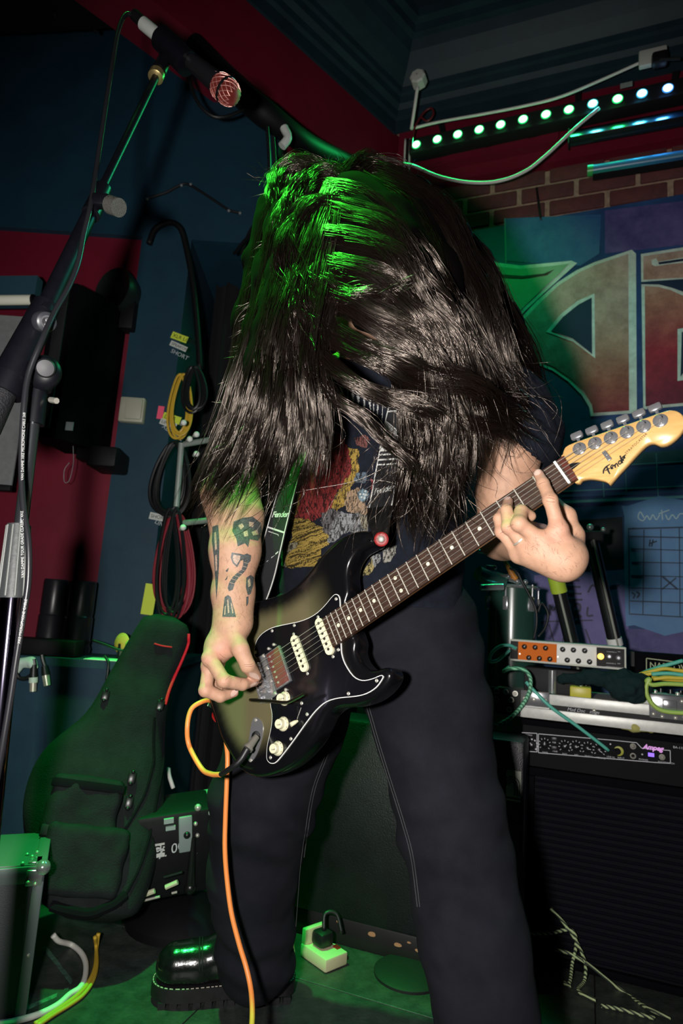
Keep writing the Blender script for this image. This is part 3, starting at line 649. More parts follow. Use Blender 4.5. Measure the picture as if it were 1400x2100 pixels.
paint([(740,40),(800,60),(805,180),(770,250),(720,380),(640,430),(660,330),(720,250),(760,180)], (.55, .36, .07), .35)
paint([(420,250),(470,240),(460,380),(430,470),(400,480),(395,360)], (.45, .30, .06), .3)
paint([(415,450),(520,460),(640,540),(630,600),(590,640),(560,735),(470,740),(380,740),(360,690),(390,620),(420,560)], (.58, .40, .09), .30, n3)
paint([(355,640),(440,585),(455,600),(380,680),(390,740),(362,735)], (.42, .38, .25), .2)
paint([(580,430),(650,400),(700,420),(690,470),(640,560),(590,520)], (.20, .19, .20), .25)
paint([(690,420),(850,430),(860,540),(800,545),(720,540),(660,600),(620,590),(660,480)], (.40, .41, .43), .25)
paint([(730,300),(800,280),(850,380),(860,430),(840,440),(720,410),(720,360)], (.50, .34, .22), .45)
paint([(780,200),(810,182),(845,190),(855,230),(835,262),(790,255),(775,235)], (.20, .27, .35), .4)
paint([(800,310),(825,280),(855,290),(865,325),(850,355),(820,360),(800,340)], (.25, .40, .50), .5)
paint([(870,230),(905,235),(895,310),(870,320)], (.40, .05, .06), .4)
paint([(800,440),(860,450),(850,530),(830,520),(810,500)], (.45, .40, .30), .3)
paint([(820,760),(860,700),(900,650),(920,660),(890,740),(860,785),(810,790)], (.55, .45, .18), .3)
paint([(870,670),(915,650),(930,690),(890,750)], (.42, .43, .44), .2)
paint([(930,640),(980,600),(1020,610),(1010,660),(960,720),(935,700)], (.45, .43, .38), .15)
paint([(770,-10),(840,-20),(870,10),(850,50),(790,40)], (.28, .10, .09), .35)
for cxy in [(828, 318), (815, 335), (838, 300), (845, 322), (832, 340), (808, 318)]:
    q = c5(*cxy); m = (fx_-q[0])**2+(fy_-q[1])**2 < 2.2**2; pc[m] = (.42, .45, .45); al |= m
c6 = lambda x, y: (450+x/2.8, 450+y/2.8)
for x0, y0, x1, y1, w in [(705,940,700,1110,26),(735,935,738,1080,22),(765,930,768,1130,26),(795,925,800,1100,26),(830,930,834,1210,20),(860,940,868,1120,26),(890,950,880,1215,14),(915,960,905,1150,22),(945,960,925,1270,12),(965,965,950,1100,16),(588,900,580,1160,14)]:
    a, b = c6(x0, y0), c6(x1, y1); t = np.clip((fy_-a[1])/(b[1]-a[1]), 0, 1); cx_ = a[0]+(b[0]-a[0])*t; ww = w/2.8*(1-.75*t**1.5)*.5*(1+.5*n2)
    m = (np.abs(fx_-cx_) < ww) & (fy_ > a[1]) & (fy_ < b[1]); pc[m] = (.42, .42, .41); al |= m
hv_ = np.full((len(fx_), 3), np.nan); idx = np.nonzero(al)[0]
for i in idx:
    p, nn_ = hit(SBVH, fx_[i], fy_[i])
    if p is not None: hv_[i] = np.array(p)+np.array(nn_)*.0010
H_, W_ = PX.shape; I = np.arange(len(fx_)).reshape(H_, W_)
q = np.stack([I[:-1, :-1], I[:-1, 1:], I[1:, 1:], I[1:, :-1]], -1).reshape(-1, 4)
ok = al & ~np.isnan(hv_[:, 0]); q = q[ok[q].all(1)]
q = q[(np.ptp(hv_[q], axis=1).max(1) < .02)]
us = np.unique(q); mp = np.zeros(len(fx_), int); mp[us] = np.arange(len(us))
pr = np_obj('chest_print', hv_[us], mp[q][:, ::-1], attr_mat('screen print ink', .8, .3), shirt); set_col(pr, pc[us])
# ---------------------------------------------------------------- jeans
jn = SDF()
jn.ell(P(752, 1290, 1.37), (.205, .140, .15), rotT, .05)
jn.chain([P(860, 1290, 1.335), P(880, 1450, 1.300), P(925, 1690, 1.240), P(965, 1900, 1.185), P(1006, 2125, 1.14)], [.125, .116, .094, .090, .084], .03)
jn.chain([P(640, 1320, 1.41), P(590, 1480, 1.440), P(540, 1640, 1.470), P(520, 1790, 1.495), P(522, 1965, 1.53)], [.125, .120, .112, .096, .085], .03)
def jean_fold(p):
    d = vnoise(p*np.array([8, 8, 11]))*.004+vnoise(p*np.array([24, 24, 40]))*.0025
    zz = p[:, 2]; right = p[:, 0] > .1
    kz = np.where(right, .46, .42)
    d = d+.0045*np.sin(70*(zz+.35*np.abs(p[:, 0]-np.where(right, .22, -.17)))+2.5*vnoise(p*9))*np.exp(-((zz-kz)/.10)**2)
    d = d+.005*np.sin(60*(zz-.5*p[:, 0]))*np.exp(-((zz-.80)/.08)**2)
    d = d+.006*np.sin(80*zz+3*vnoise(p*8))*np.exp(-((zz-.13)/.07)**2)*(~right)
    return d
jv, jf = jn.mesh(.0055, jean_fold, 1)
M_JEAN = mat('black denim', (.0065, .0072, .0115), .85, spec=.2, col2=(.0135, .0142, .0205), scale=9, bump=.5, bscale=1400)
jeans = np_obj('jeans', jv, jf, M_JEAN, person, label='faded black denim jeans')
JB = bvh_of(jv, jf)
sm_ = MB()
for pts in [[(752,1450),(775,1530),(800,1610),(825,1690),(843,1760),(856,1860)], [(690,1490),(662,1560),(640,1620),(626,1700),(614,1790),(606,1900)]]:
    for k in (0, 5):
        pp = catmull([(a+k, b, 0) for a, b in pts], 6); wp = []
        for a in pp:
            h_ = hit(JB, a[0], a[1])
            if h_[0] is not None: wp.append(np.array(h_[0])+np.array(h_[1])*.0006)
        if len(wp) > 3: sm_.tube(wp, .0008, 5, 0)
obj('inseam_stitching', sm_, mat('grey stitching', (.05, .05, .055), .9), jeans)
# ---------------------------------------------------------------- boots
M_LEATHER = mat('polished black leather', (.006, .006, .007), .2, coat=.3, var=.3, scale=60, bump=.15, bscale=120)
M_SOLE = mat('black rubber sole', (.010, .009, .011), .55, var=.4, scale=50)
def boot(heel, toe, lab):
    heel, toe = np.array(heel, float), np.array(toe, float); d = nrm((toe-heel)*(1, 1, 0)); s = np.array([d[1], -d[0], 0]); L = np.linalg.norm((toe-heel)[:2]); B = lambda a, b, c: heel*(1, 1, 0)+d*a*L+s*b+np.array([0, 0, c])
    S = SDF(); S.chain([B(.13, 0, .075), B(.45, 0, .075), B(.70, 0, .068), B(.84, 0, .066)], [.038, .040, .043, .046], .02)
    S.chain([B(.20, 0, .08), B(.18, 0, .20)], [.045, .048], .03).chain([B(.2, 0, .13), B(.5, 0, .09)], [.045, .04], .03)
    S.rbox(B(.5, 0, .02), (L*.6, .1, .022), np.array([d, s, (0, 0, 1)]), .002, .004, sub=True)
    v, f = S.mesh(.004)
    up = np_obj('boot', v, f, M_LEATHER, person, label=lab)
    out = smooth_poly([(L*a, b) for a, b in [(-.01,.0),(.02,.030),(.12,.042),(.35,.040),(.6,.046),(.82,.052),(.95,.040),(1.0,.012),(.99,-.02),(.92,-.042),(.8,-.05),(.6,-.046),(.35,-.038),(.12,-.040),(.02,-.03)]], 3)
    ob_ = heel*(1, 1, 0)
    obj('sole', MB().prism(out, ob_, d, s, (0, 0, 1), .013, .040), M_SOLE, up, angle=30)
    mb = MB()
    for k in range(12):
        if k == 4: continue
        x = L*(.06+k*.078)
        for sg in (-1, 1): mb.obox(ob_+d*x+s*sg*.030+np.array([0, 0, .0065]), d*L*.025, s*.014, (0, 0, .0065))
    obj('tread', mb, M_SOLE, up, smooth=False)
    mb = MB(); po = np.array(inset(out, .003) if sum(out[i][0]*out[(i+1) % len(out)][1]-out[(i+1) % len(out)][0]*out[i][1] for i in range(len(out))) > 0 else inset(out[::-1], .003))
    for i in range(0, len(po)):
        a, b = po[i], po[(i+1) % len(po)]
        nseg = max(1, int(np.linalg.norm(b-a)/.008))
        for k in range(nseg):
            t0, t1 = (k+.15)/nseg, (k+.75)/nseg; A_ = a+(b-a)*t0; B_ = a+(b-a)*t1
            mb.cone(ob_+d*A_[0]+s*A_[1]+(0, 0, .0405), ob_+d*B_[0]+s*B_[1]+(0, 0, .0405), .0011, n=5)
    obj('welt_stitching', mb, mat('pale stitching', (.5, .47, .38), .8), up)
    T = lambda a: [B(a+.03*math.cos(t), .052*math.sin(t), .066+.050*math.cos(t)) for t in np.linspace(-1.4, 1.4, 15)]
    tb_ = bvh_of(v, f); mb = MB()
    for a in (.66, .68):
        pts = []
        for t in np.linspace(-1.25, 1.25, 17):
            c = B(a+.02*math.cos(t), 0, .06); dd = s*math.sin(t)+np.array([0, 0, math.cos(t)]); r = tb_.ray_cast(Vector(c+dd*.2), Vector(-dd))
            if r[0] is not None: pts.append(np.array(r[0])+dd*.0005)
        if len(pts) > 3: mb.tube(pts, .0012, 6, 2)
    obj('toecap_seam', mb, M_SOLE, up)
    mb = MB()
    for k in range(4):
        a = .52-.07*k; zc = .125+.018*k
        mb.tube([B(a, -.035, zc-.012), B(a+.02, 0, zc+.008), B(a, .035, zc-.012)], .0022, 6, 5)
    obj('lace', mb, M_SOLE, up)
    return up
boot(PZ(600, 2035, 0.), PZ(308, 2048, 0.), 'polished black boot with rounded toe')
boot(np.array([.36, 1.20, 0]), np.array([.23, .93, 0]), 'black boot')
# ================================================================== HAIR: long dark strands grown from guides, thrown forward over the face
S_ = 15
guides = [  # (points px,py,Y), spread root/mid/tip in metres, locks, strands per lock, in-plane wave
 ([(650,385,1.03),(725,398,.99),(805,450,.975),(872,540,.985),(930,650,1.02),(990,760,1.05),(1050,850,1.09)], (.016,.028,.032), 26, 34, .006),
 ([(660,425,1.0),(740,446,.962),(822,500,.950),(890,600,.968),(950,720,1.0),(1012,820,1.03),(1085,880,1.09)], (.020,.032,.034), 28, 34, .008),
 ([(680,490,.97),(752,505,.942),(832,556,.936),(890,650,.952),(950,760,.98),(1002,850,1.01),(1055,900,1.06)], (.020,.032,.034), 30, 34, .009),
 ([(690,550,.955),(762,572,.932),(840,615,.930),(890,700,.945),(930,800,.97),(962,900,1.0),(948,1010,1.05)], (.020,.032,.032), 30, 34, .009),
 ([(690,610,.95),(762,640,.928),(832,676,.930),(880,760,.945),(900,860,.97),(890,980,1.0),(868,1105,1.05)], (.020,.030,.030), 30, 34, .009),
 ([(680,680,.95),(752,722,.928),(832,745,.930),(922,776,.945),(1002,808,.985),(1070,860,1.05)], (.018,.026,.030), 26, 34, .008),
 ([(655,730,.955),(722,785,.938),(802,818,.938),(900,848,.952),(990,878,.99),(1060,905,1.06)], (.012,.012,.020), 13, 32, .007),
 ([(630,700,.96),(690,810,.945),(772,880,.948),(850,940,.965),(890,1010,.99),(905,1090,1.04)], (.012,.009,.016), 6, 26, .006),
 ([(740,360,1.10),(850,400,1.06),(925,490,1.05),(975,600,1.05),(1015,720,1.06),(1050,820,1.08),(1010,905,1.10)], (.03,.040,.035), 26, 34, .005),
 ([(770,365,1.14),(890,430,1.14),(972,540,1.15),(1042,660,1.16),(1085,770,1.16),(1105,845,1.13),(1060,905,1.10)], (.03,.032,.026), 24, 32, .005),
 ([(800,400,1.10),(900,520,1.08),(960,640,1.08),(1000,760,1.08),(1040,840,1.09),(1020,930,1.11)], (.03,.040,.035), 24, 32, .006),
 ([(750,380,1.06),(850,450,1.02),(905,560,1.0),(925,680,1.0),(945,790,1.01),(965,900,1.04),(950,1000,1.08)], (.025,.034,.030), 24, 34, .007),
 ([(800,700,.97),(840,800,.965),(850,900,.975),(842,1000,1.0),(835,1125,1.05)], (.02,.024,.022), 18, 32, .006),
 ([(860,720,.98),(900,820,.975),(925,920,.99),(930,1060,1.05)], (.02,.024,.022), 16, 32, .006),
 ([(660,380,1.04),(610,470,1.00),(590,580,.98),(562,700,.98),(542,830,1.0),(512,950,1.03),(470,1050,1.08)], (.022,.030,.034), 28, 34, .005),
 ([(640,370,1.06),(580,450,1.03),(556,560,1.02),(530,680,1.02),(498,800,1.03),(446,940,1.07),(392,1065,1.12)], (.022,.026,.028), 26, 34, .006),
 ([(680,400,1.00),(640,500,.97),(612,620,.96),(600,740,.97),(600,860,.99),(582,960,1.01),(548,1035,1.07)], (.02,.030,.032), 28, 34, .005),
 ([(690,430,.99),(668,560,.96),(640,680,.955),(636,790,.96),(650,870,.98),(636,960,1.0),(615,1010,1.06)], (.02,.026,.024), 22, 34, .005),
 ([(620,370,1.10),(562,430,1.09),(535,540,1.1),(508,660,1.1),(488,780,1.1),(462,880,1.1),(420,1010,1.15)], (.022,.024,.026), 20, 30, .006),
 ([(660,420,1.0),(610,560,.97),(580,700,.965),(560,830,.975),(540,920,1.0),(500,1000,1.06)], (.02,.03,.032), 24, 34, .005),
 ([(600,520,.99),(570,640,.98),(545,760,.985),(510,880,1.01),(450,990,1.06),(410,1050,1.1)], (.02,.03,.030), 22, 34, .006),
 ([(700,380,1.05),(640,345,1.06),(590,348,1.07),(566,385,1.06),(572,440,1.04)], (.024,.024,.020), 20, 26, .004),
 ([(690,390,1.04),(740,342,1.08),(800,350,1.09),(850,400,1.08),(870,470,1.06)], (.024,.024,.020), 18, 26, .004),
 ([(700,385,1.02),(660,365,1.02),(610,395,1.0),(590,440,.99),(575,470,.98)], (.020,.024,.020), 18, 26, .006),
 ([(690,420,.99),(620,430,.98),(590,500,.975),(600,580,.97),(650,640,.955),(690,690,.945)], (.016,.024,.018), 18, 28, .007),
 ([(660,500,.98),(625,560,.965),(620,620,.955),(640,670,.95),(665,720,.945)], (.016,.022,.020), 14, 28, .006),
 ([(640,560,.965),(690,598,.935),(760,606,.925),(830,590,.925),(880,560,.935)], (.012,.008,.010), 7, 26, .004),
]
allp = []; T_ = np.linspace(0, 1, S_)
for pts, spd, nl, ns, wav in guides:
    g = catmull([P(*q) for q in pts], 8); L_c = np.r_[0, np.cumsum(np.linalg.norm(np.diff(g, axis=0), axis=1))]; L_c /= L_c[-1]
    base = np.stack([np.interp(T_, L_c, g[:, k]) for k in range(3)], 1)
    sp = np.interp(T_, [0, .5, 1], spd)
    gph, gfr = RNG.random()*6.28, RNG.uniform(16, 22)
    for l in range(nl):
        o1 = RNG.normal(size=3); o1 /= np.linalg.norm(o1); o1 *= RNG.random()**.4; o1[1] *= .75
        wd = RNG.normal(size=3); wd /= np.linalg.norm(wd); ph = RNG.random()*6.28; fr = RNG.uniform(5, 12); am = RNG.uniform(.002, .007)
        len_l = RNG.uniform(.84, 1.04)
        tt = np.clip(T_*len_l, 0, 1.04)
        bl = np.stack([np.interp(np.minimum(tt, 1), T_, base[:, k]) for k in range(3)], 1)
        ext = np.clip(tt-1, 0, 1)[:, None]*(base[-1]-base[-2])*S_
        lock = bl+ext+o1*np.interp(tt, T_, sp)[:, None]+wd*(am*np.sin(fr*T_+ph)*np.clip(T_*2, .15, 1))[:, None]
        lock += np.array([.25, -1, .15])*(RNG.uniform(.005, .0095)*np.sin(gfr*T_+gph+RNG.normal()*.5)*np.clip(T_*3, 0, 1))[:, None]
        lock += np.array([.55, 0, .8])*(wav*RNG.uniform(.5, 1.3)*np.sin(gfr*.8*T_+gph*2+RNG.normal()*.7)*np.clip(T_*3, 0, 1))[:, None]
        lock[:, 2] -= .012*np.abs(o1[1])*T_
        so = RNG.normal(size=(ns, 3)); so /= np.linalg.norm(so, axis=1)[:, None]; so *= RNG.random(ns)[:, None]**.5
        wl = .0095*(1-.75*T_)+.0010
        fl = (RNG.random(ns) < .17)[:, None, None]
        fd = RNG.normal(size=(ns, 3))*.013
        fz = np.sin(T_[None]*RNG.uniform(4, 22, (ns, 1))+RNG.random((ns, 1))*6.28)[:, :, None]*RNG.normal(size=(ns, 1, 3))*.0016
        st = lock[None]+so[:, None]*wl[None, :, None]+fz+fl*fd[:, None]*(T_**1.3)[None, :, None]
        rl = RNG.uniform(.72, 1, ns)
        idx = T_[None]*rl[:, None]*(S_-1); i0 = np.clip(idx.astype(int), 0, S_-2); w = (idx-i0)[:, :, None]
        st = np.take_along_axis(st, i0[:, :, None].repeat(3, 2), 1)*(1-w)+np.take_along_axis(st, (i0+1)[:, :, None].repeat(3, 2), 1)*w
        allp.append(st)
# stray hairs standing off the crown and the sides
for k in range(420):
    if k < 170: a = RNG.uniform(570, 850); r0 = P(a, 352+abs(a-700)*.28, 1.08); e = P(a+RNG.normal()*50-15, 330+abs(a-700)*.25+RNG.normal()*16, 1.08); m_ = (r0+e)/2+RNG.normal(size=3)*.012
    elif k < 300: b = RNG.uniform(450, 900); xx = np.interp(b, [450, 700, 900], [572, 505, 465]); r0 = P(xx+25, b, 1.06); e = P(xx-RNG.uniform(5, 50), b+RNG.uniform(10, 60), 1.07); m_ = (r0+e)/2+RNG.normal(size=3)*.012
    else: b = RNG.uniform(450, 880); xx = np.interp(b, [450, 700, 880], [930, 1065, 1110]); r0 = P(xx-30, b-20, 1.15); e = P(xx+RNG.uniform(0, 34), b+RNG.uniform(10, 60), 1.15); m_ = (r0+e)/2+RNG.normal(size=3)*.012
    t = T_[:, None]; allp.append(((1-t)**2*r0+2*t*(1-t)*m_+t*t*e)[None])
for k in range(520):      # loose curling ends
    sd = k % 3
    if sd == 0: r0 = P(RNG.uniform(900, 1060), RNG.uniform(720, 860), 1.05); e = r0+np.array([RNG.uniform(.0, .11), RNG.normal()*.03, RNG.uniform(-.13, -.01)])
    elif sd == 1: r0 = P(RNG.uniform(470, 640), RNG.uniform(800, 960), 1.02); e = r0+np.array([RNG.uniform(-.09, .04), RNG.uniform(0, .06), RNG.uniform(-.13, -.04)])
    else: r0 = P(RNG.uniform(790, 950), RNG.uniform(860, 1000), 1.0); e = r0+np.array([RNG.normal()*.05, RNG.uniform(0, .04), RNG.uniform(-.14, -.05)])
    cdir = RNG.normal(size=3)*.035; m_ = (r0+e)/2+cdir; t = T_[:, None]; cu_ = np.sin(T_*RNG.uniform(3, 7)+RNG.random()*6)[:, None]*RNG.normal(size=3)*.006*t
    allp.append(((1-t)**2*r0+2*t*(1-t)*m_+t*t*e+cu_)[None])
HP = np.concatenate(allp).astype(np.float64); NH = len(HP)
tan = np.gradient(HP, axis=1); tan /= np.linalg.norm(tan, axis=2)[..., None]+1e-9
vw = HP-CAM; u = np.cross(tan, np.array([.3, -.9, .3])); u /= np.linalg.norm(u, axis=2)[..., None]+1e-9; w = np.cross(tan, u)
rad = (RNG.uniform(.00032, .00056, (NH, 1))*np.interp(T_, [0, .8, 1], [1, .9, .25])[None])[..., None]
ring = np.stack([HP+rad*(u*math.cos(a)+w*math.sin(a)) for a in (0, 2*PI/3, 4*PI/3)], 2)
hv = ring.reshape(-1, 3); I = np.arange(NH*S_*3).reshape(NH, S_, 3)
q = np.stack([np.stack([I[:, :-1, k], I[:, :-1, (k+1) % 3], I[:, 1:, (k+1) % 3], I[:, 1:, k]], -1) for k in range(3)], 2).reshape(-1, 4)
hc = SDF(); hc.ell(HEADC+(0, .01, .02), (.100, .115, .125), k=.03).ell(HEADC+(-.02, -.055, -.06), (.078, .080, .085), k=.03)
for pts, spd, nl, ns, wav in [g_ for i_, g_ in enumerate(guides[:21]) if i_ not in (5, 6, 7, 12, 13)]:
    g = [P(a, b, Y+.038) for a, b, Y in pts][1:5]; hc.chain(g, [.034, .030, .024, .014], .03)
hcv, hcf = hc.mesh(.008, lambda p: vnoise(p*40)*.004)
M_HAIR = mat('dark brown hair', (.0045, .0024, .0018), .25, spec=1.0, coat=.45)
M_HAIR.node_tree.nodes['Principled BSDF'].inputs['Coat Roughness'].default_value = .22; M_HAIR.node_tree.nodes['Principled BSDF'].inputs['IOR'].default_value = 1.6
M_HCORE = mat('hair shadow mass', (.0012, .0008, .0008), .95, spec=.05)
_n = M_HAIR.node_tree.nodes['Principled BSDF']; _n.inputs['Specular Tint'].default_value = (1, .82, .70, 1)
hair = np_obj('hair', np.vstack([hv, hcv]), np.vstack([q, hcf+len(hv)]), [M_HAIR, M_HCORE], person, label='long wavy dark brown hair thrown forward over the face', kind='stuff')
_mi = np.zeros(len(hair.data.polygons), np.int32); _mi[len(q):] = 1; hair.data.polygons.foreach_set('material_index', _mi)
print('hair strands', NH, 'quads', len(q))
# ================================================================== GUITAR STRAP
strap = thing('guitar_strap', P(600, 950, 1.36), 'black woven guitar strap with white lettering crossing the chest', 'strap')
M_STRAP = mat('black woven strap', (.010, .010, .013), .75, bump=.5, bscale=900)
def ribbon(pts, wdir, hwid, thick=.0025, n=8):
    c = catmull(pts, n); t = np.gradient(c, axis=0); L = []
    W0 = np.array([nrm(x) for x in wdir]); ti = np.linspace(0, 1, len(c)); wi = np.stack([np.interp(ti, np.linspace(0, 1, len(W0)), W0[:, k]) for k in range(3)], 1); fr = []
    mb = MB(); v = []
    for i in range(len(c)):
        x = nrm(t[i]); w = nrm(wi[i]-x*(wi[i]@x)); nn = nrm(np.cross(w, x))
        if nn@(CAM-c[i]) < 0: nn = -nn
        fr.append((c[i], x, w, nn)); hw_ = hwid if not hasattr(hwid, '__len__') else np.interp(ti[i], np.linspace(0, 1, len(hwid)), hwid)
        v += [c[i]+w*hw_+nn*thick/2, c[i]-w*hw_+nn*thick/2, c[i]-w*hw_-nn*thick/2, c[i]+w*hw_-nn*thick/2]
    f = [(4*i+k, 4*i+(k+1) % 4, 4*i+4+(k+1) % 4, 4*i+4+k) for i in range(len(c)-1) for k in range(4)]+[(0, 1, 2, 3), tuple(4*(len(c)-1)+k for k in (3, 2, 1, 0))]
    return mb.add(v, f), fr
fpts = [P(776, 1062, 1.095), P(786, 1010, 1.10), P(795, 960, 1.10), P(806, 900, 1.105), P(818, 840, 1.11), P(838, 780, 1.115), P(880, 715, 1.13), P(940, 690, 1.18)]
sdir = [SIDE+(0, 0, .12)]*4
mb, fr = ribbon(fpts, sdir, .0255, n=8); web = obj('webbing', mb, M_STRAP, strap, angle=30)
sgp = [P(782, 1108, 1.085), P(780, 1085, 1.088), P(777, 1060, 1.093), P(780, 1040, 1.097)]
mb, _ = ribbon(sgp, sdir, [.012, .018, .024, .0255], .004, 6); obj('leather_end', mb, mat('black strap leather', (.006, .006, .006), .35, bump=.2), strap, angle=30)
q = P(782, 1106, 1.078); wq = nrm(nrm(CAM-q)+np.array([-.1, 0, .05]))
obj('rubber_washer', MB().lathe(q, wq, [(.0125, 0), (.0125, .003), (.010, .0045), (.006, .004), (.0055, 0)], 24), M_RED, strap)
obj('button_head', MB().lathe(q, wq, [(.006, .001), (.0055, .0055), (.003, .007)], 16), M_STEEL, strap)
def on_strap(fr, s, x):      # s along (0..1), x across (metres)
    k = s*(len(fr)-1); i = int(min(k, len(fr)-2)); a = k-i; A, B = fr[i], fr[i+1]
    c = A[0]*(1-a)+B[0]*a; w = nrm(A[2]*(1-a)+B[2]*a); nn = nrm(A[3]*(1-a)+B[3]*a); return c+w*x+nn*.0016
M_WPRINT = mat('woven white thread', (.55, .55, .53), .8)
def strap_poly(fr, pts, mb):
    v = [on_strap(fr, a, b) for a, b in pts]; mb.add(v, [tuple(range(len(v)))])
wp = MB()
for x in (-.0235, .0235):
    for i in range(40): strap_poly(fr, [(i/40, x-.0013), ((i+1)/40, x-.0013), ((i+1)/40, x+.0013), (i/40, x+.0013)], wp)
for s0 in (.02, .30, .325, .35, .56, .58): strap_poly(fr, [(s0, -.023), (s0, .023), (s0+.008, .023), (s0+.008, -.023)], wp)
strap_poly(fr, [(.37, -.022), (.37, .004), (.42, .012), (.47, .006), (.50, -.010), (.52, -.022)], wp)
strap_poly(fr, [(.53, .022), (.46, .022), (.49, .012), (.525, .004)], wp)
obj('woven_pattern', wp, M_WPRINT, web, smooth=False, fix=False)
c_, x_, w_, n_ = fr[int(.135*len(fr))]
ux = w_ if w_[0] > 0 else -w_; uy = np.cross(n_, ux)
obj('strap_lettering', text_mesh('Fender', .0165, c_-ux*.020-uy*.003+n_*.0014+uy*.004, nrm(ux+uy*.22), nrm(uy-ux*.1), .0004, shear=.3, bold=.0004, spacing=.92), M_WPRINT, web, smooth=False)
# the strap's other end, round his right side down to the tail button
bpts = [P(612, 930, 1.27), P(590, 1000, 1.25), P(572, 1065, 1.25), P(552, 1140, 1.27), P(525, 1230, 1.325), P(480, 1350, 1.37), P(440, 1455, 1.365)]
mb, fr2 = ribbon(bpts, [SIDE+(0, 0, .3)]*3, .0255); web2 = obj('webbing', mb, M_STRAP, strap, angle=30)
wp = MB()
for x in (-.0235, .0235):
    for i in range(40): strap_poly(fr2, [(i/40, x-.0013), ((i+1)/40, x-.0013), ((i+1)/40, x+.0013), (i/40, x+.0013)], wp)
strap_poly(fr2, [(.40, -.018), (.40, .010), (.47, .020), (.55, -.010), (.60, -.018)], wp)
strap_poly(fr2, [(.38, -.023), (.38, .023), (.388, .023), (.388, -.023)], wp)
obj('woven_pattern', wp, M_WPRINT, web2, smooth=False, fix=False)
c_, x_, w_, n_ = fr2[int(.33*len(fr2))]; ux = w_ if w_[0] > 0 else -w_; uy = np.cross(n_, ux)
obj('strap_lettering', text_mesh('Fender', .0165, c_-ux*.020+n_*.0014, nrm(ux+uy*.22), nrm(uy-ux*.1), .0004, shear=.3, bold=.0004, spacing=.92), M_WPRINT, web2, smooth=False)
q = GW(-.152, 0, -.034); obj('rubber_washer', MB().lathe(q, -GX, [(.0125, 0), (.0125, .004), (.006, .005)], 20), M_RED, strap)
# ================================================================== SETTING
D1 = nrm([.930, -.367, 0]); N1 = nrm([-.367, -.930, 0]); D2 = nrm([1, 1, 0]); N2 = nrm([1, -1, 0])
UP = np.array([0, 0, 1.])
CORN = np.array([.17, 2.70, 0]); ZL, ZU, ZC = 2.815, 3.125, 3.50
def w1(px, py, off=0.): return PP(px, py, CORN+N1*off, N1)
def w1l(px, py, off=0.): q = w1(px, py, off)-CORN; return (q@D1, q[2])
M_BLUE = mat('dark blue wall paint', (.0045, .036, .064), .6, var=.18, scale=5, bump=.12, bscale=60)
M_DKBLUE = mat('navy ceiling paint', (.004, .012, .026), .7, var=.2, scale=4)
M_REDP = mat('dark red wall paint', (.15, .003, .018), .55, var=.15, scale=4, bump=.1, bscale=40)
M_BLACK = mat('matt black', (.003, .003, .0045), .7, var=.3, scale=30)
M_TOLEX = mat('black tolex', (.0025, .0025, .004), .75, spec=.05, bump=.6, bscale=500)
M_RUB = mat('black cable rubber', (.008, .008, .010), .45)
def st(name, mb, m, **k): return obj(name, mb, m, smooth=False, kind='structure', **k)
# floor of painted boards
fl = st('floor', MB().box((-2.6, -1.2, -.06), (2.6, 3.4, -.008)), mat('floor underlay', (.004, .005, .005), .8))
M_FLOOR = mat('scuffed dark floor paint', (.020, .026, .024), .42, col2=(.050, .058, .052), scale=26, bump=.3, bscale=120)
fd = nrm(D1*1.0); fn = np.array([-fd[1], fd[0], 0])
seam = PZ(740, 2045, 0.)
for i in range(-2, 3):
    for j in range(-2, 3):
        c = seam+fn*(.3+.6*i)+fd*(1.2*j+(.3 if i % 2 else -.1)); obj('floor_panel', MB().obox(c+(0, 0, -.0045), fd*.5985, fn*.2985, UP*.0045, .0012), M_FLOOR, fl, smooth=False)
st('ceiling', MB().box((-2.6, -1.2, ZC), (2.6, 3.4, ZC+.06)), M_DKBLUE)
# banner wall: mortar plane, bricks, red beam band
wr = st('wall_right', MB().obox(CORN+D1*1.5-N1*.05+UP*1.75, D1*1.56, N1*.05, UP*1.75), mat('pale mortar', (.34, .24, .17), .9, var=.3, scale=40))
M_BRICK = mat('dark red brick', (.15, .042, .038), .8, col2=(.085, .030, .034), scale=18, bump=.6, bscale=90)
bme = None
for r in range(5):
    z = 2.475+r*.078
    for k in range(14):
        u_ = -.02+k*.235+(.117 if r % 2 else 0)
        if u_ > 2.3: continue
        h_ = .0315+.002*random.random(); l_ = .105+.004*random.random()
        obj('brick', MB().obox(CORN+D1*(u_+.1)+UP*z+N1*.003, D1*l_, N1*.009, UP*h_, .005), M_BRICK, wr, angle=30)
st('wall_beam', MB().obox(CORN+D1*1.5+UP*(ZL+ZU)/2+N1*.02, D1*1.5, N1*.035, UP*(ZU-ZL)/2).obox(CORN-D2*1.6+UP*(ZL+ZU)/2-N2*.10, D2*1.6, N2*.10, UP*(ZU-ZL)/2), M_REDP)
# cornice swept along both walls, mitred in the corner
prof = [(0, ZU-.01), (.012, ZU-.01), (.012, ZU+.05), (.030, ZU+.055), (.034, ZU+.085), (.055, ZU+.10), (.060, ZU+.13), (.075, ZU+.135), (.080, ZU+.16), (.125, ZU+.20), (.165, ZU+.25), (.185, ZU+.29), (.210, ZU+.295), (.215, ZU+.33), (.245, ZU+.335), (.25, ZC)]
def corner_off(o):
    A = np.array([[D1[0], -D2[0]], [D1[1], -D2[1]]]); b = (CORN+N2*o-CORN-N1*(o+.055))[:2]; s_, t_ = np.linalg.solve(A, b); return (CORN+N1*(o+.055)+D1*s_)
v = []
for o_, z in prof:
    c = corner_off(o_); e2 = CORN+N2*o_-D2*3.1; e1 = CORN+N1*(o_+.055)+D1*2.9
    v += [np.array([e2[0], e2[1], z]), np.array([c[0], c[1], z]), np.array([e1[0], e1[1], z])]
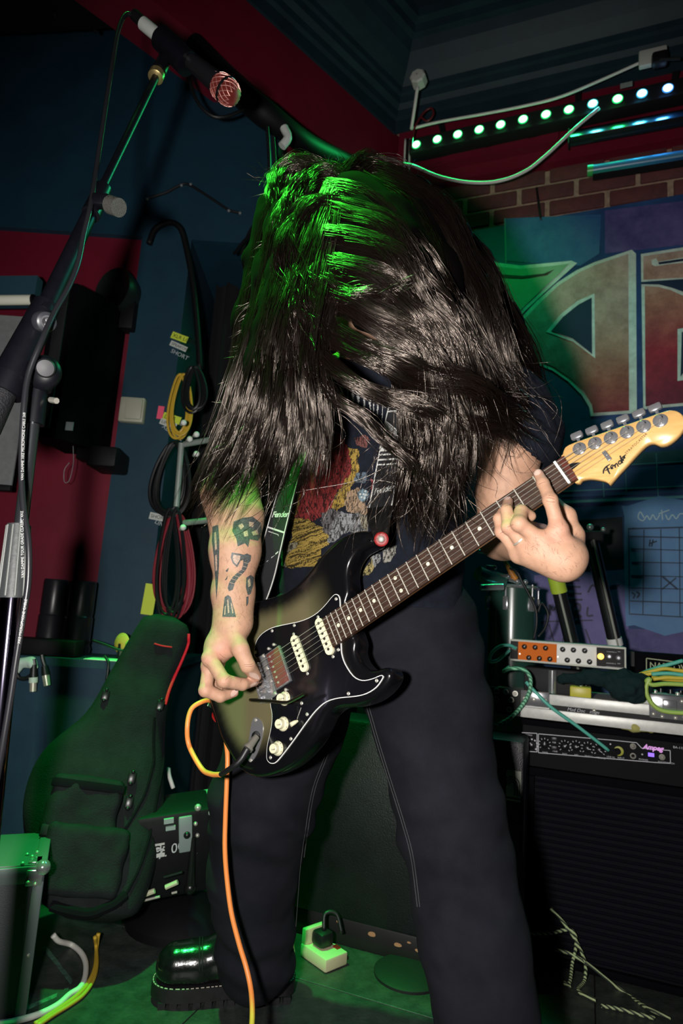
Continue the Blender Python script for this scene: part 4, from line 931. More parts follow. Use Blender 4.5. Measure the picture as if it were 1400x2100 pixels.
st('trim_1', (v, [(3*i+k, 3*i+k+1, 3*i+4+k, 3*i+3+k) for i in range(len(prof)-1) for k in (0, 1)]), mat('teal cornice paint', (.007, .026, .038), .6, var=.2, scale=8))
# left side: bulkhead, pillar, red recess, ledge
st('wall_left', MB().box((-2.6, 2.2, 2.22), (-.34, 2.75, ZC)), M_BLUE)
pil = st('wall_pillar', MB().box((-.822, 2.2, 0), (-.635, 2.75, 2.22)), M_BLUE)
st('wall_recess', MB().box((-2.6, 2.225, .6), (-.821, 2.3, 2.225)), M_REDP)
st('wall_back', MB().box((-.64, 2.72, 0), (.35, 2.8, 2.82)), M_BLACK)
st('wall_ledge', MB().box((-2.6, 1.95, 0), (-.50, 2.74, .655)).box((-2.6, 1.935, .655), (-.49, 2.74, .678)), M_BLUE)
st('wall_far_left', MB().box((-2.65, -1.2, 0), (-2.6, 2.8, ZC)), M_DKBLUE)
# black drape hanging between pillar and backline
v = []; nx = 40
for k in range(nx+1):
    x = -.60+.55*k/nx; y = 2.52+.025*math.sin(k*1.1)+.012*math.sin(k*2.7)
    v += [(x, y, .0), (x, y+.01, 1.1), (x, y, 2.30)]
obj('black_curtain', (v, [(3*i+k, 3*i+3+k, 3*i+4+k, 3*i+1+k) for i in range(nx) for k in (0, 1)]), mat('black drape', (.005, .005, .008), .9), label='black drape hanging behind the guitarist beside the blue pillar', cat='curtain')
# ------------------------------------------------------------------ LED bar
leds = [(853,296),(896,285),(938,275),(982,265),(1026,255),(1072,244),(1119,234),(1166,224),(1215,212),(1266,202),(1316,191),(1369,180)]
LO = .17; G_, CY, BL = (.02, 1., .22), (.05, .75, .75), (.05, .35, 1.)
lc = [G_]*8+[CY, G_, (.05, .6, 1.), BL]
lb = thing('led_bar', w1(1100, 250, LO), 'long black LED bar with a row of green and blue lamps under the cornice', 'stage light')
a, b = w1(838, 299, LO), w1(1440, 164, LO); ld = nrm(b-a); lu = nrm(np.cross(N1, ld)); lu = lu if lu[2] > 0 else -lu
ln = nrm(np.cross(ld, lu)); ln = ln if ln@N1 > 0 else -ln
mid = (a+b)/2; hl = np.linalg.norm(b-a)/2
obj('housing', MB().obox(mid-ln*.035, ld*hl, ln*.032, lu*.036, .004), M_BLACK, lb, angle=30)
for i, (x, y) in enumerate(leds):
    q = w1(x, y, LO); e = lc[i]; m = mat('lit led %d' % (lc.index(e)), tuple(min(1, .4+c) for c in e), .3, emit=tuple(.35+.65*c for c in e), est=5)
    ls = obj('led_lens', MB().lathe(q-ln*.004, ln, [(.0165, 0), (.0165, .004), (.012, .009), (.004, .011)], 18), m, lb)
    obj('bezel', MB().lathe(q-ln*.004, ln, [(.0205, 0), (.0205, .003), (.0168, .0045), (.0166, 0)], 18), mat('halo glow bezel %d' % (lc.index(e)), tuple(.3*c for c in e), .4, emit=e, est=.9), ls)  # bezel emission paints the green halo round each lens; bezels are no lamps
    s_ = lamp('led_beam', 'SPOT', q+ln*.02, 4.2 if e == G_ else 7.5, e, .02, q+ln*.55-UP*1.0, 120, .8); s_.parent = lb; s_.matrix_parent_inverse = wm(lb).inverted()
for px in (905, 1185, 1385):
    y = np.interp(px, [853, 1369], [296, 180]); q = w1(px, y-12, LO-.06); obj('mounting_bracket', MB().obox(q-ln*.04+lu*.03, ld*.012, ln*.06, lu*.003).obox(q-ln*.09, ld*.012, ln*.003, lu*.035), M_BLACK, lb, smooth=False)
obj('rating_label', MB().obox(w1(1284, 173, LO)+ln*.0005-ln*.003, ld*.022, ln*.0008, lu*.011), mat('grey label', (.25, .27, .27), .6), lb, smooth=False)
obj('red_tag', MB().obox(w1(1126, 204, LO)-ln*.002, ld*.02, ln*.002, lu*.006), M_RED, lb, smooth=False)
# slotted red angle under it
sa = thing('slotted_angle', w1(1010, 310, .10), 'red painted slotted steel angle below the LED bar', 'bracket')
q0, q1 = w1(905, 318, .10), w1(1145, 268, .10); dd = nrm(q1-q0)
L_ = np.linalg.norm(q1-q0); SL = [(913, 317), (1003, 297), (1093, 282)]
xs = sorted([((w1(*p, .10)-q0)@dd) for p in SL]); edges = [0]+[e for x in xs for e in (x-.016, x+.016)]+[L_]
mb = MB()
for i in range(0, len(edges), 2): mb.obox(q0+dd*(edges[i]+edges[i+1])/2, dd*(edges[i+1]-edges[i])/2, N1*.003, UP*.014)
mb.obox(q0+dd*L_/2+UP*.027, dd*L_/2, N1*.003, UP*.013).obox(q0+dd*L_/2-UP*.027, dd*L_/2, N1*.003, UP*.013).obox(q0+dd*L_/2-UP*.042-N1*.02, dd*L_/2, N1*.023, UP*.003)
obj('slotted_web', mb, M_REDP, sa, smooth=False)
# darker fixtures below
f2 = thing('spare_light_bar', w1(1300, 260, .12), 'dark unlit light bar reflecting blue below the lit LED bar', 'stage light')
a, b = w1(1168, 285, .13), w1(1450, 232, .13); d_ = nrm(b-a); obj('housing', MB().obox((a+b)/2, d_*np.linalg.norm(b-a)/2, nrm(N1+UP*.5)*.02, nrm(np.cross(d_, nrm(N1+UP*.5)))*.030, .004), mat('glossy black housing', (.01, .012, .016), .22, spec=.8), f2, angle=30)
obj('end_plate', MB().obox(a-d_*.004, d_*.003, N1*.022, UP*.036, .002), M_BLACK, f2)
f3 = thing('tube_light', w1(1300, 335, .10), 'unlit blue tube light with green end cap above the bricks', 'tube light')
a, b = w1(1215, 349, .11), w1(1450, 311, .11); d_ = nrm(b-a); obj('tube', MB().cone(a, b, .020, n=16), mat('blue diffuser tube', (.06, .22, .36), .3), f3)
obj('end_cap', MB().cone(a-d_*.02, a+d_*.002, .0225, n=16), mat('green end cap', (.05, .45, .10), .35), f3)
obj('tube_base', MB().obox((a+b)/2-UP*.026, d_*np.linalg.norm(b-a)/2, N1*.02, UP*.006), M_BLACK, f3, smooth=False)
# white junction box, conduit and cables round the corner
jb = thing('junction_box', w1(857, 172, .30), 'small white octagonal junction box on the cornice', 'junction box')
q = w1(857, 160, .30); obj('box', MB().lathe(q, N1, [(.034, -.03), (.034, .012), (.028, .018), (.008, .02)], 8), mat('white box plastic', (.55, .56, .52), .5), jb, angle=30)
obj('lid_screw', MB().lathe(q+N1*.02, N1, [(.005, 0), (.004, .003)], 8), M_STEEL, jb)
M_WCAB = mat('white cable sheath', (.74, .73, .68), .45)
def cable(name, pts, r, m, label, group=None, n=8, sm=6, cat='cable'):
    return obj(name, MB().tube(pts, r, n, sm), m, label=label, cat=cat, group=group, angle=None)
cable('conduit', [w1(856, 178, .30), w1(850, 220, .27), w1(843, 265, .22)], .007, M_WCAB, 'white conduit dropping from the junction box')
cable('power_cable', [w1(842, 264, .20), w1(900, 250, .18), w1(1000, 232, .18), w1(1080, 216, .18), w1(1150, 198, .18), w1(1235, 163, .18), w1(1320, 125, .18)], .006, M_WCAB, 'white power cable running along the top of the LED bar')
cable('looped_cable', [w1(828, 336, .16), w1(850, 341, .22), w1(900, 362, .25), w1(960, 374, .25), w1(1020, 372, .25), w1(1075, 352, .25), w1(1120, 318, .25), w1(1180, 262, .25), w1(1228, 222, .25)], .0065, M_WCAB, 'pale cable drooping in a loop below the LED bar, lit green')
for k, (x, c_) in enumerate([(829, M_WCAB), (834, M_RUB), (839, M_WCAB)]):
    cable('corner_cable', [w1(x+2, 285, .12), w1(x, 330, .12), w1(x-1, 380, .12), w1(x+1, 470, .12)], .0045, c_, ['pale cable nearest the red beam in the room corner', 'black cable between two pale ones in the room corner', 'pale cable nearest the LED bar in the room corner'][k])
cable('coiled_cable', [w1(843, 300, .2), w1(850, 262, .21), w1(868, 232, .2), w1(884, 222, .2), w1(888, 235, .2), w1(876, 248, .2), w1(862, 240, .2)], .0045, mat('dark red cable', (.13, .01, .015), .4), 'thin dark red cable looped above the first green lamp')
hk = thing('wall_socket', w1(1340, 120, .20), 'white socket with a black plug above the blue end of the LED bar', 'socket')
q = w1(1338, 118, .20); obj('socket_plate', MB().obox(q, D1*.05, N1*.012, UP*.035, .006), mat('white box plastic', (.55, .56, .52), .5), hk)
obj('plug', MB().obox(w1(1352, 122, .22), D1*.028, N1*.02, UP*.026, .01).cone(w1(1352, 122, .24), w1(1395, 120, .24), .006, n=8), M_RUB, hk)
cable('hanging_tie', [w1(1100, 385, .02), w1(1103, 410, .022), w1(1109, 452, .02)], .005, M_RUB, 'short black strap hanging over the bricks at the banner edge', cat='strap')
# ------------------------------------------------------------------ banner
def grad_mat(name, stops, h, rough=.7, n=.25, nsc=14):
    m = mat(name, stops[0][1], rough, var=.1); N = m.node_tree.nodes; L = m.node_tree.links
    tc = N.new('ShaderNodeTexCoord'); sp = N.new('ShaderNodeSeparateXYZ'); L.new(tc.outputs['Object'], sp.inputs[0])
    no = N.new('ShaderNodeTexNoise'); no.inputs['Scale'].default_value = nsc; no.inputs['Detail'].default_value = 8; no.inputs['Roughness'].default_value = .75; L.new(tc.outputs['Object'], no.inputs['Vector'])
    mm = N.new('ShaderNodeMath'); mm.operation = 'MULTIPLY_ADD'; mm.inputs[1].default_value = 1/h; mm.inputs[2].default_value = 0; L.new(sp.outputs['Z'], mm.inputs[0])
    ad = N.new('ShaderNodeMath'); ad.operation = 'MULTIPLY_ADD'; ad.inputs[1].default_value = n; L.new(no.outputs['Fac'], ad.inputs[0]); L.new(mm.outputs[0], ad.inputs[2])
    sb = N.new('ShaderNodeMath'); sb.operation = 'SUBTRACT'; sb.inputs[1].default_value = n*.5; L.new(ad.outputs[0], sb.inputs[0])
    r = N.new('ShaderNodeValToRGB'); e = r.color_ramp.elements
    while len(e) > 1: e.remove(e[-1])
    e[0].position, e[0].color = stops[0][0], tuple(stops[0][1])+(1,)
    for p, c in stops[1:]: x = e.new(p); x.color = tuple(c)+(1,)
    L.new(sb.outputs[0], r.inputs[0]); mx = N.new('ShaderNodeMix'); mx.data_type = 'RGBA'; mx.blend_type = 'MULTIPLY'; mx.inputs[0].default_value = .6
    r2 = N.new('ShaderNodeValToRGB'); r2.color_ramp.elements[0].position = .35; r2.color_ramp.elements[0].color = (.45, .4, .4, 1); r2.color_ramp.elements[1].position = .6
    L.new(no.outputs['Fac'], r2.inputs[0]); L.new(r.outputs[0], mx.inputs[6]); L.new(r2.outputs[0], mx.inputs[7]); L.new(mx.outputs[2], N['Principled BSDF'].inputs['Base Color']); return m
ban = thing('banner', CORN+D1*.9+N1*.02+UP*.65, 'big blue printed stage banner with stone-like letters on the brick wall', 'banner')
BO = .022
def bprism(pts, z0, z1, mb=None, sm=0):
    pl = [w1l(x, y, BO) for x, y in pts]
    if sm: pl = smooth_poly(pl, sm)
    return (mb or MB()).prism(pl, CORN+N1*BO, D1, UP, N1, z0, z1)
q0, q1 = w1l(930, 470, BO), w1l(1400, 430, BO)
obj('fabric', MB().prism([(.25, .60), (1.75, .60), (1.75, 2.60), (.25, 2.57)], CORN+N1*BO, D1, UP, N1, -.004, 0), mat('dark blue banner print', (.008, .036, .13), .65, col2=(.024, .085, .24), scale=5), ban, smooth=False)
bb = lambda pts: [(900+x/2.8, 450+y/2.8) for x, y in pts]
M_PALE = mat('pale letter edge', (.58, .74, .64), .6, var=.2, scale=30)
M_STONE = grad_mat('stone letter print', [(0, (.26, .030, .042)), (.22, (.34, .13, .08)), (.5, (.46, .32, .22)), (1, (.55, .48, .38))], .62)
M_STONER = grad_mat('red stone letter print', [(0, (.16, .018, .045)), (.35, (.40, .025, .045)), (.7, (.46, .20, .12)), (1, (.54, .44, .34))], .62)
M_WING = mat('letter print with green glow', (.18, .42, .24), .65, col2=(.32, .52, .32), scale=12)  # green LED glow on this letter is put into its print colour
M_DKPRINT = mat('navy print', (.006, .018, .050), .65)
Ao = [(1105,175),(1130,197),(1135,1112),(870,1130),(862,1080),(820,1010),(740,930),(650,868),(565,835),(490,735),(428,610),(560,470),(680,362),(790,292),(895,245)]
Ai = [(1085,200),(1090,1098),(885,1112),(878,1065),(832,990),(750,910),(655,845),(580,815),(510,725),(455,612),(575,485),(690,378),(800,308),(900,262)]
Ho = [(615,648),(700,545),(795,470),(892,428),(896,800),(770,705)]; Hi = [(645,642),(712,562),(800,492),(876,452),(878,775),(765,685)]
lt = obj('letter', bprism(bb(Ao), 0, .0016), M_PALE, ban, smooth=False); obj('letter_fill', bprism(bb(Ai), .0016, .0030), M_STONE, lt, smooth=False)
obj('letter_counter', bprism(bb(Ho), .0030, .0040), M_PALE, lt, smooth=False); obj('counter_fill', bprism(bb(Hi), .0040, .0050), M_DKPRINT, lt, smooth=False)
Wo = [(150,140),(190,170),(255,218),(340,250),(470,266),(640,250),(760,238),(792,252),(700,335),(600,425),(500,520),(425,598),(370,520),(290,415),(215,330)]
lw = obj('letter', bprism(bb(Wo), 0, .0016), M_PALE, ban, smooth=False); obj('letter_fill', bprism(bb([(180,190),(255,240),(340,272),(470,286),(640,270),(745,256),(680,325),(590,405),(490,500),(425,572),(380,508),(300,405),(225,320)]), .0016, .0030), M_WING, lw, smooth=False)
obj('letter_crescent', bprism(bb([(280,300),(360,318),(480,326),(600,314),(660,290),(620,322),(480,342),(350,336)]), .0030, .0038), mat('dark brown print', (.05, .02, .015), .7), lw, smooth=False)  # dark crescent printed inside the letter
Ro = [(1158,200),(1420,158),(1660,128),(1760,300),(1700,470),(1640,560),(1720,800),(1740,1040),(1172,1092)]
lr = obj('letter', bprism(bb(Ro), 0, .0016), M_PALE, ban, smooth=False)
obj('letter_fill', bprism(bb([(1172,214),(1420,176),(1640,150),(1735,300),(1680,455),(1615,555),(1695,800),(1715,1025),(1185,1075),(1180,385),(1260,390),(1330,408),(1400,440),(1400,335),(1172,348)]), .0016, .0030), M_STONER, lr, smooth=False)
obj('letter_gap', bprism(bb([(1160,362),(1420,344),(1420,425),(1340,396),(1262,376),(1160,374)]), .0030, .0042), M_DKPRINT, lr, smooth=False)
obj('letter_slot', bprism(bb([(1218,236),(1246,225),(1256,246),(1440,214),(1440,246),(1300,262),(1240,272),(1220,262)]), .0030, .0036), M_PALE, lr, smooth=False)
obj('slot_fill', bprism(bb([(1258,250),(1440,222),(1440,236),(1262,262)]), .0036, .0046), M_DKPRINT, lr, smooth=False)
obj('letter_counter', bprism(bb([(1368,632),(1560,600),(1560,900),(1368,930)]), .0030, .0038), M_PALE, lr, smooth=False)
obj('counter_fill', bprism(bb([(1392,650),(1540,622),(1540,870),(1400,885),(1385,905)]), .0038, .0048), M_DKPRINT, lr, smooth=False)
M_SKYP = mat('mid blue print', (.018, .085, .24), .65, col2=(.05, .17, .32), scale=7)
M_PURP = mat('violet print', (.045, .042, .17), .65, col2=(.13, .11, .30), scale=9)
M_PURD = mat('pale violet print', (.12, .10, .30), .65, col2=(.19, .16, .40), scale=9)
for pts, m, z in [([(1035,448),(1232,440),(1228,520),(1190,545),(1100,540),(1036,535)], M_SKYP, .0006), ([(1240,432),(1420,410),(1420,500),(1240,520)], M_PURP, .0007),
                  ([(1150,940),(1420,920),(1420,948),(1150,962)], mat('teal print', (.02, .09, .11), .65), .0006), ([(1150,965),(1420,950),(1420,1010),(1150,1020)], mat('royal blue print', (.022, .07, .20), .65), .0007),
                  ([(1095,1180),(1200,1170),(1285,1165),(1290,1345),(1100,1345)], M_PURD, .0007), ([(1283,1290),(1420,1290),(1420,1345),(1283,1345)], M_PURP, .0008), ([(1176,1068),(1276,1060),(1278,1165),(1180,1172)], mat('black print', (.005, .006, .012), .6), .0012)]:
    obj('print_panel', bprism(pts, 0, z), m, ban, smooth=False)
lines = MB()
for x0, y0, x1, y1, w in [(1150,1030,1420,1018,5),(1150,1008,1420,996,2),(1234,938,1238,1020,2),(1345,930,1349,1018,2),(1282,962,1284,1010,1.5),(1180,960,1420,945,2),(1100,1030,1180,1028,3),(1035,448,1037,540,3)]:
    bprism(stroke2d([(x0, y0), (x1, y1)], w), .0012, .0018, lines)
obj('print_lines', lines, mat('light teal print', (.08, .26, .30), .65), ban, smooth=False, kind='stuff')
cal = obj('calendar_print', bprism([(1285,1038),(1420,1030),(1425,1290),(1300,1282),(1282,1262),(1280,1060)], .0012, .0022, sm=2), mat('pale blue print', (.085, .20, .42), .65, col2=(.12, .26, .46), scale=8), ban, smooth=False)
k8 = lambda x, y: (960+x/3.182, 1080+y/3.182); gl_ = MB()
for p, w in [([(1040,15),(1400,5)], 3), ([(1050,65),(1400,72)], 2.5), ([(1060,145),(1400,155)], 2), ([(1065,232),(1400,238)], 2), ([(1060,318),(1400,328)], 2), ([(1055,400),(1400,408)], 2), ([(1055,485),(1400,498)], 2.5), ([(1055,570),(1400,590)], 2.5), ([(1145,20),(1138,575)], 2.2), ([(1255,18),(1258,580)], 2.2), ([(1375,10),(1380,585)], 2.2), ([(1045,20),(1050,575)], 2)]:
    bprism(stroke2d([k8(*q) for q in p], w), .0022, .0030, gl_)
for p, w in [([(1265,325),(1365,410)], 4), ([(1355,335),(1262,410)], 3), ([(1185,85),(1180,130)], 3), ([(1205,85),(1195,130)], 3), ([(1180,112),(1230,95)], 3), ([(1065,430),(1085,445),(1075,470)], 3), ([(1095,425),(1115,440),(1100,465)], 4), ([(1068,10),(1100,14)], 2)]:
    bprism(stroke2d([k8(*q) for q in p], w), .0022, .0030, gl_)
obj('calendar_grid', gl_, mat('navy ink print', (.010, .03, .07), .6), cal, smooth=False)
sg = MB()
for p in [[(1320,1062),(1312,1050),(1308,1062),(1318,1068),(1326,1058),(1332,1066),(1338,1056),(1345,1066),(1352,1056)], [(1356,1046),(1358,1066)], [(1350,1054),(1372,1046)], [(1364,1056),(1370,1066),(1378,1056),(1386,1064),(1394,1054),(1410,1056)]]: bprism(stroke2d(p, 2.2), .0022, .0028, sg)
obj('signature_print', sg, mat('white print', (.38, .50, .55), .6), cal, smooth=False)
dr = MB()
for p, w in [([(1128,1262),(1126,1240),(1134,1252),(1144,1238),(1148,1262)], 4), ([(1176,1265),(1174,1240),(1188,1240),(1188,1252),(1176,1254),(1192,1266)], 5), ([(1205,1245),(1204,1262),(1216,1262)], 4), ([(1150,1190),(1188,1190)], 5), ([(1152,1202),(1190,1204)], 4), ([(1154,1216),(1192,1218)], 4), ([(1156,1230),(1194,1230)], 4), ([(1110,1275),(1215,1272)], 2.5), ([(1205,1215),(1215,1200),(1228,1212)], 4), ([(1240,1235),(1250,1205),(1270,1200)], 4), ([(1125,1280),(1140,1330)], 3), ([(1160,1285),(1150,1330)], 3), ([(1200,1290),(1215,1330)], 3), ([(1262,1255),(1262,1275)], 4)]:
    bprism(stroke2d(p, w), .0008, .0016, dr)
obj('mural_lettering', dr, mat('dark violet print', (.022, .020, .060), .6), ban, smooth=False)
# ================================================================== BACKLINE ON THE RIGHT
AO = np.array([.554, 1.813, 0])
def am(px, py, off=0.): return PP(px, py, AO+N1*off, N1)
def aml(px, py, off=0.): q = am(px, py, off)-AO; return (q@D1, q[2])
def AW(u, z, off=0.): return AO+D1*u+UP*z+N1*off
def abox(u0, u1, z0, z1, o0, o1, bev=0., mb=None): return (mb or MB()).obox(AW((u0+u1)/2, (z0+z1)/2, (o0+o1)/2), D1*(u1-u0)/2, N1*abs(o1-o0)/2, UP*(z1-z0)/2, bev)
def aprism(pts, off, z0, z1, mb=None): return (mb or MB()).prism([aml(x, y, off) for x, y in pts], AO+N1*off, D1, UP, N1, z0, z1)
e4 = lambda x, y: (990+x/3.415, 1280+y/3.415)
M_PANELK = mat('black control panel', (.0028, .0028, .0045), .65, spec=.12)
M_SILK = mat('white silkscreen', (.50, .50, .54), .6)
combo = thing('bass_combo_amplifier', AW(.25, 0, -.17), 'black bass combo amplifier with control panel and ribbed grille under the flight case', 'amplifier')
obj('cabinet', abox(-.02, .52, .012, .485, -.33, -.012, .008).obox(AW(.25, .546, -.175), D1*.27, N1*.155, UP*.063, .008).obox(AW(.25, .604, -.16), D1*.27, N1*.17, UP*.008, .003), M_TOLEX, combo, angle=30)
for u0, u1, z0, z1 in [(-.02, .52, .465, .487), (-.02, .52, .012, .03), (-.02, .018, .03, .465), (.502, .52, .03, .465)]: obj('grille_frame', abox(u0, u1, z0, z1, -.02, .003, .003), M_TOLEX, combo, angle=30)
gc = obj('grille_cloth', abox(.018, .502, .03, .465, -.03, -.011), mat('black grille cloth', (.0035, .004, .007), .7, spec=.2, bump=.8, bscale=700), combo, smooth=False)
for k in range(26):
    z = .04+k*.0165; obj('grille_rib', MB().cone(AW(.018, z, -.010), AW(.502, z, -.010), .0042, n=6), mat('grille rib', (.0035, .004, .008), .75, spec=.12, bump=.8, bscale=900), combo)
pn = obj('control_panel', abox(-.016, .516, .489, .595, -.022, -.006), M_PANELK, combo, smooth=False)
sl = MB()
for pts in [[(388,768),(900,812),(1075,830),(1110,868),(1310,885),(1312,975),(1200,968),(388,900),(388,768)], [(272,759),(378,765),(378,895),(272,887)]]:
    for a, b in zip(pts[:-1], pts[1:]): aprism(stroke2d([e4(*a), e4(*b)], 1.6), -.006, 0, .0006, sl)
obj('panel_outline', sl, M_SILK, pn, smooth=False)
for i, (x, y) in enumerate([(275,832),(342,845),(432,840),(573,855),(652,858),(733,868),(815,880)]):
    q = am(*e4(x, y), -.006)
    kb = obj('knob', MB().lathe(q, N1, [(.011, 0), (.010, .004), (.0085, .012), (.006, .014)], 16), M_BLKPL, combo)
    t = -.9+.5*i; w = D1*math.sin(t)+UP*math.cos(t); obj('pointer', MB().obox(q+N1*.0143+w*.004, w*.004, np.cross(w, N1)*.0008, N1*.0006), M_SILK, kb, smooth=False)
    tk = MB()
    for k in range(9):
        a = -2.3+k*.575; w = D1*math.sin(a)+UP*math.cos(a); tk.obox(q+N1*.0008+w*.0145, w*.002 if i else w*.0035, np.cross(w, N1)*(.0008 if i > 1 else .0022), N1*.0004)
    obj('scale_marks', tk, M_SILK, kb, smooth=False)
for x, y in [(498,805),(498,868)]: obj('push_button', abox(*[aml(*e4(x, y))[0]+s for s in (-.007, .007)], *[aml(*e4(x, y))[1]+s for s in (-.0045, .0045)], -.006, -.001, .001), mat('grey outline button', (.02, .02, .025), .4), combo)
for x, y in [(1050,855),(1050,922),(1253,930)]: obj('jack_socket', MB().lathe(am(*e4(x, y), -.006), N1, [(.0075, 0), (.0075, .003), (.005, .0045), (.0042, .002), (.003, -.002)], 14), M_STEEL, combo)
obj('input_ring', MB().lathe(am(*e4(950, 888), -.006), N1, [(.012, 0), (.012, .003), (.008, .004)], 16), mat('yellow ring', (.35, .36, .04), .5), combo)
for x, y in [(892,840),(1115,912)]: obj('indicator', MB().lathe(am(*e4(x, y), -.006), N1, [(.0025, 0), (.002, .002)], 8), M_SILK, combo)
obj('blue_switch_light', MB().obox(am(*e4(1177,915), -.004), D1*.007, N1*.002, UP*.0045), mat('violet pilot light', (.1, .05, .3), .3, emit=(.25, .12, .9), est=1.5), combo, smooth=False)
q = am(*e4(1118, 866), -.005); obj('brand_lettering', text_mesh('Ampeg', .0170, q-UP*.002, D1, UP, .001, shear=.32, bold=.0006, spacing=.95), mat('lilac reflection lettering', (.85, .42, .90), .4, emit=(.7, .25, .8), est=.25), pn, smooth=False)  # lilac reflection put into colour and emission; the letters are no lamp
obj('model_lettering', text_mesh('BA-115', .0085, am(*e4(1330, 868), -.005), D1, UP, .0005), M_SILK, pn, smooth=False)
for s_, x, y in [('BASS', 555, 912), ('MID', 640, 920), ('TREBLE', 712, 928), ('VOLUME', 792, 938), ('LINE IN', 866, 932), ('INPUT', 942, 940), ('PHONES', 1090, 950), ('FOOTSWITCH', 1225, 968), ('GAIN', 415, 900), ('0dB', 486, 832), ('-15dB', 484, 893), ('CLEAN', 296, 778)]:
    obj('panel_lettering', text_mesh(s_, .0058, am(*e4(x, y), -.0058), D1, UP, .0004), M_SILK, pn, smooth=False)
# large bass cabinet behind his legs
cabO = PZ(740, 1958, .0); CB = lambda u, z, o: cabO+D1*u+UP*z+N1*o
cab = thing('bass_speaker_cabinet', CB(.10, 0, -.2), 'big black bass speaker cabinet standing behind the guitarist\'s legs', 'speaker cabinet')
obj('box', MB().obox(CB(.07, .32, -.08), D1*.325, N1*.07, UP*.255, .01), mat('dusty black cabinet', (.005, .0055, .0075), .45, var=.5, scale=12, bump=.4, bscale=300), cab, angle=30)
obj('base', MB().obox(CB(.07, .033, -.085), D1*.32, N1*.065, UP*.032, .004), mat('chipped black base', (.006, .006, .006), .6), cab, angle=30)
for u, z, r in [(.02, .046, .013), (.09, .035, .011), (.12, .048, .006), (.145, .036, .009), (-.075, .055, .006), (.16, .03, .005)]:
    pl = smooth_poly([(r*(.7+.5*random.random())*math.cos(t), .5*r*(.6+.6*random.random())*math.sin(t)) for t in np.linspace(0, 2*PI, 8)[:-1]], 2)
    obj('chipped_paint', MB().prism(pl, CB(u, z, -.0195), D1, UP, N1, 0, .0006), mat('bare wood', (.45, .25, .12), .8), cab, smooth=False)
q = CB(0, 0, 0); bq = lambda px, py: (lambda X: ((X-cabO)@D1, X[2]))(PP(px, py, cabO-N1*.01, N1))
b0, b1 = bq(1037, 1640), bq(1069, 1582)
bd = obj('badge', MB().obox(CB((b0[0]+b1[0])/2, (b0[1]+b1[1])/2, -.0085), D1*abs(b1[0]-b0[0])/2, N1*.0015, UP*abs(b1[1]-b0[1])/2, .0008), mat('aged badge', (.20, .21, .17), .5), cab)
sw = MB(); cx, cz = (b0[0]+b1[0])/2-.004, (b0[1]+b1[1])/2+.002; oo = cabO+N1*-.007
for r in (.007, .013, .019): sw.prism(stroke2d([(cx+r*math.cos(t), cz+r*math.sin(t)) for t in np.linspace(-.2, 3.4, 12)]+[(cx+r*math.cos(3.4)*1.02, cz-.024)][:0], .0030, 2), oo, D1, UP, N1, 0, .0008)
for r in (.007, .013, .019): sw.prism([(cx+r-.0015, cz-.024), (cx+r+.0015, cz-.024), (cx+r+.0015, cz), (cx+r-.0015, cz)], oo, D1, UP, N1, 0, .0008)
obj('badge_emblem', sw, M_INK, bd, smooth=False)
obj('badge_lettering', MB().prism([(cx-.016, cz-.034), (cx+.022, cz-.034), (cx+.022, cz-.030), (cx-.016, cz-.030)], oo, D1, UP, N1, 0, .0006), M_INK, bd, smooth=False)
# flight case on the combo
fz0, fz1 = .618, .690; FO = .03
M_ALU = mat('brushed aluminium', (.60, .60, .57), .4, .15, var=.1, scale=60)
fc = thing('flight_case', AW(.22, fz0, -.12), 'white and aluminium flight case tray lying on top of the bass combo', 'flight case')
obj('tray', abox(-.10, .56, fz0+.002, fz1-.010, -.26, FO-.006), mat('white laminate', (.55, .55, .52), .45, var=.1, scale=30), fc, smooth=False)
obj('edge_profile', abox(-.02, .56, fz0, fz0+.028, FO-.008, FO, .002), M_ALU, fc, angle=30)
obj('edge_profile', abox(.055, .56, fz0+.040, fz1-.004, FO-.008, FO, .002), M_ALU, fc, angle=30)
tp = obj('tape_strip', abox(.055, .40, fz0+.028, fz0+.040, FO-.007, FO-.001), M_BLACK, fc, smooth=False)
obj('tape_lettering', text_mesh('Mad Doc   stage', .012, AW(.10, fz0+.030, FO-.0008), D1, UP, .0004, shear=.3), M_SILK, tp, smooth=False)
obj('connector_plate', abox(-.105, -.02, fz0, fz1, FO-.012, FO-.003, .001), M_BLACK, fc, smooth=False)
for i, (u, z) in enumerate([(-.085, .068), (-.06, .068), (-.035, .066), (-.085, .045), (-.045, .048), (-.075, .022), (-.05, .022)]): obj('panel_socket', MB().lathe(AW(u, fz0+z-.006, FO-.003), N1, [(.008, 0), (.0075, .002), (.0055, .002), (.004, -.002)], 12), M_RED if i == 5 else M_STEEL, fc)
obj('corner_bracket', abox(-.02, .055, fz0+.032, fz1, FO-.004, FO+.003, .002), M_CHROME, fc, angle=30)
for u in (-.01, .015, .045): obj('rivet', MB().lathe(AW(u, fz1-.022, FO+.003), N1, [(.0055, 0), (.0045, .002), (.002, .003)], 10), M_STEEL, fc)
lq = aml(1370, 1450, FO); obj('latch', MB().obox(AW(lq[0], lq[1], FO+.003), D1*.045, N1*.006, UP*.030, .004).obox(AW(lq[0]+.002, lq[1]+.005, FO+.011), D1*.016, N1*.004, UP*.014, .002), M_CHROME, fc, angle=30)
for du, dz in [(-.035, -.02), (-.015, -.024), (.015, -.024), (.035, -.02), (.03, .018)]: obj('rivet', MB().lathe(AW(lq[0]+du, lq[1]+dz, FO+.009), N1, [(.005, 0), (.004, .002), (.002, .003)], 10), M_STEEL, fc)
q = aml(1218, 1457, FO); obj('rivet', MB().lathe(AW(*q, FO), N1, [(.005, 0), (.004, .002), (.002, .003)], 10), M_STEEL, fc)
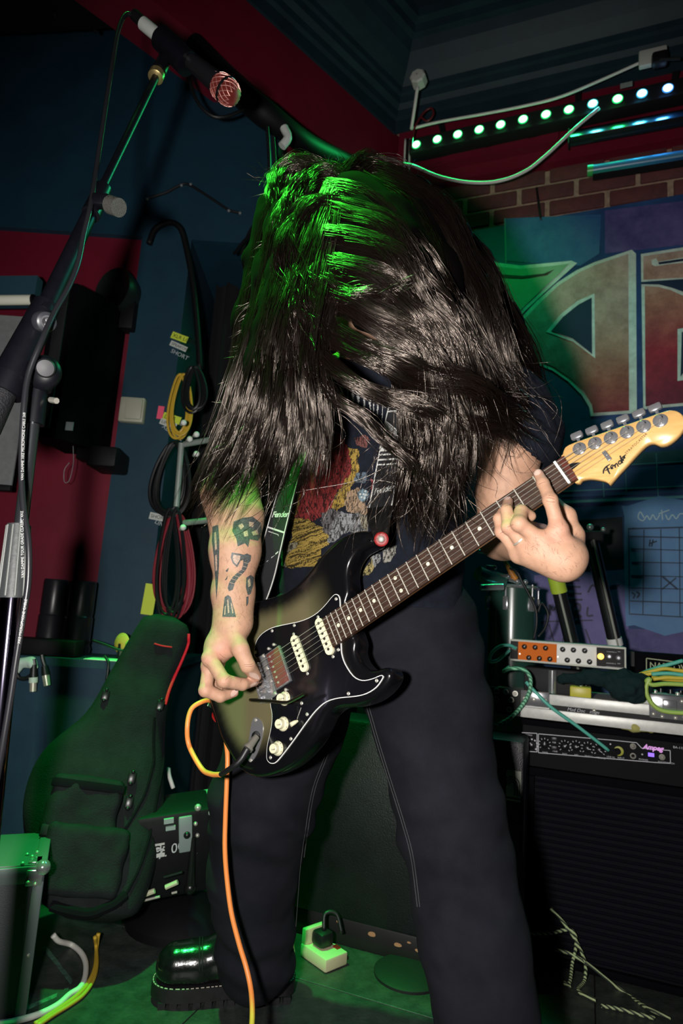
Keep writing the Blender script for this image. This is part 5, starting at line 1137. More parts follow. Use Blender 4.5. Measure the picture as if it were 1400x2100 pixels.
# things in the tray
def small_pedal(name, px, py, off, w, h, d, m, lab, knobs=2):
    u, z = aml(px, py, off); t = thing(name, AW(u, fz1-.01, off-d/2), lab, 'effects pedal', 'effects pedals in the flight case')
    obj('enclosure', abox(u-w/2, u+w/2, fz1-.010, fz1-.010+h, off-d, off, .004), m, t, angle=30)
    for k in range(knobs): obj('pedal_knob', MB().lathe(AW(u-w*.25+k*w*.5/max(1, knobs-1), fz1-.010+h, off-d*.7), UP, [(.007, 0), (.006, .010)], 12), M_BLKPL, t)
    obj('footswitch', MB().lathe(AW(u, fz1-.010+h, off-d*.3), UP, [(.006, 0), (.006, .006), (.004, .008)], 12), M_STEEL, t)
small_pedal('effects_pedal', 1190, 1400, -.01, .055, .030, .09, mat('yellow pedal paint', (.55, .48, .04), .4), 'small yellow effects pedal half hidden by the dark cloth')
small_pedal('effects_pedal', 1345, 1415, .0, .07, .032, .10, mat('white pedal paint', (.55, .56, .52), .4), 'white effects pedal beneath the yellow cable bundle')
small_pedal('effects_pedal', 1392, 1425, -.02, .05, .030, .10, mat('silver pedal paint', (.35, .37, .38), .35), 'silver effects pedal at the right edge of the flight case')
bx = thing('rack_tuner', AW(.075, fz1-.01, -.1), 'black box with chrome column below the orange preamp', 'preamp')
obj('enclosure', abox(-.02, .14, fz1-.010, .748, -.18, -.06, .004), M_BLACK, bx, angle=30)
obj('chrome_column', MB().cone(AW(.058, fz1-.008, -.052), AW(.058, .745, -.052), .012, n=14), M_CHROME, bx)
# small preamp with orange and white panels
OO = -.07; o0, o1, o2, o3 = aml(1046, 1312, OO), aml(1284, 1325, OO), aml(1284, 1372, OO), aml(1046, 1358, OO)
pz0, pz1 = (o2[1]+o3[1])/2, (o0[1]+o1[1])/2; pu0, pu1 = o0[0], o1[0]
om = thing('bass_preamp', AW((pu0+pu1)/2, pz0, OO-.1), 'small preamp with orange and white knob panels and a lit amber lamp', 'preamp')
obj('chassis', abox(pu0, pu1, pz0, pz1, OO-.17, OO, .003), mat('ivory steel', (.62, .62, .55), .4), om, angle=30)
def seg(x0, x1): a = aml(*e4(x0, 190), OO)[0]; b = aml(*e4(x1, 200), OO)[0]; return a, b
for (x0, x1), m, nm in [((192, 246), M_BLACK, 'jack_panel'), ((246, 516), mat('orange enamel', (.72, .15, .004), .6, spec=.2), 'orange_panel'), ((518, 792), mat('light grey enamel', (.58, .58, .54), .4), 'white_panel'), ((796, 990), M_BLACK, 'switch_panel')]:
    a, b = seg(x0, x1); obj(nm, abox(a, b, pz0+.006, pz1-.006, OO-.001, OO+.0015), m, om, smooth=False)
for x, y in [(290,158),(365,163),(438,168),(321,235),(395,240),(468,245),(558,177),(633,181),(712,186),(590,252),(668,258),(746,264)]:
    q = am(*e4(x, y), OO+.0015); kb = obj('knob', MB().lathe(q, N1, [(.0078, 0), (.0072, .004), (.0060, .010), (.004, .011)], 14), M_BLKPL, om)
    obj('pointer', MB().obox(q+N1*.0112+(D1*.5+UP*.6)*.003, nrm(D1*.5+UP*.6)*.0028, np.cross(nrm(D1*.5+UP*.6), N1)*.0006, N1*.0004), M_SILK, kb, smooth=False)
obj('amber_lamp', MB().lathe(am(*e4(824,226), OO+.0015), N1, [(.0085, 0), (.0085, .002), (.006, .005), (.002, .006)], 16), mat('amber lit lamp', (1, .5, .1), .3, emit=(1, .42, .06), est=4.5), om)
for x, y in [(884,226),(948,236)]: obj('toggle_switch', MB().lathe(am(*e4(x, y), OO+.0015), N1, [(.0075, 0), (.007, .002), (.004, .003), (.003, .012), (.0038, .014)], 12), M_CHROME, om)
for x, y in [(258,208),(524,228)]: obj('panel_jack', MB().lathe(am(*e4(x, y), OO+.0015), N1, [(.003, 0), (.0025, .002)], 8), M_STEEL, om)
for s_, x, y, sz in [('orange', 798, 302, .0090), ('TERROR BASS 500', 862, 304, .0062), ('CHANNEL A', 866, 196, .0045), ('CHANNEL B', 862, 276, .0045), ('ON', 942, 196, .0045), ('OFF', 940, 280, .0045)]:
    obj('panel_lettering', text_mesh(s_, sz, am(*e4(x, y), OO+.0018), D1, UP, .0004), M_SILK, om, smooth=False)
# black case with framed lettering on its right
bc = thing('black_equipment_case', AW(pu1+.12, pz0, OO-.2), 'black equipment case with pale framed lettering right of the orange preamp', 'case')
ku = pu1+.022; obj('case_body', abox(ku, ku+.20, pz0-.03, pz1-.012, OO-.22, OO-.02, .004), M_TOLEX, bc, angle=30)
tq = aml(1326, 1352, OO-.02)
obj('case_lettering', text_mesh('NARROW ROAD', .022, AW(tq[0]+.006, tq[1]-.022, OO-.0195), D1, UP, .0006, bold=.0004), mat('olive lettering', (.30, .34, .20), .6), bc, smooth=False)
fr_ = MB()
for a, b in [((1325,1350),(1420,1362)), ((1325,1350),(1325,1382)), ((1325,1382),(1420,1394))]: aprism(stroke2d([a, b], 2.2), OO-.02, 0, .0008, fr_)
obj('lettering_frame', fr_, mat('olive lettering', (.30, .34, .20), .6), bc, smooth=False)
obj('vent', MB().obox(AW(ku-.004, (pz0+pz1)/2, OO-.06), D1*.004, N1*.03, UP*.02), M_BLACK, bc, smooth=False)
# dark knitted hat lying across it
hat = SDF()
hp = [am(1152, 1394, .02), am(1195, 1385, .03), am(1238, 1392, .035), am(1272, 1404, .045), am(1290, 1412, .05)]
hat.chain(hp, [.011, .015, .020, .034, .036], .012).cap(am(1268, 1392, .03), am(1318, 1400, .02), .026, .024, .012).cap(am(1290, 1410, .05), am(1308, 1428, .045), .030, .014, .012)
hv_, hf_ = hat.mesh(.005, lambda p: vnoise(p*50)*.009+vnoise(p*130)*.003)
np_obj('knitted_hat', hv_, hf_, mat('dark wool with green light', (.010, .026, .028), .95, spec=.15, bump=.9, bscale=500), label='crumpled dark knitted hat lying on the flight case', cat='hat')  # black wool tinted teal, with the green light put into its colour
sc = SDF(); sc.chain([am(1275, 1490, .015), am(1300, 1492, .02), am(1330, 1494, .015), am(1350, 1497, .01)], [.006, .010, .009, .004], .01)
cv_, cf_ = sc.mesh(.003, lambda p: vnoise(p*90)*.003); np_obj('yellow_cloth', cv_, cf_, mat('yellow cloth', (.40, .38, .12), .9), label='scrap of yellow cloth squeezed under the flight case', cat='cloth')
# cables on the backline
M_GC = mat('green light tinted cable', (.10, .45, .36), .4); M_YC = mat('yellow cable', (.62, .45, .04), .4); M_BRAID = mat('pale braided cable', (.30, .42, .24), .6)  # cable green also holds the green light on the loops
def braid_mat(name, c0, c1, sc_):
    m = mat(name, c0, .6); N = m.node_tree.nodes; L = m.node_tree.links
    tc = N.new('ShaderNodeTexCoord'); ck = N.new('ShaderNodeTexWave'); ck.wave_type = 'BANDS'; ck.bands_direction = 'DIAGONAL'; ck.inputs['Scale'].default_value = sc_; ck.inputs['Distortion'].default_value = 0
    L.new(tc.outputs['Object'], ck.inputs['Vector']); r = N.new('ShaderNodeValToRGB'); r.color_ramp.interpolation = 'CONSTANT'; r.color_ramp.elements[1].position = .5
    r.color_ramp.elements[0].color = tuple(c0)+(1,); r.color_ramp.elements[1].color = tuple(c1)+(1,); L.new(ck.outputs['Fac'], r.inputs[0]); L.new(r.outputs[0], N['Principled BSDF'].inputs['Base Color']); return m
M_BRAID2 = braid_mat('green and black braid', (.02, .03, .02), (.42, .52, .26), 55)
cable('instrument_cable', [am(*e4(185, 300), 0), am(*e4(145, 330), .02), am(*e4(200, 310), .04), am(*e4(290, 322), .045), am(*e4(332, 380), .05), am(*e4(325, 470), .05), am(*e4(280, 560), .05), am(*e4(200, 650), .05), am(*e4(120, 697), .045), am(*e4(60, 708), .04)], .0052, braid_mat('braid with green light', (.05, .20, .12), (.25, .62, .38), 60), 'green-tinted braided cable looping down in front of the flight case connectors')  # braid colours carry the green light falling on this cable
cable('patch_cable', [am(*e4(300, 405), .04), am(*e4(380, 490), .045), am(*e4(480, 585), .045), am(*e4(640, 700), .035), am(*e4(760, 790), .025), am(*e4(880, 885), .012)], .0046, M_GC, 'thin green light tinted cable running down into the bass combo input')
obj('input_plug', MB().cone(am(*e4(870, 878), .008), am(*e4(900, 900), .002), .006, n=10).cone(am(*e4(905, 900), .02), am(*e4(945, 890), .0), .0085, n=12), M_RUB, label='black jack plug in the yellow-ringed input of the bass combo', cat='plug')
cable('jack_cable', [am(*e4(232, 172), -.05), am(*e4(190, 150), -.035), am(*e4(120, 155), -.03), am(*e4(60, 205), -.03), am(*e4(50, 260), -.03), am(*e4(100, 255), -.03), am(*e4(150, 215), -.03), am(*e4(188, 182), -.035)], .0046, M_GC, 'green-lit cable looping out of the left end of the orange preamp')
obj('jack_plug', MB().cone(am(*e4(205, 160), -.06), am(*e4(236, 174), -.058), .006, n=12), M_STEEL, label='steel jack plug at the left end of the orange preamp', cat='plug')
for k, (pts, m) in enumerate([([(1085,360),(1150,330),(1240,300),(1330,275),(1400,255)], M_GC), ([(1100,350),(1180,330),(1270,312),(1350,322),(1430,330)], M_YC), ([(1105,362),(1190,345),(1290,352),(1430,350)], M_YC), ([(1180,372),(1270,385),(1360,392),(1430,395)], M_YC), ([(1180,352),(1260,345),(1340,348),(1430,362)], M_GC), ([(1190,385),(1280,375),(1360,378),(1430,380)], M_YC)]):
    cable('bundled_cable', [am(*e4(x, y), .0+.006*k) for x, y in pts], .0050, m, ['green cable rising over the top of the yellow cable bundle', 'topmost yellow cable of the bundle', 'second yellow cable from the top of the bundle', 'lowest yellow cable of the bundle', 'green cable woven through the middle of the bundle', 'yellow cable above the lowest of the bundle'][k], 'cables bundled on the flight case')
cable('looped_patch_cable', [am(*e4(1430, 425), .05), am(*e4(1280, 418), .052), am(*e4(1190, 425), .055), am(*e4(1145, 400), .055), am(*e4(1170, 385), .055), am(*e4(1145, 430), .055), am(*e4(1150, 500), .055), am(*e4(1200, 575), .055), am(*e4(1280, 612), .055), am(*e4(1430, 625), .055)], .0055, mat('yellow green cable', (.36, .52, .10), .4), 'thick yellow-green cable looping down over the flight case latch')
cable('power_lead', [am(1013, 1530, .05), am(1012, 1560, .05), am(1022, 1590, .05), am(1040, 1625, .05), am(1046, 1660, .05), am(1036, 1700, .05)], .0035, mat('amber lead', (.45, .26, .05), .5), 'thin amber lead hanging in front of the badge of the black cabinet')
# stands and drum hardware behind
def pole(name, a, b, r, lab, extra=None):
    t = thing(name, b, lab, 'stand'); obj('tube', MB().cone(a, b, r, n=14), mat('satin black tube', (.012, .012, .014), .3), t); return t
a, b = P(1140, 1188, 1.98), P(1172, 1318, 2.02); b = a+(b-a)*(a[2]-.693)/(a[2]-b[2]); t = pole('instrument_stand', a, b, .022, 'black stand tube with a yellow-green collar just below the fretting hand')
obj('collar', MB().cone(a+(b-a)*-.02, a+(b-a)*.12, .025, n=14), mat('lime collar', (.45, .60, .05), .4), t)
obj('chrome_rod', MB().cone(a+(b-a)*.12+N1*.022, b+N1*.022, .004, n=8), M_STEEL, t)
a, b = P(1212, 1108, 1.98), P(1262, 1325, 2.02); b = a+(b-a)*(a[2]-.693)/(a[2]-b[2]); t = pole('microphone_stand', a, b, .021, 'black stand tube with a green-lit clamp leaning before the calendar print')
obj('chrome_rod', MB().cone(a+N1*.02+D1*.006, b+N1*.02+D1*.006, .004, n=8), M_STEEL, t)
obj('clamp', MB().obox(a+UP*.012, D1*.036, N1*.02, UP*.016, .006).cone(a-D1*.05-UP*.01, a-D1*.09-UP*.02, .008, n=10), M_BLACK, t, angle=30)
obj('wing_nut', MB().ball(a+UP*.042-D1*.004, .011).ball(a+UP*.035+D1*.035, .007), mat('pale nut', (.45, .55, .48), .3, .5), t)
obj('base_tape', MB().cone(a+(b-a)*.66, a+(b-a)*.71, .0235, n=14), M_WHITE, t)
dk = lambda x, y, Y: P(960+x/3.182, 1080+y/3.182, Y)
drum = thing('floor_tom', dk(300, 760, 2.0), 'dark drum with chrome rim and lugs lit green between the player and the preamp', 'drum')
c0 = dk(290, 405, 2.05); obj('shell', MB().cone(c0*(1, 1, 0)+UP*.615, c0, .075, n=32), mat('drum lacquer with green light', (.020, .060, .045), .25, coat=.3), drum)  # green stage light is put into the dark shell's colour
obj('rim', MB().tube([c0+np.array([math.cos(t)*.08, math.sin(t)*.08, .004]) for t in np.linspace(0, 2*PI, 33)], .006, 8, 1), M_CHROME, drum)
obj('drum_head', MB().cone(c0-UP*.003, c0+UP*.003, .074, n=32), mat('drum skin', (.25, .26, .24), .5), drum)
for t in np.linspace(0, 2*PI, 7)[:-1]: obj('lug', MB().obox(c0+np.array([math.cos(t)*.079, math.sin(t)*.079, -.05]), (.008*math.cos(t), .008*math.sin(t), 0), (-.009*math.sin(t), .009*math.cos(t), 0), UP*.022, .004).cone(c0+np.array([math.cos(t)*.083, math.sin(t)*.083, -.04]), c0+np.array([math.cos(t)*.083, math.sin(t)*.083, .012]), .003, n=8), M_CHROME, drum)
hw_ = thing('tom_mount', dk(130, 400, 1.95), 'chrome drum mount with wing bolts shining green by his hip', 'drum hardware')
obj('arm', MB().cone(dk(60, 300, 1.95), dk(215, 370, 1.98), .022, .030, n=14), mat('metal with green light', (.10, .30, .24), .2, .6), hw_)  # arm coloured green to carry the green light on the metal
obj('cross_tube', MB().cone(dk(80, 398, 1.93), dk(228, 392, 1.93), .011, n=12), M_CHROME, hw_)
for a_, b_ in [((65,160),(130,170)), ((115,262),(168,268)), ((190,318),(262,325)), ((262,345),(320,358)), ((345,375),(372,362))]: obj('wing_bolt', MB().cone(dk(*a_, 1.96), dk(*b_, 1.96), .0065, n=10).ball(dk(*b_, 1.96), .0085), M_CHROME, hw_)
cable('drum_cable', [dk(140, 80, 1.96), dk(200, 150, 1.96), dk(240, 225, 1.96), dk(280, 300, 1.96), dk(310, 345, 1.96)], [.004, .004, .005, .009, .010], mat('orange jacket cable', (.60, .22, .03), .45), 'orange cable slanting down from the neck behind the fretting hand')
cable('snare_cable', [dk(270, 270, 1.94), dk(320, 300, 1.94), dk(350, 360, 1.94), dk(400, 450, 1.94), dk(440, 540, 1.94), dk(445, 640, 1.94), dk(425, 740, 1.95)], .004, M_RUB, 'thin dark cable arching over the drum')
cable('snare_cable', [dk(455, 720, 1.95), dk(500, 660, 1.95), dk(520, 570, 1.95), dk(480, 500, 1.95), dk(455, 560, 1.95)], .004, M_RUB, 'thin dark cable looping in front of the violet mural')
# braided cables on the floor at the right
bz = lambda x, y, z: PZ(900+x/2.8, 1600+y/2.8, z)
for k, (pts, lab) in enumerate([([(520,882,.05),(640,878,.05),(740,858,.07),(780,885,.06),(785,960,.03),(765,1050,.012),(750,1160,.006),(720,1165,.006),(755,1190,.006)], 'braided cable curling down beside the combo amplifier on the floor'), ([(640,735,.14),(700,800,.11),(760,880,.08),(810,970,.05),(840,1060,.02),(835,1150,.006),(800,1210,.006),(900,1265,.006)], 'braided cable dropping steeply past the corner of the combo amplifier'), ([(670,972,.05),(760,1000,.04),(860,1060,.03),(960,1140,.02),(1080,1230,.012),(1200,1310,.008),(1330,1370,.006)], 'long braided cable running across the floor toward the right corner'), ([(930,1295,.006),(1040,1315,.006),(1150,1345,.006),(1240,1368,.006)], 'short piece of braided cable lying flat near the right corner')]):
    cable('braided_cable', [bz(*q) if q[2] < .011 else am(900+q[0]/2.8, 1600+q[1]/2.8, .02) for q in pts], .0042, M_BRAID2, lab, 'braided cables on the floor')
# mains block on the floor behind his legs
mbk = thing('extension_block', PZ(650, 1965, 0), 'cream mains extension block with a black plug on the floor between his legs', 'extension block')
q = PZ(648, 1972, 0)+UP*.012; dA = nrm(np.array([.75, .66, 0])); dB = nrm(np.array([-.66, .75, 0]))
q = PZ(650, 1975, 0)+dA*.0+dB*.0
obj('block', MB().obox(q+dB*.0+dA*.02+UP*.016, dA*.036, dB*.05, UP*.015, .004).obox(q+dB*.042+dA*.02+UP*.04, dA*.034, dB*.008, UP*.026, .003), mat('cream plastic block', (.62, .58, .36), .4), mbk, angle=30)
obj('switch', MB().obox(q+dA*.045+dB*-.02+UP*.0325, dA*.006, dB*.008, UP*.002), M_RED, mbk, smooth=False)
obj('plug', MB().obox(q+dB*.008+dA*.02+UP*.050, dA*.022, dB*.022, UP*.018, .010), M_RUB, mbk)
cable('plug_lead', [q+dB*.005+dA*.02+UP*.068, q+dB*.015+dA*.03+UP*.10, q+dB*.0+dA*.055+UP*.10, q+dB*-.02+dA*.06+UP*.06], .005, M_RUB, 'black lead curling up from the plug on the mains block')
pp_ = PZ(800, 1990, 0); obj('stand_base_plate', MB().lathe(PZ(835, 1990, 0)+(0, -.02, 0), UP, [(.085, 0), (.085, .006), (.08, .010), (.02, .014)], 40), M_BLACK, label='round black stand base plate on the floor behind his left leg', cat='stand base')
# ================================================================== LEFT SIDE
M_BPAINT = mat('black painted metal', (.0035, .0035, .005), .6, spec=.25, var=.2, scale=60)
# wall speaker in the recess
def lb3(x, y, Y): return P(x/2.917, 580+y/2.917, Y)
ws = thing('wall_speaker', P(190, 920, 2.12), 'large black loudspeaker on the red wall left of the blue pillar', 'loudspeaker')
mb = MB(); c = [lb3(320, 85, 2.05), lb3(430, 80, 2.05), lb3(650, 160, 2.17), lb3(745, 150, 2.19), lb3(655, 960, 2.17), lb3(225, 985, 2.05), lb3(290, 500, 2.05)]
z0, z1 = P(190, 918, 2.1)[2], P(130, 608, 2.1)[2]; xa, xb = P(100, 800, 2.03)[0], P(238, 700, 2.14)[0]
obj('cabinet', MB().prism([(xa, 2.215), (xb, 2.215), (xb-.01, 2.13), (xb-.10, 2.00), (xa-.02, 2.00)], (0, 0, 0), (1, 0, 0), (0, 1, 0), UP, z0, z1), M_TOLEX, ws, angle=30)
obj('grille', MB().box((xa+.0, 1.990, z0+.03), (xb-.12, 1.999, z1-.03), .003), mat('black speaker mesh', (.006, .006, .008), .5, bump=.6, bscale=800), ws)
obj('badge', MB().obox(lb3(416, 858, 1.985), (.012, 0, 0), (0, .002, 0), UP*.014), mat('dull badge', (.18, .22, .22), .5), ws, smooth=False)
obj('bracket', MB().box((xa+.14, 2.06, z0-.07), (xa+.24, 2.20, z0), .01).obox(P(195, 935, 2.14), (.055, 0, 0), (0, .03, 0), UP*.020, .004), M_BPAINT, ws, angle=30)
rs_ = thing('round_speaker', P(240, 640, 2.2), 'round black horn speaker above the wall speaker', 'loudspeaker')
q = lb3(690, 55, 2.17); obj('horn', MB().lathe(q, (-.45, -.9, 0), [(.075, -.05), (.09, .0), (.085, .018), (.06, .005), (.02, -.01)], 28), mat('greenish black horn', (.008, .014, .012), .4), rs_)
obj('bracket', MB().obox(q+(.03, .02, -.08), (.05, 0, 0), (0, .03, 0), UP*.06, .005), M_BPAINT, rs_)
cable('loop_wire', [lb3(437, 975, 2.05), lb3(438, 1080, 2.05), lb3(415, 1180, 2.05), lb3(385, 1190, 2.05), lb3(385, 1120, 2.05), lb3(415, 1075, 2.05)], .0012, mat('thin pale wire', (.25, .22, .24), .5), 'thin wire loop hanging under the wall speaker')
# roller screen at the far left
rsn = thing('roller_screen', P(20, 1000, 2.0), 'grey roller screen with a white tube at the left edge', 'screen')
a, b = P(-130, 617, 2.0), P(66, 615, 2.0); obj('tube', MB().cone(a, b, .017, n=18), mat('cream tube', (.92, .92, .78), .35), rsn); obj('tube_end', MB().cone(b, b+(.006, 0, 0), .0185, n=18), M_BLKPL, rsn)
obj('headrail', MB().obox((a+b)/2+(0, .03, .045), ((b-a)/2)*1.0, (0, .02, 0), UP*.05), mat('blue board', (.02, .065, .10), .6), rsn, smooth=False)
x1 = P(62, 800, 2.02)[0]; za, zb = P(20, 995, 2.02)[2], P(20, 648, 2.02)[2]
obj('fabric', MB().box((x1-.35, 2.018, za), (x1-.012, 2.024, zb)), mat('grey screen fabric', (.20, .21, .215), .8, var=.1, scale=50), rsn, smooth=False)
obj('bottom_bar', MB().box((x1-.35, 2.012, za-.02), (x1-.012, 2.030, za), .004), M_BPAINT, rsn)
# hanging black rig at the top left
rig = thing('hanging_light_rig', P(100, 40, 1.7), 'black stage lighting housing hanging at the top left corner', 'stage light')
a = P(-60, 80, 1.95); b = P(270, 62, 1.95)
obj('housing', MB().obox((a+b)/2+UP*.16+(0, -.22, 0), (b-a)/2, (0, .22, 0), UP*.155, .012), M_BPAINT, rig, angle=30)
for x, y in [(195, 62), (112, 30), (40, 50)]: obj('bolt', MB().lathe(PZ(x, y, (a+b)[2]/2+.004), (0, 0, -1), [(.008, -.002), (.008, .006), (.004, .008)], 10), M_BLKPL, rig)
ar = thing('hanging_truss_arm', P(600, 280, 1.9), 'black rig arm with cables slanting behind the microphone', 'truss')
obj('arm', MB().tube([P(395, 85, 1.85), P(470, 170, 1.88), P(545, 235, 1.92), P(640, 300, 2.1), P(742, 342, 2.64)], [.03, .04, .045, .035, .03], 14, 6), M_BPAINT, ar)
obj('white_band', MB().tube([P(582, 262, 1.82), P(590, 282, 1.82), P(578, 300, 1.82)], .014, 10, 4), mat('white tape', (.55, .58, .55), .6), ar)
for i, pts in enumerate([[(560,280,1.86),(563,340,1.88),(560,420,1.9),(540,460,1.9),(505,490,2.0),(480,520,2.1)], [(548,260,1.86),(552,340,1.88),(550,430,1.92),(515,470,2.0),(495,520,2.1)], [(380,130,1.84),(400,200,1.84),(430,235,1.85),(460,240,1.86),(500,225,1.88)]]):
    obj('rig_cable', MB().tube([P(*q) for q in pts], .006, 8, 6), M_RUB, ar)
cl = thing('clipped_cable', P(440, 430, 2.19), 'dark cable clipped along the blue bulkhead above the curtain', 'cable')
obj('cable', MB().tube([P(300, 408, 2.185), P(340, 395, 2.185), P(365, 382, 2.185), P(385, 378, 2.185), P(430, 405, 2.185), P(468, 430, 2.185), P(492, 437, 2.185)], .005, 8, 5), M_RUB, cl)
for x, y in [(372, 380), (391, 378), (469, 432), (492, 437), (302, 408)]: obj('clip', MB().ball(P(x, y, 2.182), .006), mat('grey clip', (.16, .18, .2), .4), cl)
cable('dark_arch_tube', [P(305, 500, 2.16), P(318, 470, 2.16), P(345, 456, 2.16), P(368, 466, 2.16), P(380, 500, 2.17), P(395, 580, 2.18), P(405, 680, 2.18), P(410, 760, 2.18)], .011, M_BPAINT, 'added black tube drawing a shadow-like arch over the blue pillar', cat='hose')  # added tube in place of a shadow-like dark arch; no hose hangs there
# bits on the pillar
PY = 2.2
M_LIME = mat('lime tape', (.62, .75, .06), .6); M_WTAPE = mat('white tape', (.55, .58, .55), .6); M_PINK = mat('pink tape', (.90, .10, .20), .6)
jb2 = thing('wall_box', P(273, 870, 2.18), 'small beige connection box on the front of the blue pillar', 'connection box')
q = P(272, 842, 2.185); obj('box', MB().obox(q, (.044, 0, 0), (0, .016, 0), UP*.046, .006), mat('beige plastic', (.40, .40, .32), .5), jb2, angle=30); obj('cover', MB().obox(q+(.008, -.016, .001), (.030, 0, 0), (0, .006, 0), UP*.038, .005), mat('beige plastic', (.40, .40, .32), .5), jb2, angle=30)
def tape(px0, py0, w, h, rot, m, lab, txt=None, off=.0):
    q = P(px0, py0, PY-.0015-off); c_, s_ = math.cos(rot), math.sin(rot); ux = np.array([c_, 0, s_]); uz = np.array([-s_, 0, c_])
    t = obj('tape_label', MB().obox(q, ux*w/2, (0, .0008, 0), uz*h/2), m, smooth=False, label=lab, cat='label')
    if txt: obj('tape_lettering', text_mesh(txt, h*.75, q-ux*w*.42-uz*h*.25+np.array([0, -.0009, 0]), ux, uz, .0003), M_INK, t, smooth=False)
    return t
tape(368, 692, .062, .026, -.30, M_LIME, 'lime tape label high on the blue pillar', 'XLR LONG')
tape(366, 710, .066, .020, -.36, M_WTAPE, 'white tape label just under the high lime one', 'SPEAKON')
tape(329, 846, .022, .048, -.05, M_PINK, 'pink tape label left of the yellow cable coil')
tape(352, 858, .066, .028, -.25, M_LIME, 'lime tape label behind the yellow cable coil', 'LINE', .0)
tape(345, 869, .062, .022, -.30, M_WTAPE, 'white tape label behind the yellow cable coil', 'LINE', .0009)
tape(322, 1060, .054, .024, -.14, M_WTAPE, 'white tape label halfway down the blue pillar', 'SHORT')
tape(306, 1229, .042, .105, -.06, M_LIME, 'tall lime tape label low on the blue pillar behind the red cables')
for s_, x, y, r_ in [('SHORT', 349, 722, -.4), ('XLR LINE', 331, 876, -.55), ('LINK', 316, 1072, -.45)]:
    obj('chalk_writing', text_mesh(s_, .022, P(x, y, PY-.001), (math.cos(r_), 0, math.sin(r_)), (-math.sin(r_), 0, math.cos(r_)), .0003), mat('chalk white', (.45, .50, .52), .8), label={'SHORT': 'white handwriting under the high tape labels on the pillar', 'XLR LINE': 'white handwriting under the yellow cable coil on the pillar', 'LINK': 'white handwriting under the middle tape label on the pillar'}[s_], cat='writing', smooth=False)
# hooks and cable coils on the pillar's inner edge
hk2 = thing('cable_rack', P(380, 1070, 2.1), 'grey steel cable rack with white-tipped hooks on the blue pillar', 'rack')
z8 = lambda x, y, Y: P(220+x/4.375, 820+y/4.375, Y)
M_GREYST = mat('grey steel', (.34, .38, .36), .45, .3)
obj('upright', MB().cone(z8(665, 390, 2.10), z8(620, 960, 2.10), .010, n=10), M_GREYST, hk2)
obj('rail', MB().cone(z8(690, 400, 2.10), z8(1000, 345, 2.05), .010, n=10), M_GREYST, hk2); obj('rail', MB().cone(z8(690, 1105, 2.10), z8(960, 1075, 2.05), .010, n=10), M_GREYST, hk2)
for x, y in [(740,352),(800,310),(685,205),(800,485),(680,1145)]: obj('hook', MB().cone(z8(x-22, y+14, 2.12), z8(x+6, y, 2.06), .006, n=8).ball(z8(x, y, 2.05), .010), M_WHITE, hk2)
def coil(name, cx, cy, rx, ry, Y, n, r, m, lab, tilt=.0, jit=6):
    t = thing(name, P(cx, cy+ry, Y), lab, 'cable coil')
    for k in range(n):
        a0 = random.uniform(0, 6.28); sx, sy = 1-.35*random.random(), 1-.12*random.random(); ox = random.uniform(-jit, jit)
        pts = []
        for th_ in np.linspace(0, 2*PI, 15):
            x = cx+ox+rx*sx*math.sin(th_)*(1-.35*math.cos(th_)); y = cy-ry*.0-ry*sy*math.cos(th_)+(1-sy)*-ry
            pts.append(P(x+tilt*(y-cy), y, Y+.004*k+.006*math.sin(th_+a0)))
        obj('cable_turn', MB().tube(pts, r, 6, 3), m, t)
    return t
M_YEL = mat('ochre cable', (.62, .40, .04), .45); M_REDC = mat('crimson cable', (.26, .02, .035), .45)
coil('yellow_cable_coil', 368, 835, 22, 68, 2.16, 7, .0042, M_YEL, 'coil of ochre yellow cable hanging on the blue pillar', -.06)
coil('black_cable_coil', 398, 800, 22, 48, 2.14, 5, .0050, M_RUB, 'small black cable coil hanging beside the yellow one')
coil('black_cable_coil', 352, 985, 38, 78, 2.13, 6, .0055, M_RUB, 'large black cable coil hanging between yellow and red coils', -.10)
coil('red_cable_coil', 355, 1165, 42, 112, 2.13, 9, .0042, M_REDC, 'long coil of crimson cable hanging low on the blue pillar', -.03, 10)
coil('black_cable_coil', 350, 1160, 26, 118, 2.11, 5, .0050, M_RUB, 'long black cable coil hanging inside the crimson one', -.03, 10)
# speakers and clutter on the ledge
zl = .678
def lp(x, y): return PZ(x, y, zl)
for cx, w, h, lab, by in [(96, .080, .235, 'left black fluted speaker of the pair on the blue ledge', 1335), (152, .088, .235, 'right black fluted speaker of the pair on the blue ledge', 1336)]:
    q = P(cx, by, 2.10); q[2] = zl; t = thing('desk_speaker', q, lab, 'loudspeaker')
    obj('body', MB().lathe(q, UP, [(w*.52, 0), (w*.55, .02), (w*.5, .03), (w*.5, h*.5), (w*.46, h*.52), (w*.48, h*.56), (w*.48, h*.97), (w*.45, h)], 26), mat('satin black speaker', (.012, .012, .016), .32), t)
    obj('band', MB().lathe(q+UP*.035, UP, [(w*.51, 0), (w*.515, .006), (w*.51, .012)], 26), M_BLKPL, t)
q = P(75, 1330, 2.06); q[2] = zl; obj('equipment_box', MB().box((q[0]-.07, 1.965, zl), (q[0]+.16, 2.04, zl+.05), .008), M_BPAINT, label='low black box on the blue ledge in front of the speakers', cat='box')
q = P(250, 1320, 2.05); fig = thing('toy_figure', (q[0], q[1], zl), 'small orange and yellow toy figure on the ledge beside the gig bag', 'toy')
obj('disc', MB().lathe(q+UP*.0, (-.5, -.85, 0), [(.028, -.006), (.034, 0), (.028, .006), (.006, .010)], 20), mat('orange toy', (.75, .33, .06), .5, col2=(.70, .50, .10), scale=40), fig); obj('ball', MB().ball(q+(.028, -.01, .0), .015), mat('lime toy', (.40, .50, .08), .5), fig)
obj('stem', MB().cone((q[0], q[1], zl), q, .012, n=8), M_RUB, fig)
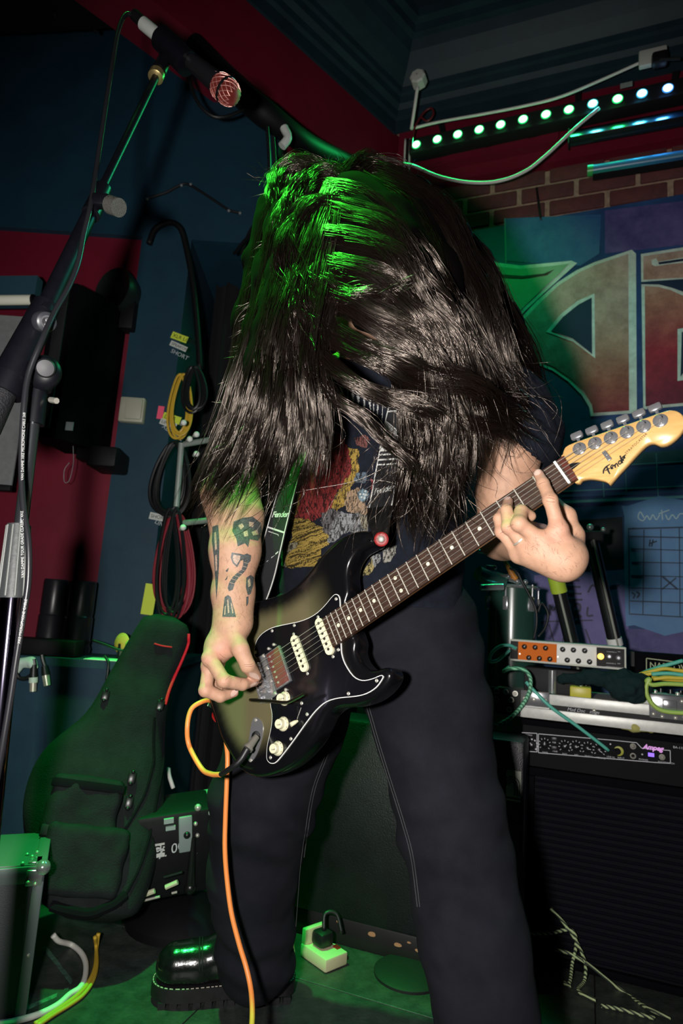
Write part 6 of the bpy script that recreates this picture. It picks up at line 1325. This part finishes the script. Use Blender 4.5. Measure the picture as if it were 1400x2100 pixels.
pa = lp(230, 1350); obj('paper_sheet', MB().box((pa[0]-.05, 1.945, zl+.0005), (pa[0]+.075, 2.02, zl+.002)), mat('white paper', (.72, .70, .64), .8, var=.1, scale=60), label='white paper sheet lying on the ledge edge', cat='paper', smooth=False)
g5 = lambda x, y, Y: P(x/4.667, 1180+y/4.667, Y)
ps = SDF(); ps.cap(g5(185, 840, 1.925), g5(300, 830, 1.925), .014, .016, .01).cap(g5(180, 850, 1.925), g5(172, 930, 1.925), .010, .006, .01).cap(g5(300, 850, 1.925), g5(345, 885, 1.925), .012, .006, .01)
v_, f_ = ps.mesh(.003, lambda p: vnoise(p*80)*.003); np_obj('tissue', v_, f_, mat('white tissue', (.50, .62, .56), .8), label='crumpled white tissue hanging over the ledge by the microphone stand', cat='tissue')
for k, (x, y, pts) in enumerate([(315, 975, [(150,930),(190,985),(270,975),(330,900),(325,800)]), (437, 955, [(452,975),(440,900),(415,830),(400,760)])]):
    t = thing('xlr_connector', g5(x, y+140, 1.92), ['silver XLR plug with white collar dangling left over the ledge', 'silver XLR plug dangling right over the ledge'][k], 'plug')
    obj('cable', MB().tube([g5(a, b, 1.92) for a, b in pts], .006, 8, 5), M_RUB, t)
    a, b = g5(x+(0 if k else 5), y, 1.92), g5(x+(15 if k else 0), y+(100 if k else 135), 1.92); obj('shell', MB().cone(a, b, .0105, .0095, n=14), mat('worn nickel', (.62, .60, .50), .35, .5), t)
    obj('boot', MB().cone(a+(a-b)*.9, a, .0085, .0115, n=12), M_RUB, t)
    if not k: obj('collar', MB().cone(a, a+(b-a)*.38, .0125, n=14), mat('pale collar', (.55, .62, .58), .6), t)
cable('ledge_cable', [g5(880, 620, 2.0), g5(1000, 660, 1.99), g5(1130, 710, 1.98), g5(1200, 720, 1.98)], .004, M_RUB, 'thin black cable running along the ledge to the toy')
cable('hanging_cable', [g5(1000, 770, 1.94), g5(1035, 830, 1.925), g5(1030, 930, 1.92), g5(1020, 1000, 1.92), g5(1040, 1090, 1.92)], .004, M_RUB, 'thin black cable hanging down over the ledge beside the gig bag')
# ------------------------------------------------------------------ gig bag leaning on the ledge
gb = thing('guitar_gig_bag', PZ(200, 1880, 0), 'dark guitar gig bag with a red zip leaning against the ledge', 'gig bag')
M_BAG = mat('dark bag canvas', (.010, .014, .014), .85, spec=.2, bump=.6, bscale=300, var=.3, scale=14); M_BAGE = mat('bag trim', (.005, .005, .007), .9, spec=.1)
top, bot = P(318, 1285, 1.90), PZ(195, 1890, 0)+UP*.03
bag_c = [(338,1266,.055,1.90),(332,1305,.078,1.89),(292,1389,.088,1.87),(258,1478,.108,1.84),(215,1560,.158,1.81),(197,1650,.175,1.77),(191,1750,.158,1.72),(188,1835,.125,1.68),(188,1885,.09,1.66)]
v = []; nr = 28; cs = []
for (x, y, w) in catmull([(a, b, c_*1000) for a, b, c_, d_ in bag_c], 5):
    Yy = np.interp(y, [q[1] for q in bag_c], [q[3] for q in bag_c]); cs.append((P(x, y, Yy), w/1000))
axb = nrm(cs[-1][0]-cs[0][0]); bn = nrm(np.array([.28, -.93, .30])-axb*(np.array([.28, -.93, .30])@axb)); bs = np.cross(bn, axb)
if bs[0] < 0: bs = -bs
for i, (c, w) in enumerate(cs):
    e = min(1, i/3+.35)*min(1, (len(cs)-1-i)/4+.4); dp = (.045+.055*min(1, i/22))*e
    for k in range(nr):
        t = 2*PI*k/nr; sx = math.copysign(abs(math.cos(t))**.55, math.cos(t)); sy = math.copysign(abs(math.sin(t))**.6, math.sin(t)); v.append(c+bs*w*e**.5*sx+bn*(dp*sy))
m_ = len(cs); f = [(i*nr+k, i*nr+(k+1) % nr, (i+1)*nr+(k+1) % nr, (i+1)*nr+k) for i in range(m_-1) for k in range(nr)]+[tuple(range(nr))[::-1], tuple(range((m_-1)*nr, m_*nr))]
vv = np.array(v); vv = vv+bn[None]*(vnoise(vv*12)*.008)[:, None]
obj('body', (vv, f), M_BAG, gb, angle=None); BB = bvh_of(vv, f)
def onbag(pts, lift=.003):
    o = []
    for x, y in pts:
        p, n_ = hit(BB, x, y)
        if p is not None: o.append(np.array(p)+np.array(n_)*lift)
    return o
bz_ = lambda x, y: (x/2.8, 1300+y/2.8)
def bagtube(nm, pts, r, m, lift=.002):
    q = catmull([bz_(*a)+(0,) for a in pts], 6)[:, :2]; w = onbag(q, lift)
    if len(w) > 3: return obj(nm, MB().tube(w, r, 8, 0), m, gb)
bagtube('red_zip', [(1080,0),(1075,60),(1040,150),(1000,240),(965,330),(945,405)], .0045, mat('red zip', (.75, .015, .03), .5))
bagtube('red_piping', [(885,55),(930,68),(985,76)], .0020, mat('red zip', (.75, .015, .03), .5))
bagtube('zip_seam', [(885,480),(880,600),(880,720),(860,820),(830,920),(780,1020),(720,1120),(640,1250),(560,1400)], .0035, M_BAGE)
bagtube('seam', [(940,500),(935,620),(930,760),(905,900),(880,1040),(850,1180),(800,1340),(730,1480),(690,1560)], .0035, M_BAGE)
pk = SDF(); pc_ = onbag([bz_(*q) for q in [(470, 960), (620, 1020), (330, 930), (500, 1080)]], .0)
if len(pc_) == 4:
    rotp = np.array([bs, axb, bn]); ctr = sum(pc_)/4
    pk.rbox(ctr+bn*.012, (.085, .070, .026), rotp, .018, .01); v_, f_ = pk.mesh(.005, lambda p: vnoise(p*30)*.004); po = np_obj('front_pocket', v_, f_, M_BAG, gb)
    fl_ = obj('pocket_flap', MB().obox(ctr+bn*.036-axb*.048, bs*.086, axb*.010, bn*.004, .003), M_BAGE, po); obj('pocket_trim', MB().obox(ctr+bn*.037+axb*.056, bs*.080, axb*.012, bn*.005, .003), mat('purple black trim', (.018, .010, .020), .8), po)
pk = SDF(); pc_ = onbag([bz_(*q) for q in [(450, 1250), (560, 1300), (420, 1350)]], 0.)
if len(pc_): ctr = sum(pc_)/len(pc_); pk.rbox(ctr+bn*.006, (.095, .075, .022), np.array([bs, axb, bn]), .018, .01); v_, f_ = pk.mesh(.005, lambda p: vnoise(p*30)*.004); np_obj('lower_pocket', v_, f_, M_BAG, gb)
for x, y in [(915, 410), (610, 355), (755, 830), (740, 970)]:
    q = onbag([bz_(x, y)], .006)
    if q: obj('zip_pull', MB().obox(q[0], bs*.010, axb*.014, bn*.005, .004).ball(q[0]+axb*-.014+bn*.003, .005, 8, 6).ball(q[0]+axb*.014+bn*.003, .005, 8, 6), M_BLKPL, gb)
bagtube('base_trim', [(300,1560),(420,1590),(520,1600),(640,1560),(720,1500)], .012, M_BAGE)
# ================================================================== FOREGROUND: microphone stand, cables, cases
M_STAND = mat('satin black stand', (.004, .004, .007), .42, spec=.35, var=.2, scale=40)
ms = thing('microphone_stand', PZ(-60, 2300, 0), 'black boom microphone stand reaching up across the left side', 'microphone stand')
Y0 = 1.0
pa, pb = P(88, 770, Y0), P(0, 1560, Y0-.02)
fo = pb+(pb-pa)*((0-pb[2])/(pb-pa)[2])
obj('lower_tube', MB().cone(fo+UP*.02, P(25, 1225, Y0), .0165, n=20), mat('chromed lower tube', (.10, .09, .13), .12, 1.), ms)
obj('upper_tube', MB().cone(P(25, 1235, Y0), P(72, 830, Y0), .0105, n=18), mat('gunmetal tube', (.10, .11, .12), .25, .8), ms)
cl_ = obj('height_clutch', MB().cone(P(25, 1226, Y0), P(38, 1075, Y0), .021, .0165, n=20), mat('grey clutch grip', (.045, .05, .052), .5, bump=.3), ms)
dcl = nrm(P(38, 1075, Y0)-P(25, 1226, Y0)); uc, wc, _ = frame(dcl)
for k in range(10):
    t = 2*PI*k/10; e_ = uc*math.cos(t)+wc*math.sin(t); obj('grip_rib', MB().cone(P(25, 1222, Y0)+e_*.0212, P(38, 1078, Y0)+e_*.0168, .0016, n=6), mat('worn grip edge', (.16, .17, .16), .4), cl_)
obj('tube_collar', MB().cone(P(68, 870, Y0), P(78, 795, Y0), .017, .015, n=18), M_STAND, ms)
obj('boom_pivot', MB().ball(P(88, 765, Y0-.01), .030, 20, 12, (1, .7, 1)).cone(P(80, 800, Y0), P(86, 765, Y0), .018, .024, n=18), M_STAND, ms)
q = P(93, 755, Y0-.033); obj('pivot_cap', MB().lathe(q, nrm(CAM-q), [(.0155, -.004), (.0155, 0), (.013, .003), (.004, .004)], 22), mat('worn pivot cap', (.028, .028, .032), .5, .3), ms)
obj('pivot_screw', MB().cone(P(104, 820, Y0), P(116, 822, Y0-.01), .005, n=8), M_STEEL, ms)
bo = P(-28, 880, Y0-.02); bt = P(85, 655, Y0+.0)
obj('boom_sleeve', MB().cone(P(20, 775, Y0-.01), P(96, 625, Y0+.02), .027, .022, n=20), M_STAND, ms)
obj('rear_grip', MB().cone(P(-40, 890, Y0-.03), P(8, 800, Y0-.015), .026, .021, n=18), mat('ribbed rubber', (.010, .010, .013), .6, bump=.8, bscale=300), ms)
obj('sleeve_collar', MB().cone(P(5, 806, Y0-.015), P(22, 772, Y0-.01), .030, .029, n=18), M_STAND, ms)
q = P(93, 660, Y0-.02); kd = nrm(nrm(CAM-q)+np.array([.5, 0, 0]))
kn = obj('clutch_knob', MB().lathe(q, kd, [(.017, -.014), (.0175, .0), (.016, .006), (.013, .008)], 24), mat('grey knob', (.045, .046, .055), .35), ms)
obj('knob_emblem', MB().lathe(q+kd*.008, kd, [(.0108, 0), (.0105, .0015), (.0085, .0015), (.008, .0)], 20).prism(stroke2d([(.004, .003), (-.002, .005), (-.001, 0), (.003, -.002), (-.003, -.005)], .002), q+kd*.008, *frame(kd)[:2], kd, 0, .0012), M_CHROME, kn)
obj('lower_boom', MB().cone(P(90, 640, Y0+.01), P(205, 395, Y0+.10), .016, .0125, n=18), M_STAND, ms)
obj('boom_clutch', MB().cone(P(186, 440, Y0+.08), P(212, 385, Y0+.11), .017, .015, n=18), M_STAND, ms)
q0, q1 = P(205, 425, Y0+.07), P(228, 420, Y0+.05); obj('thumbscrew_bracket', MB().obox(P(208, 413, Y0+.07), (.016, 0, 0), (0, .01, 0), UP*.012, .004), M_STAND, ms)
ts = nrm(P(240, 425, Y0+.05)-P(215, 415, Y0+.07)); obj('thumbscrew', MB().cone(P(212, 415, Y0+.07), P(226, 420, Y0+.06), .0055, n=10).cone(P(226, 420, Y0+.06), P(244, 426, Y0+.05), .0165, n=26), mat('knurled steel', (.14, .137, .12), .5, .4, bump=1, bscale=900), ms)
obj('upper_boom', MB().cone(P(205, 395, Y0+.10), P(322, 152, Y0+.26), .0080, n=14), M_STAND, ms)
obj('boom_tip', MB().lathe(P(318, 160, Y0+.255), P(328, 138, Y0+.27)-P(318, 160, Y0+.255), [(.011, 0), (.017, .003), (.017, .02), (.012, .022)], 18), mat('brass thread', (.65, .50, .22), .3, .8), ms)
YM = Y0+.26
obj('microphone_clip', MB().cone(P(326, 145, YM), P(345, 105, YM+.01), .016, .013, n=14).cone(P(330, 78, YM), P(385, 132, YM), .0275, .0285, n=20), M_STAND, ms)
for t in (0, 2.1, 4.2): obj('tripod_leg', MB().cone(fo+UP*.12, fo+np.array([.3*math.cos(t+.5), .3*math.sin(t+.5), .01]), .008, n=10), M_STAND, ms)
# microphone
mic = thing('microphone', P(400, 150, YM), 'black vocal microphone with red mesh grille held in the boom clip', 'microphone')
mcol = mat('microphone body', (.010, .010, .012), .3)
a, b, c, d = P(325, 70, YM), P(445, 170, YM), P(462, 186, YM), P(496, 212, YM); md = nrm(b-a)
L1 = np.linalg.norm(b-a); obj('handle', MB().lathe(a, md, [(.012, -.005), (.0145, 0), (.018, L1*.5), (.0225, L1*.95), (.0235, L1)], 24), mcol, mic)
M_MESH = mat('red metal mesh', (.42, .06, .05), .35, .6, bump=1., bscale=1500)
gr = obj('grille', MB().lathe(b, md, [(.023, 0), (.0275, .008), (.029, .026), (.0285, .034), (.026, .046), (.019, .056), (.008, .061)], 28), M_MESH, mic)
obj('grille_ring', MB().lathe(b+md*.027, md, [(.0285, -.003), (.0305, -.0015), (.0305, .003), (.0285, .0045)], 28), M_BLKPL, mic)
wv = MB(); u_, w_, _ = frame(md)
for k in range(14):
    for sgn in (1, -1):
        pts = []
        for s_ in np.linspace(0, 1, 9):
            h_ = .002+s_*.054; r_ = np.interp(h_, [0, .008, .026, .034, .046, .056, .061], [.0232, .0277, .0292, .0287, .0262, .0192, .0082])+.0004; t_ = 2*PI*k/14+sgn*s_*1.6; pts.append(b+md*h_+r_*(u_*math.cos(t_)+w_*math.sin(t_)))
        wv.tube(pts, .0007, 4, 0)
obj('grille_wires', wv, mat('silver red wire', (.62, .30, .26), .35, .5), gr)
q = P(441, 152, YM-.018); obj('maker_mark', text_mesh('fR', .012, q-(.004, .002, .004), CR, CU, .0004), mat('pale mark', (.5, .3, .3), .5), mic, smooth=False)
xl = thing('xlr_cable_plug', P(310, 60, YM), 'black XLR plug with white tape in the tail of the microphone', 'plug')
obj('shell', MB().cone(P(275, 30, YM), P(322, 72, YM), .0125, .0145, n=18), mcol, xl); obj('white_tape', MB().cone(P(293, 48, YM), P(322, 72, YM), .0152, n=18), mat('white tape', (.75, .75, .72), .6), xl)
obj('latch_ring', MB().cone(P(322, 72, YM), P(332, 80, YM), .0155, n=18), M_STEEL, xl)
mc_pts = [(278,32,YM),(258,30,YM-.01),(243,60,YM-.03),(232,120,Y0+.2),(215,230,Y0+.16),(200,330,Y0+.12),(186,420,Y0+.06),(172,480,Y0+.04),(160,540,Y0+.02),(140,590,Y0+.0),(112,640,Y0-.025),(85,700,Y0-.05),(58,770,Y0-.05),(48,850,Y0-.05),(44,960,Y0-.04),(48,1040,Y0-.045),(58,1110,Y0-.05),(58,1190,Y0-.05),(48,1260,Y0-.05),(35,1340,Y0-.05),(20,1440,Y0-.05),(0,1560,Y0-.05),(-25,1700,Y0-.04)]
mcb = thing('microphone_cable', P(0, 1560, Y0-.05), 'black microphone cable with white print winding down the boom stand', 'cable')
obj('sheath', MB().tube([P(*q) for q in mc_pts], .0048, 10, 6), mat('semi gloss cable', (.018, .018, .022), .32), mcb)
for s_, (x0, y0), (x1, y1) in [('VAN DAMME XKE MICROPHONE CABLE 268', (45, 985), (51, 785)), ('VAN DAMME TOUR GRADE CLASSIC XKE', (46, 1185), (44, 1000)), ('XKE MICROPHONE CABLE', (38, 1320), (58, 1195))]:
    a, b = P(x0, y0, Y0-.057), P(x1, y1, Y0-.057); dv = nrm(b-a); vn = nrm(CAM-a); uy = nrm(np.cross(vn, dv)); obj('cable_lettering', text_mesh(s_, .0052, a-uy*.002, dv, uy, .0002, spacing=1.05), mat('cable print', (.6, .6, .6), .6), mcb, smooth=False)
# orange guitar lead
lead = thing('guitar_lead', PZ(520, 2090, 0), 'orange guitar lead looping from the guitar jack down to the floor', 'cable')
M_OR = mat('orange cable', (.95, .30, .07), .42)
j0 = gp(*c1(385, 1370), .004); j1 = gp(*c1(325, 1450), .022); j2 = gp(*c1(235, 1560), .035); j3 = gp(*c1(160, 1608), .03)
obj('plug', MB().cone(j0, j1, .0055, .0078, n=14).cone(j1-(j1-j0)*.18, j1, .0095, n=14), mat('nickel plug', (.6, .58, .52), .3, .8), lead)
obj('strain_relief', MB().tube([j1, gp(*c1(285, 1515), .030), j2, j3], [.0072, .0062, .0052, .0048], 10, 5), M_RUB, lead)
lp_ = [j3, gp(*c1(100, 1605), .02), gp(*c1(40, 1570), .01), P(388, 1530, 1.29), P(384, 1490, 1.29), P(392, 1455, 1.30), P(412, 1440, 1.31), P(430, 1437, 1.33), P(445, 1450, 1.37), P(455, 1490, 1.37)]
obj('lead_loop', MB().tube(lp_, .0048, 10, 6), M_OR, lead)
dn = [P(458, 1490, 1.36), P(466, 1545, 1.335), P(465, 1600, 1.325), P(462, 1680, 1.32), P(461, 1740, 1.315), P(465, 1800, 1.31), P(474, 1870, 1.30), P(490, 1935, 1.29), P(505, 1985, 1.28), P(515, 2035, 1.26), P(517, 2090, 1.22), P(510, 2160, 1.15)]
obj('lead_drop', MB().tube(dn, .0048, 10, 6), M_OR, lead)
# aluminium case bottom left
CAX, CAY = nrm([.93, .36, 0]), nrm([-.36, .93, 0])
ac = thing('aluminium_case', PZ(0, 2095, 0), 'grey aluminium-edged equipment case at the bottom left corner', 'flight case')
CO = PZ(52, 2092, 0); y_c = CO[1]; zt = P(70, 1772, y_c)[2]
def cbox(x0, x1, y0, y1, z0, z1, bev=0.): return MB().obox(CO*(1, 1, 0)+CAX*(x0+x1)/2+CAY*(y0+y1)/2+UP*(z0+z1)/2, CAX*(x1-x0)/2, CAY*(y1-y0)/2, UP*(z1-z0)/2, bev)
obj('panel', cbox(-.50, -.018, 0, .20, 0, zt-.015), mat('grey case laminate', (.060, .065, .072), .6, bump=.4, bscale=400), ac, smooth=False)
obj('edge_profile', cbox(-.022, 0, -.004, .02, 0, zt-.012, .003), mat('dull case edge', (.14, .17, .17), .4, .3), ac, angle=30)
obj('edge_profile', cbox(-.50, 0, -.004, .025, zt-.034, zt, .003), mat('dull case edge', (.14, .17, .17), .4, .3), ac, angle=30)
obj('lid_top', cbox(-.50, 0, 0, .20, zt-.012, zt+.003, .003), mat('grey lid', (.12, .125, .13), .4), ac, angle=30)
obj('edge_profile', cbox(-.022, .002, 0, .20, zt-.02, zt+.006, .003), mat('dull case edge', (.14, .17, .17), .4, .3), ac, angle=30)
cn = CO*(1, 1, 0)+UP*(zt-.006)-CAX*.006+CAY*.004
obj('ball_corner', MB().ball(cn, .016, 16, 10).obox(cn-CAX*.014-CAY*.007-UP*.016, CAX*.016, CAY*.004, UP*.016, .003).obox(cn-CAX*.016+CAY*.016+UP*.009, CAX*.014, CAY*.016, UP*.003, .002), M_CHROME, ac)
for x, y, z in [(-.024, -.010, -.024), (-.010, -.010, -.028), (-.04, .0, .010), (-.024, .03, .012), (-.035, .05, .010), (-.016, .06, .010)]: obj('rivet', MB().ball(cn+CAX*x+CAY*y+UP*z, .0045, 10, 6), M_STEEL, ac)
obj('rivet', MB().ball(CO*(1, 1, 0)-CAX*.011-CAY*.004+UP*zt*.42, .004, 8, 6), M_STEEL, ac)
# small black amp with taped settings, beside his leg
k6 = lambda x, y, Y: P(270+x/5.529, 1580+y/5.529, Y)
sa_ = thing('stage_light_on_floor', PZ(375, 1900, 0), 'black floor unit with green-lit lid and taped label beside the gig bag', 'stage light')
Q0, Q1, Q2 = k6(480, 520, 1.72), k6(790, 340, 1.74), k6(250, 1000, 1.70)
ctr = k6(470, 820, 1.80); rx = nrm(np.array([.93, .30, .12])); ry = nrm(np.array([-.30, .93, .1])); rz = np.cross(rx, ry)
obj('housing', MB().obox(ctr, rx*.095, ry*.07, rz*.105, .012), M_BPAINT, sa_, angle=30)
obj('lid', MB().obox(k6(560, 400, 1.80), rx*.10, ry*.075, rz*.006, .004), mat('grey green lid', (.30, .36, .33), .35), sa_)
fo_ = lambda x, y: PP(270+x/5.529, 1580+y/5.529, ctr-ry*.0715, ry)
for x, y, w, h in [(420, 570, .012, .006), (440, 650, .012, .005)]: obj('slot', MB().obox(fo_(x, y), rx*w, ry*.004, rz*h), mat('pale slot', (.30, .42, .36), .5), sa_, smooth=False)
obj('side_plate', MB().obox(fo_(610, 720), rx*.017, ry*.004, rz*.045, .004), mat('grey plate', (.22, .28, .27), .45), sa_); obj('plate_screw', MB().ball(fo_(625, 725)-ry*.004, .009, 12, 8), M_BLKPL, sa_)
for x, y in [(750,420),(725,605),(745,735)]: obj('bolt', MB().ball(fo_(x, y), .0055 if y != 420 else .009, 10, 6), M_STEEL, sa_)
tl_ = obj('tape_label', MB().obox(fo_(275, 912), rx*.021, ry*.001, rz*.017), mat('white tape', (.75, .75, .72), .6), sa_, smooth=False)
obj('tape_lettering', text_mesh('GE', .026, fo_(240, 945)-ry*.0015, rx, rz, .0004, bold=.0006), M_INK, tl_, smooth=False)
obj('chalk_lettering', text_mesh('7. 00', .034, fo_(292, 1010)-ry*.0015, nrm(rx+rz*.25), rz, .0004), mat('chalk marker', (.5, .55, .55), .7), sa_, smooth=False)
obj('yoke', MB().cone(fo_(700, 760), fo_(660, 1330), .006, .013, n=12).ball(fo_(662, 1330), .016, 14, 9), M_BLKPL, sa_)
obj('base', MB().lathe(PZ(372, 1888, 0), UP, [(.15, 0), (.15, .02), (.12, .05), (.05, .08)], 30), M_BPAINT, sa_)
for x0, y0, x1, y1, m in [(140,1410,260,1365,0), (385,1325,520,1265,0), (65,1495,320,1430,1), (455,1392,515,1378,1), (365,1215,575,1155,2)]:
    obj('lit_bar', MB().cone(k6(x0, y0, 1.70), k6(x1, y1, 1.70), .0062 if m == 0 else .003, n=8), [mat('pale plastic bar', (.55, .55, .38), .45), M_STEEL, M_STAND][m], sa_)
cable('grey_cable', [k6(415, -20, 1.95), k6(425, 60, 1.93), k6(450, 140, 1.92), k6(470, 200, 1.92)], .006, M_WCAB, 'short pale cable behind the gig bag above the floor unit')
cable('pale_cable', [k6(880, 1280, 1.80), k6(940, 1310, 1.79), k6(985, 1390, 1.78), k6(990, 1480, 1.78), k6(1020, 1545, 1.78), k6(1070, 1580, 1.78)], .005, M_WCAB, 'short pale cable beside his right leg')
cable('red_orange_cable', [k6(1030, 1160, 1.82), k6(930, 1175, 1.82), k6(845, 1215, 1.82), k6(850, 1250, 1.82), k6(900, 1225, 1.82), k6(1030, 1245, 1.82)], .005, mat('rust cable', (.60, .12, .05), .5), 'small loop of rust red cable behind his right leg')
cable('thin_cable', [k6(740, 930, 1.75), k6(770, 1020, 1.76), k6(820, 1100, 1.78), k6(880, 1180, 1.80)], .002, M_RUB, 'thin cable hanging from the floor unit')
for k in range(2): cable('floor_cable', [PZ(300+8*k, 1902+4*k, .006), PZ(340, 1918+5*k, .006), PZ(380, 1926+4*k, .006), PZ(430, 1922+5*k, .006), PZ(480, 1918+5*k, .006)], .005, M_RUB, ['upper of two black cables lying along the base of the floor unit', 'lower of two black cables lying along the base of the floor unit'][k])
tg = PZ(369, 1922, .012); obj('cable_tag', MB().obox(tg+UP*.004, (.014, .003, 0), (-.002, .004, .010), (-.0, .012, .004)), mat('white tag', (.72, .75, .70), .6), label='small white tag on the cables by the floor unit', cat='tag', smooth=False)
# cables and tape marks on the floor at the left
b0 = lambda x, y, z=.006: PZ(x/2.8, 1600+y/2.8, z)
cable('pale_floor_cable', [b0(305, 890, .05), b0(340, 925, .03), b0(410, 945), b0(465, 990), b0(492, 1050), b0(488, 1130), b0(460, 1190), b0(400, 1230), b0(330, 1290), b0(220, 1345), b0(80, 1385), b0(-20, 1400)], .0065, M_WCAB, 'white cable curving over the floor from under the gig bag')
cable('yellow_floor_cable', [b0(565, 880, .04), b0(555, 960), b0(548, 1060), b0(520, 1140), b0(460, 1220), b0(370, 1290), b0(280, 1350), b0(200, 1400)], .005, M_YEL, 'ochre cable running beside the white one on the floor')
cable('yellow_floor_cable', [b0(545, 900, .04), b0(552, 960, .008), b0(556, 1060), b0(535, 1150), b0(480, 1230), b0(400, 1290), b0(310, 1345), b0(215, 1410)], .0045, M_YEL, 'ochre cable on the outer side of the floor bundle')
M_TAPE = mat('worn pale floor tape', (.09, .22, .15), .6, col2=(.025, .04, .035), scale=60)
for pts, lab in [([(240,960),(270,955),(420,1150),(405,1172)], 'worn strip of pale tape slanting across the floor by the case'), ([(100,1320),(330,1220),(325,1245),(130,1330)], 'worn strip of pale tape on the floor below the slanting one'), ([(0,1345),(75,1322),(85,1335),(0,1372)], 'short worn strip of tape at the foot of the aluminium case'), ([(370,1195),(395,1190),(390,1203),(368,1205)], 'tiny worn patch of tape on the floor')]:
    v = [b0(*q, .0006) for q in pts]; obj('floor_tape', MB().add([p+UP*0 for p in v]+[p-UP*.0005 for p in v], [(0, 1, 2, 3), (7, 6, 5, 4)]), M_TAPE, label=lab, cat='tape', smooth=False)
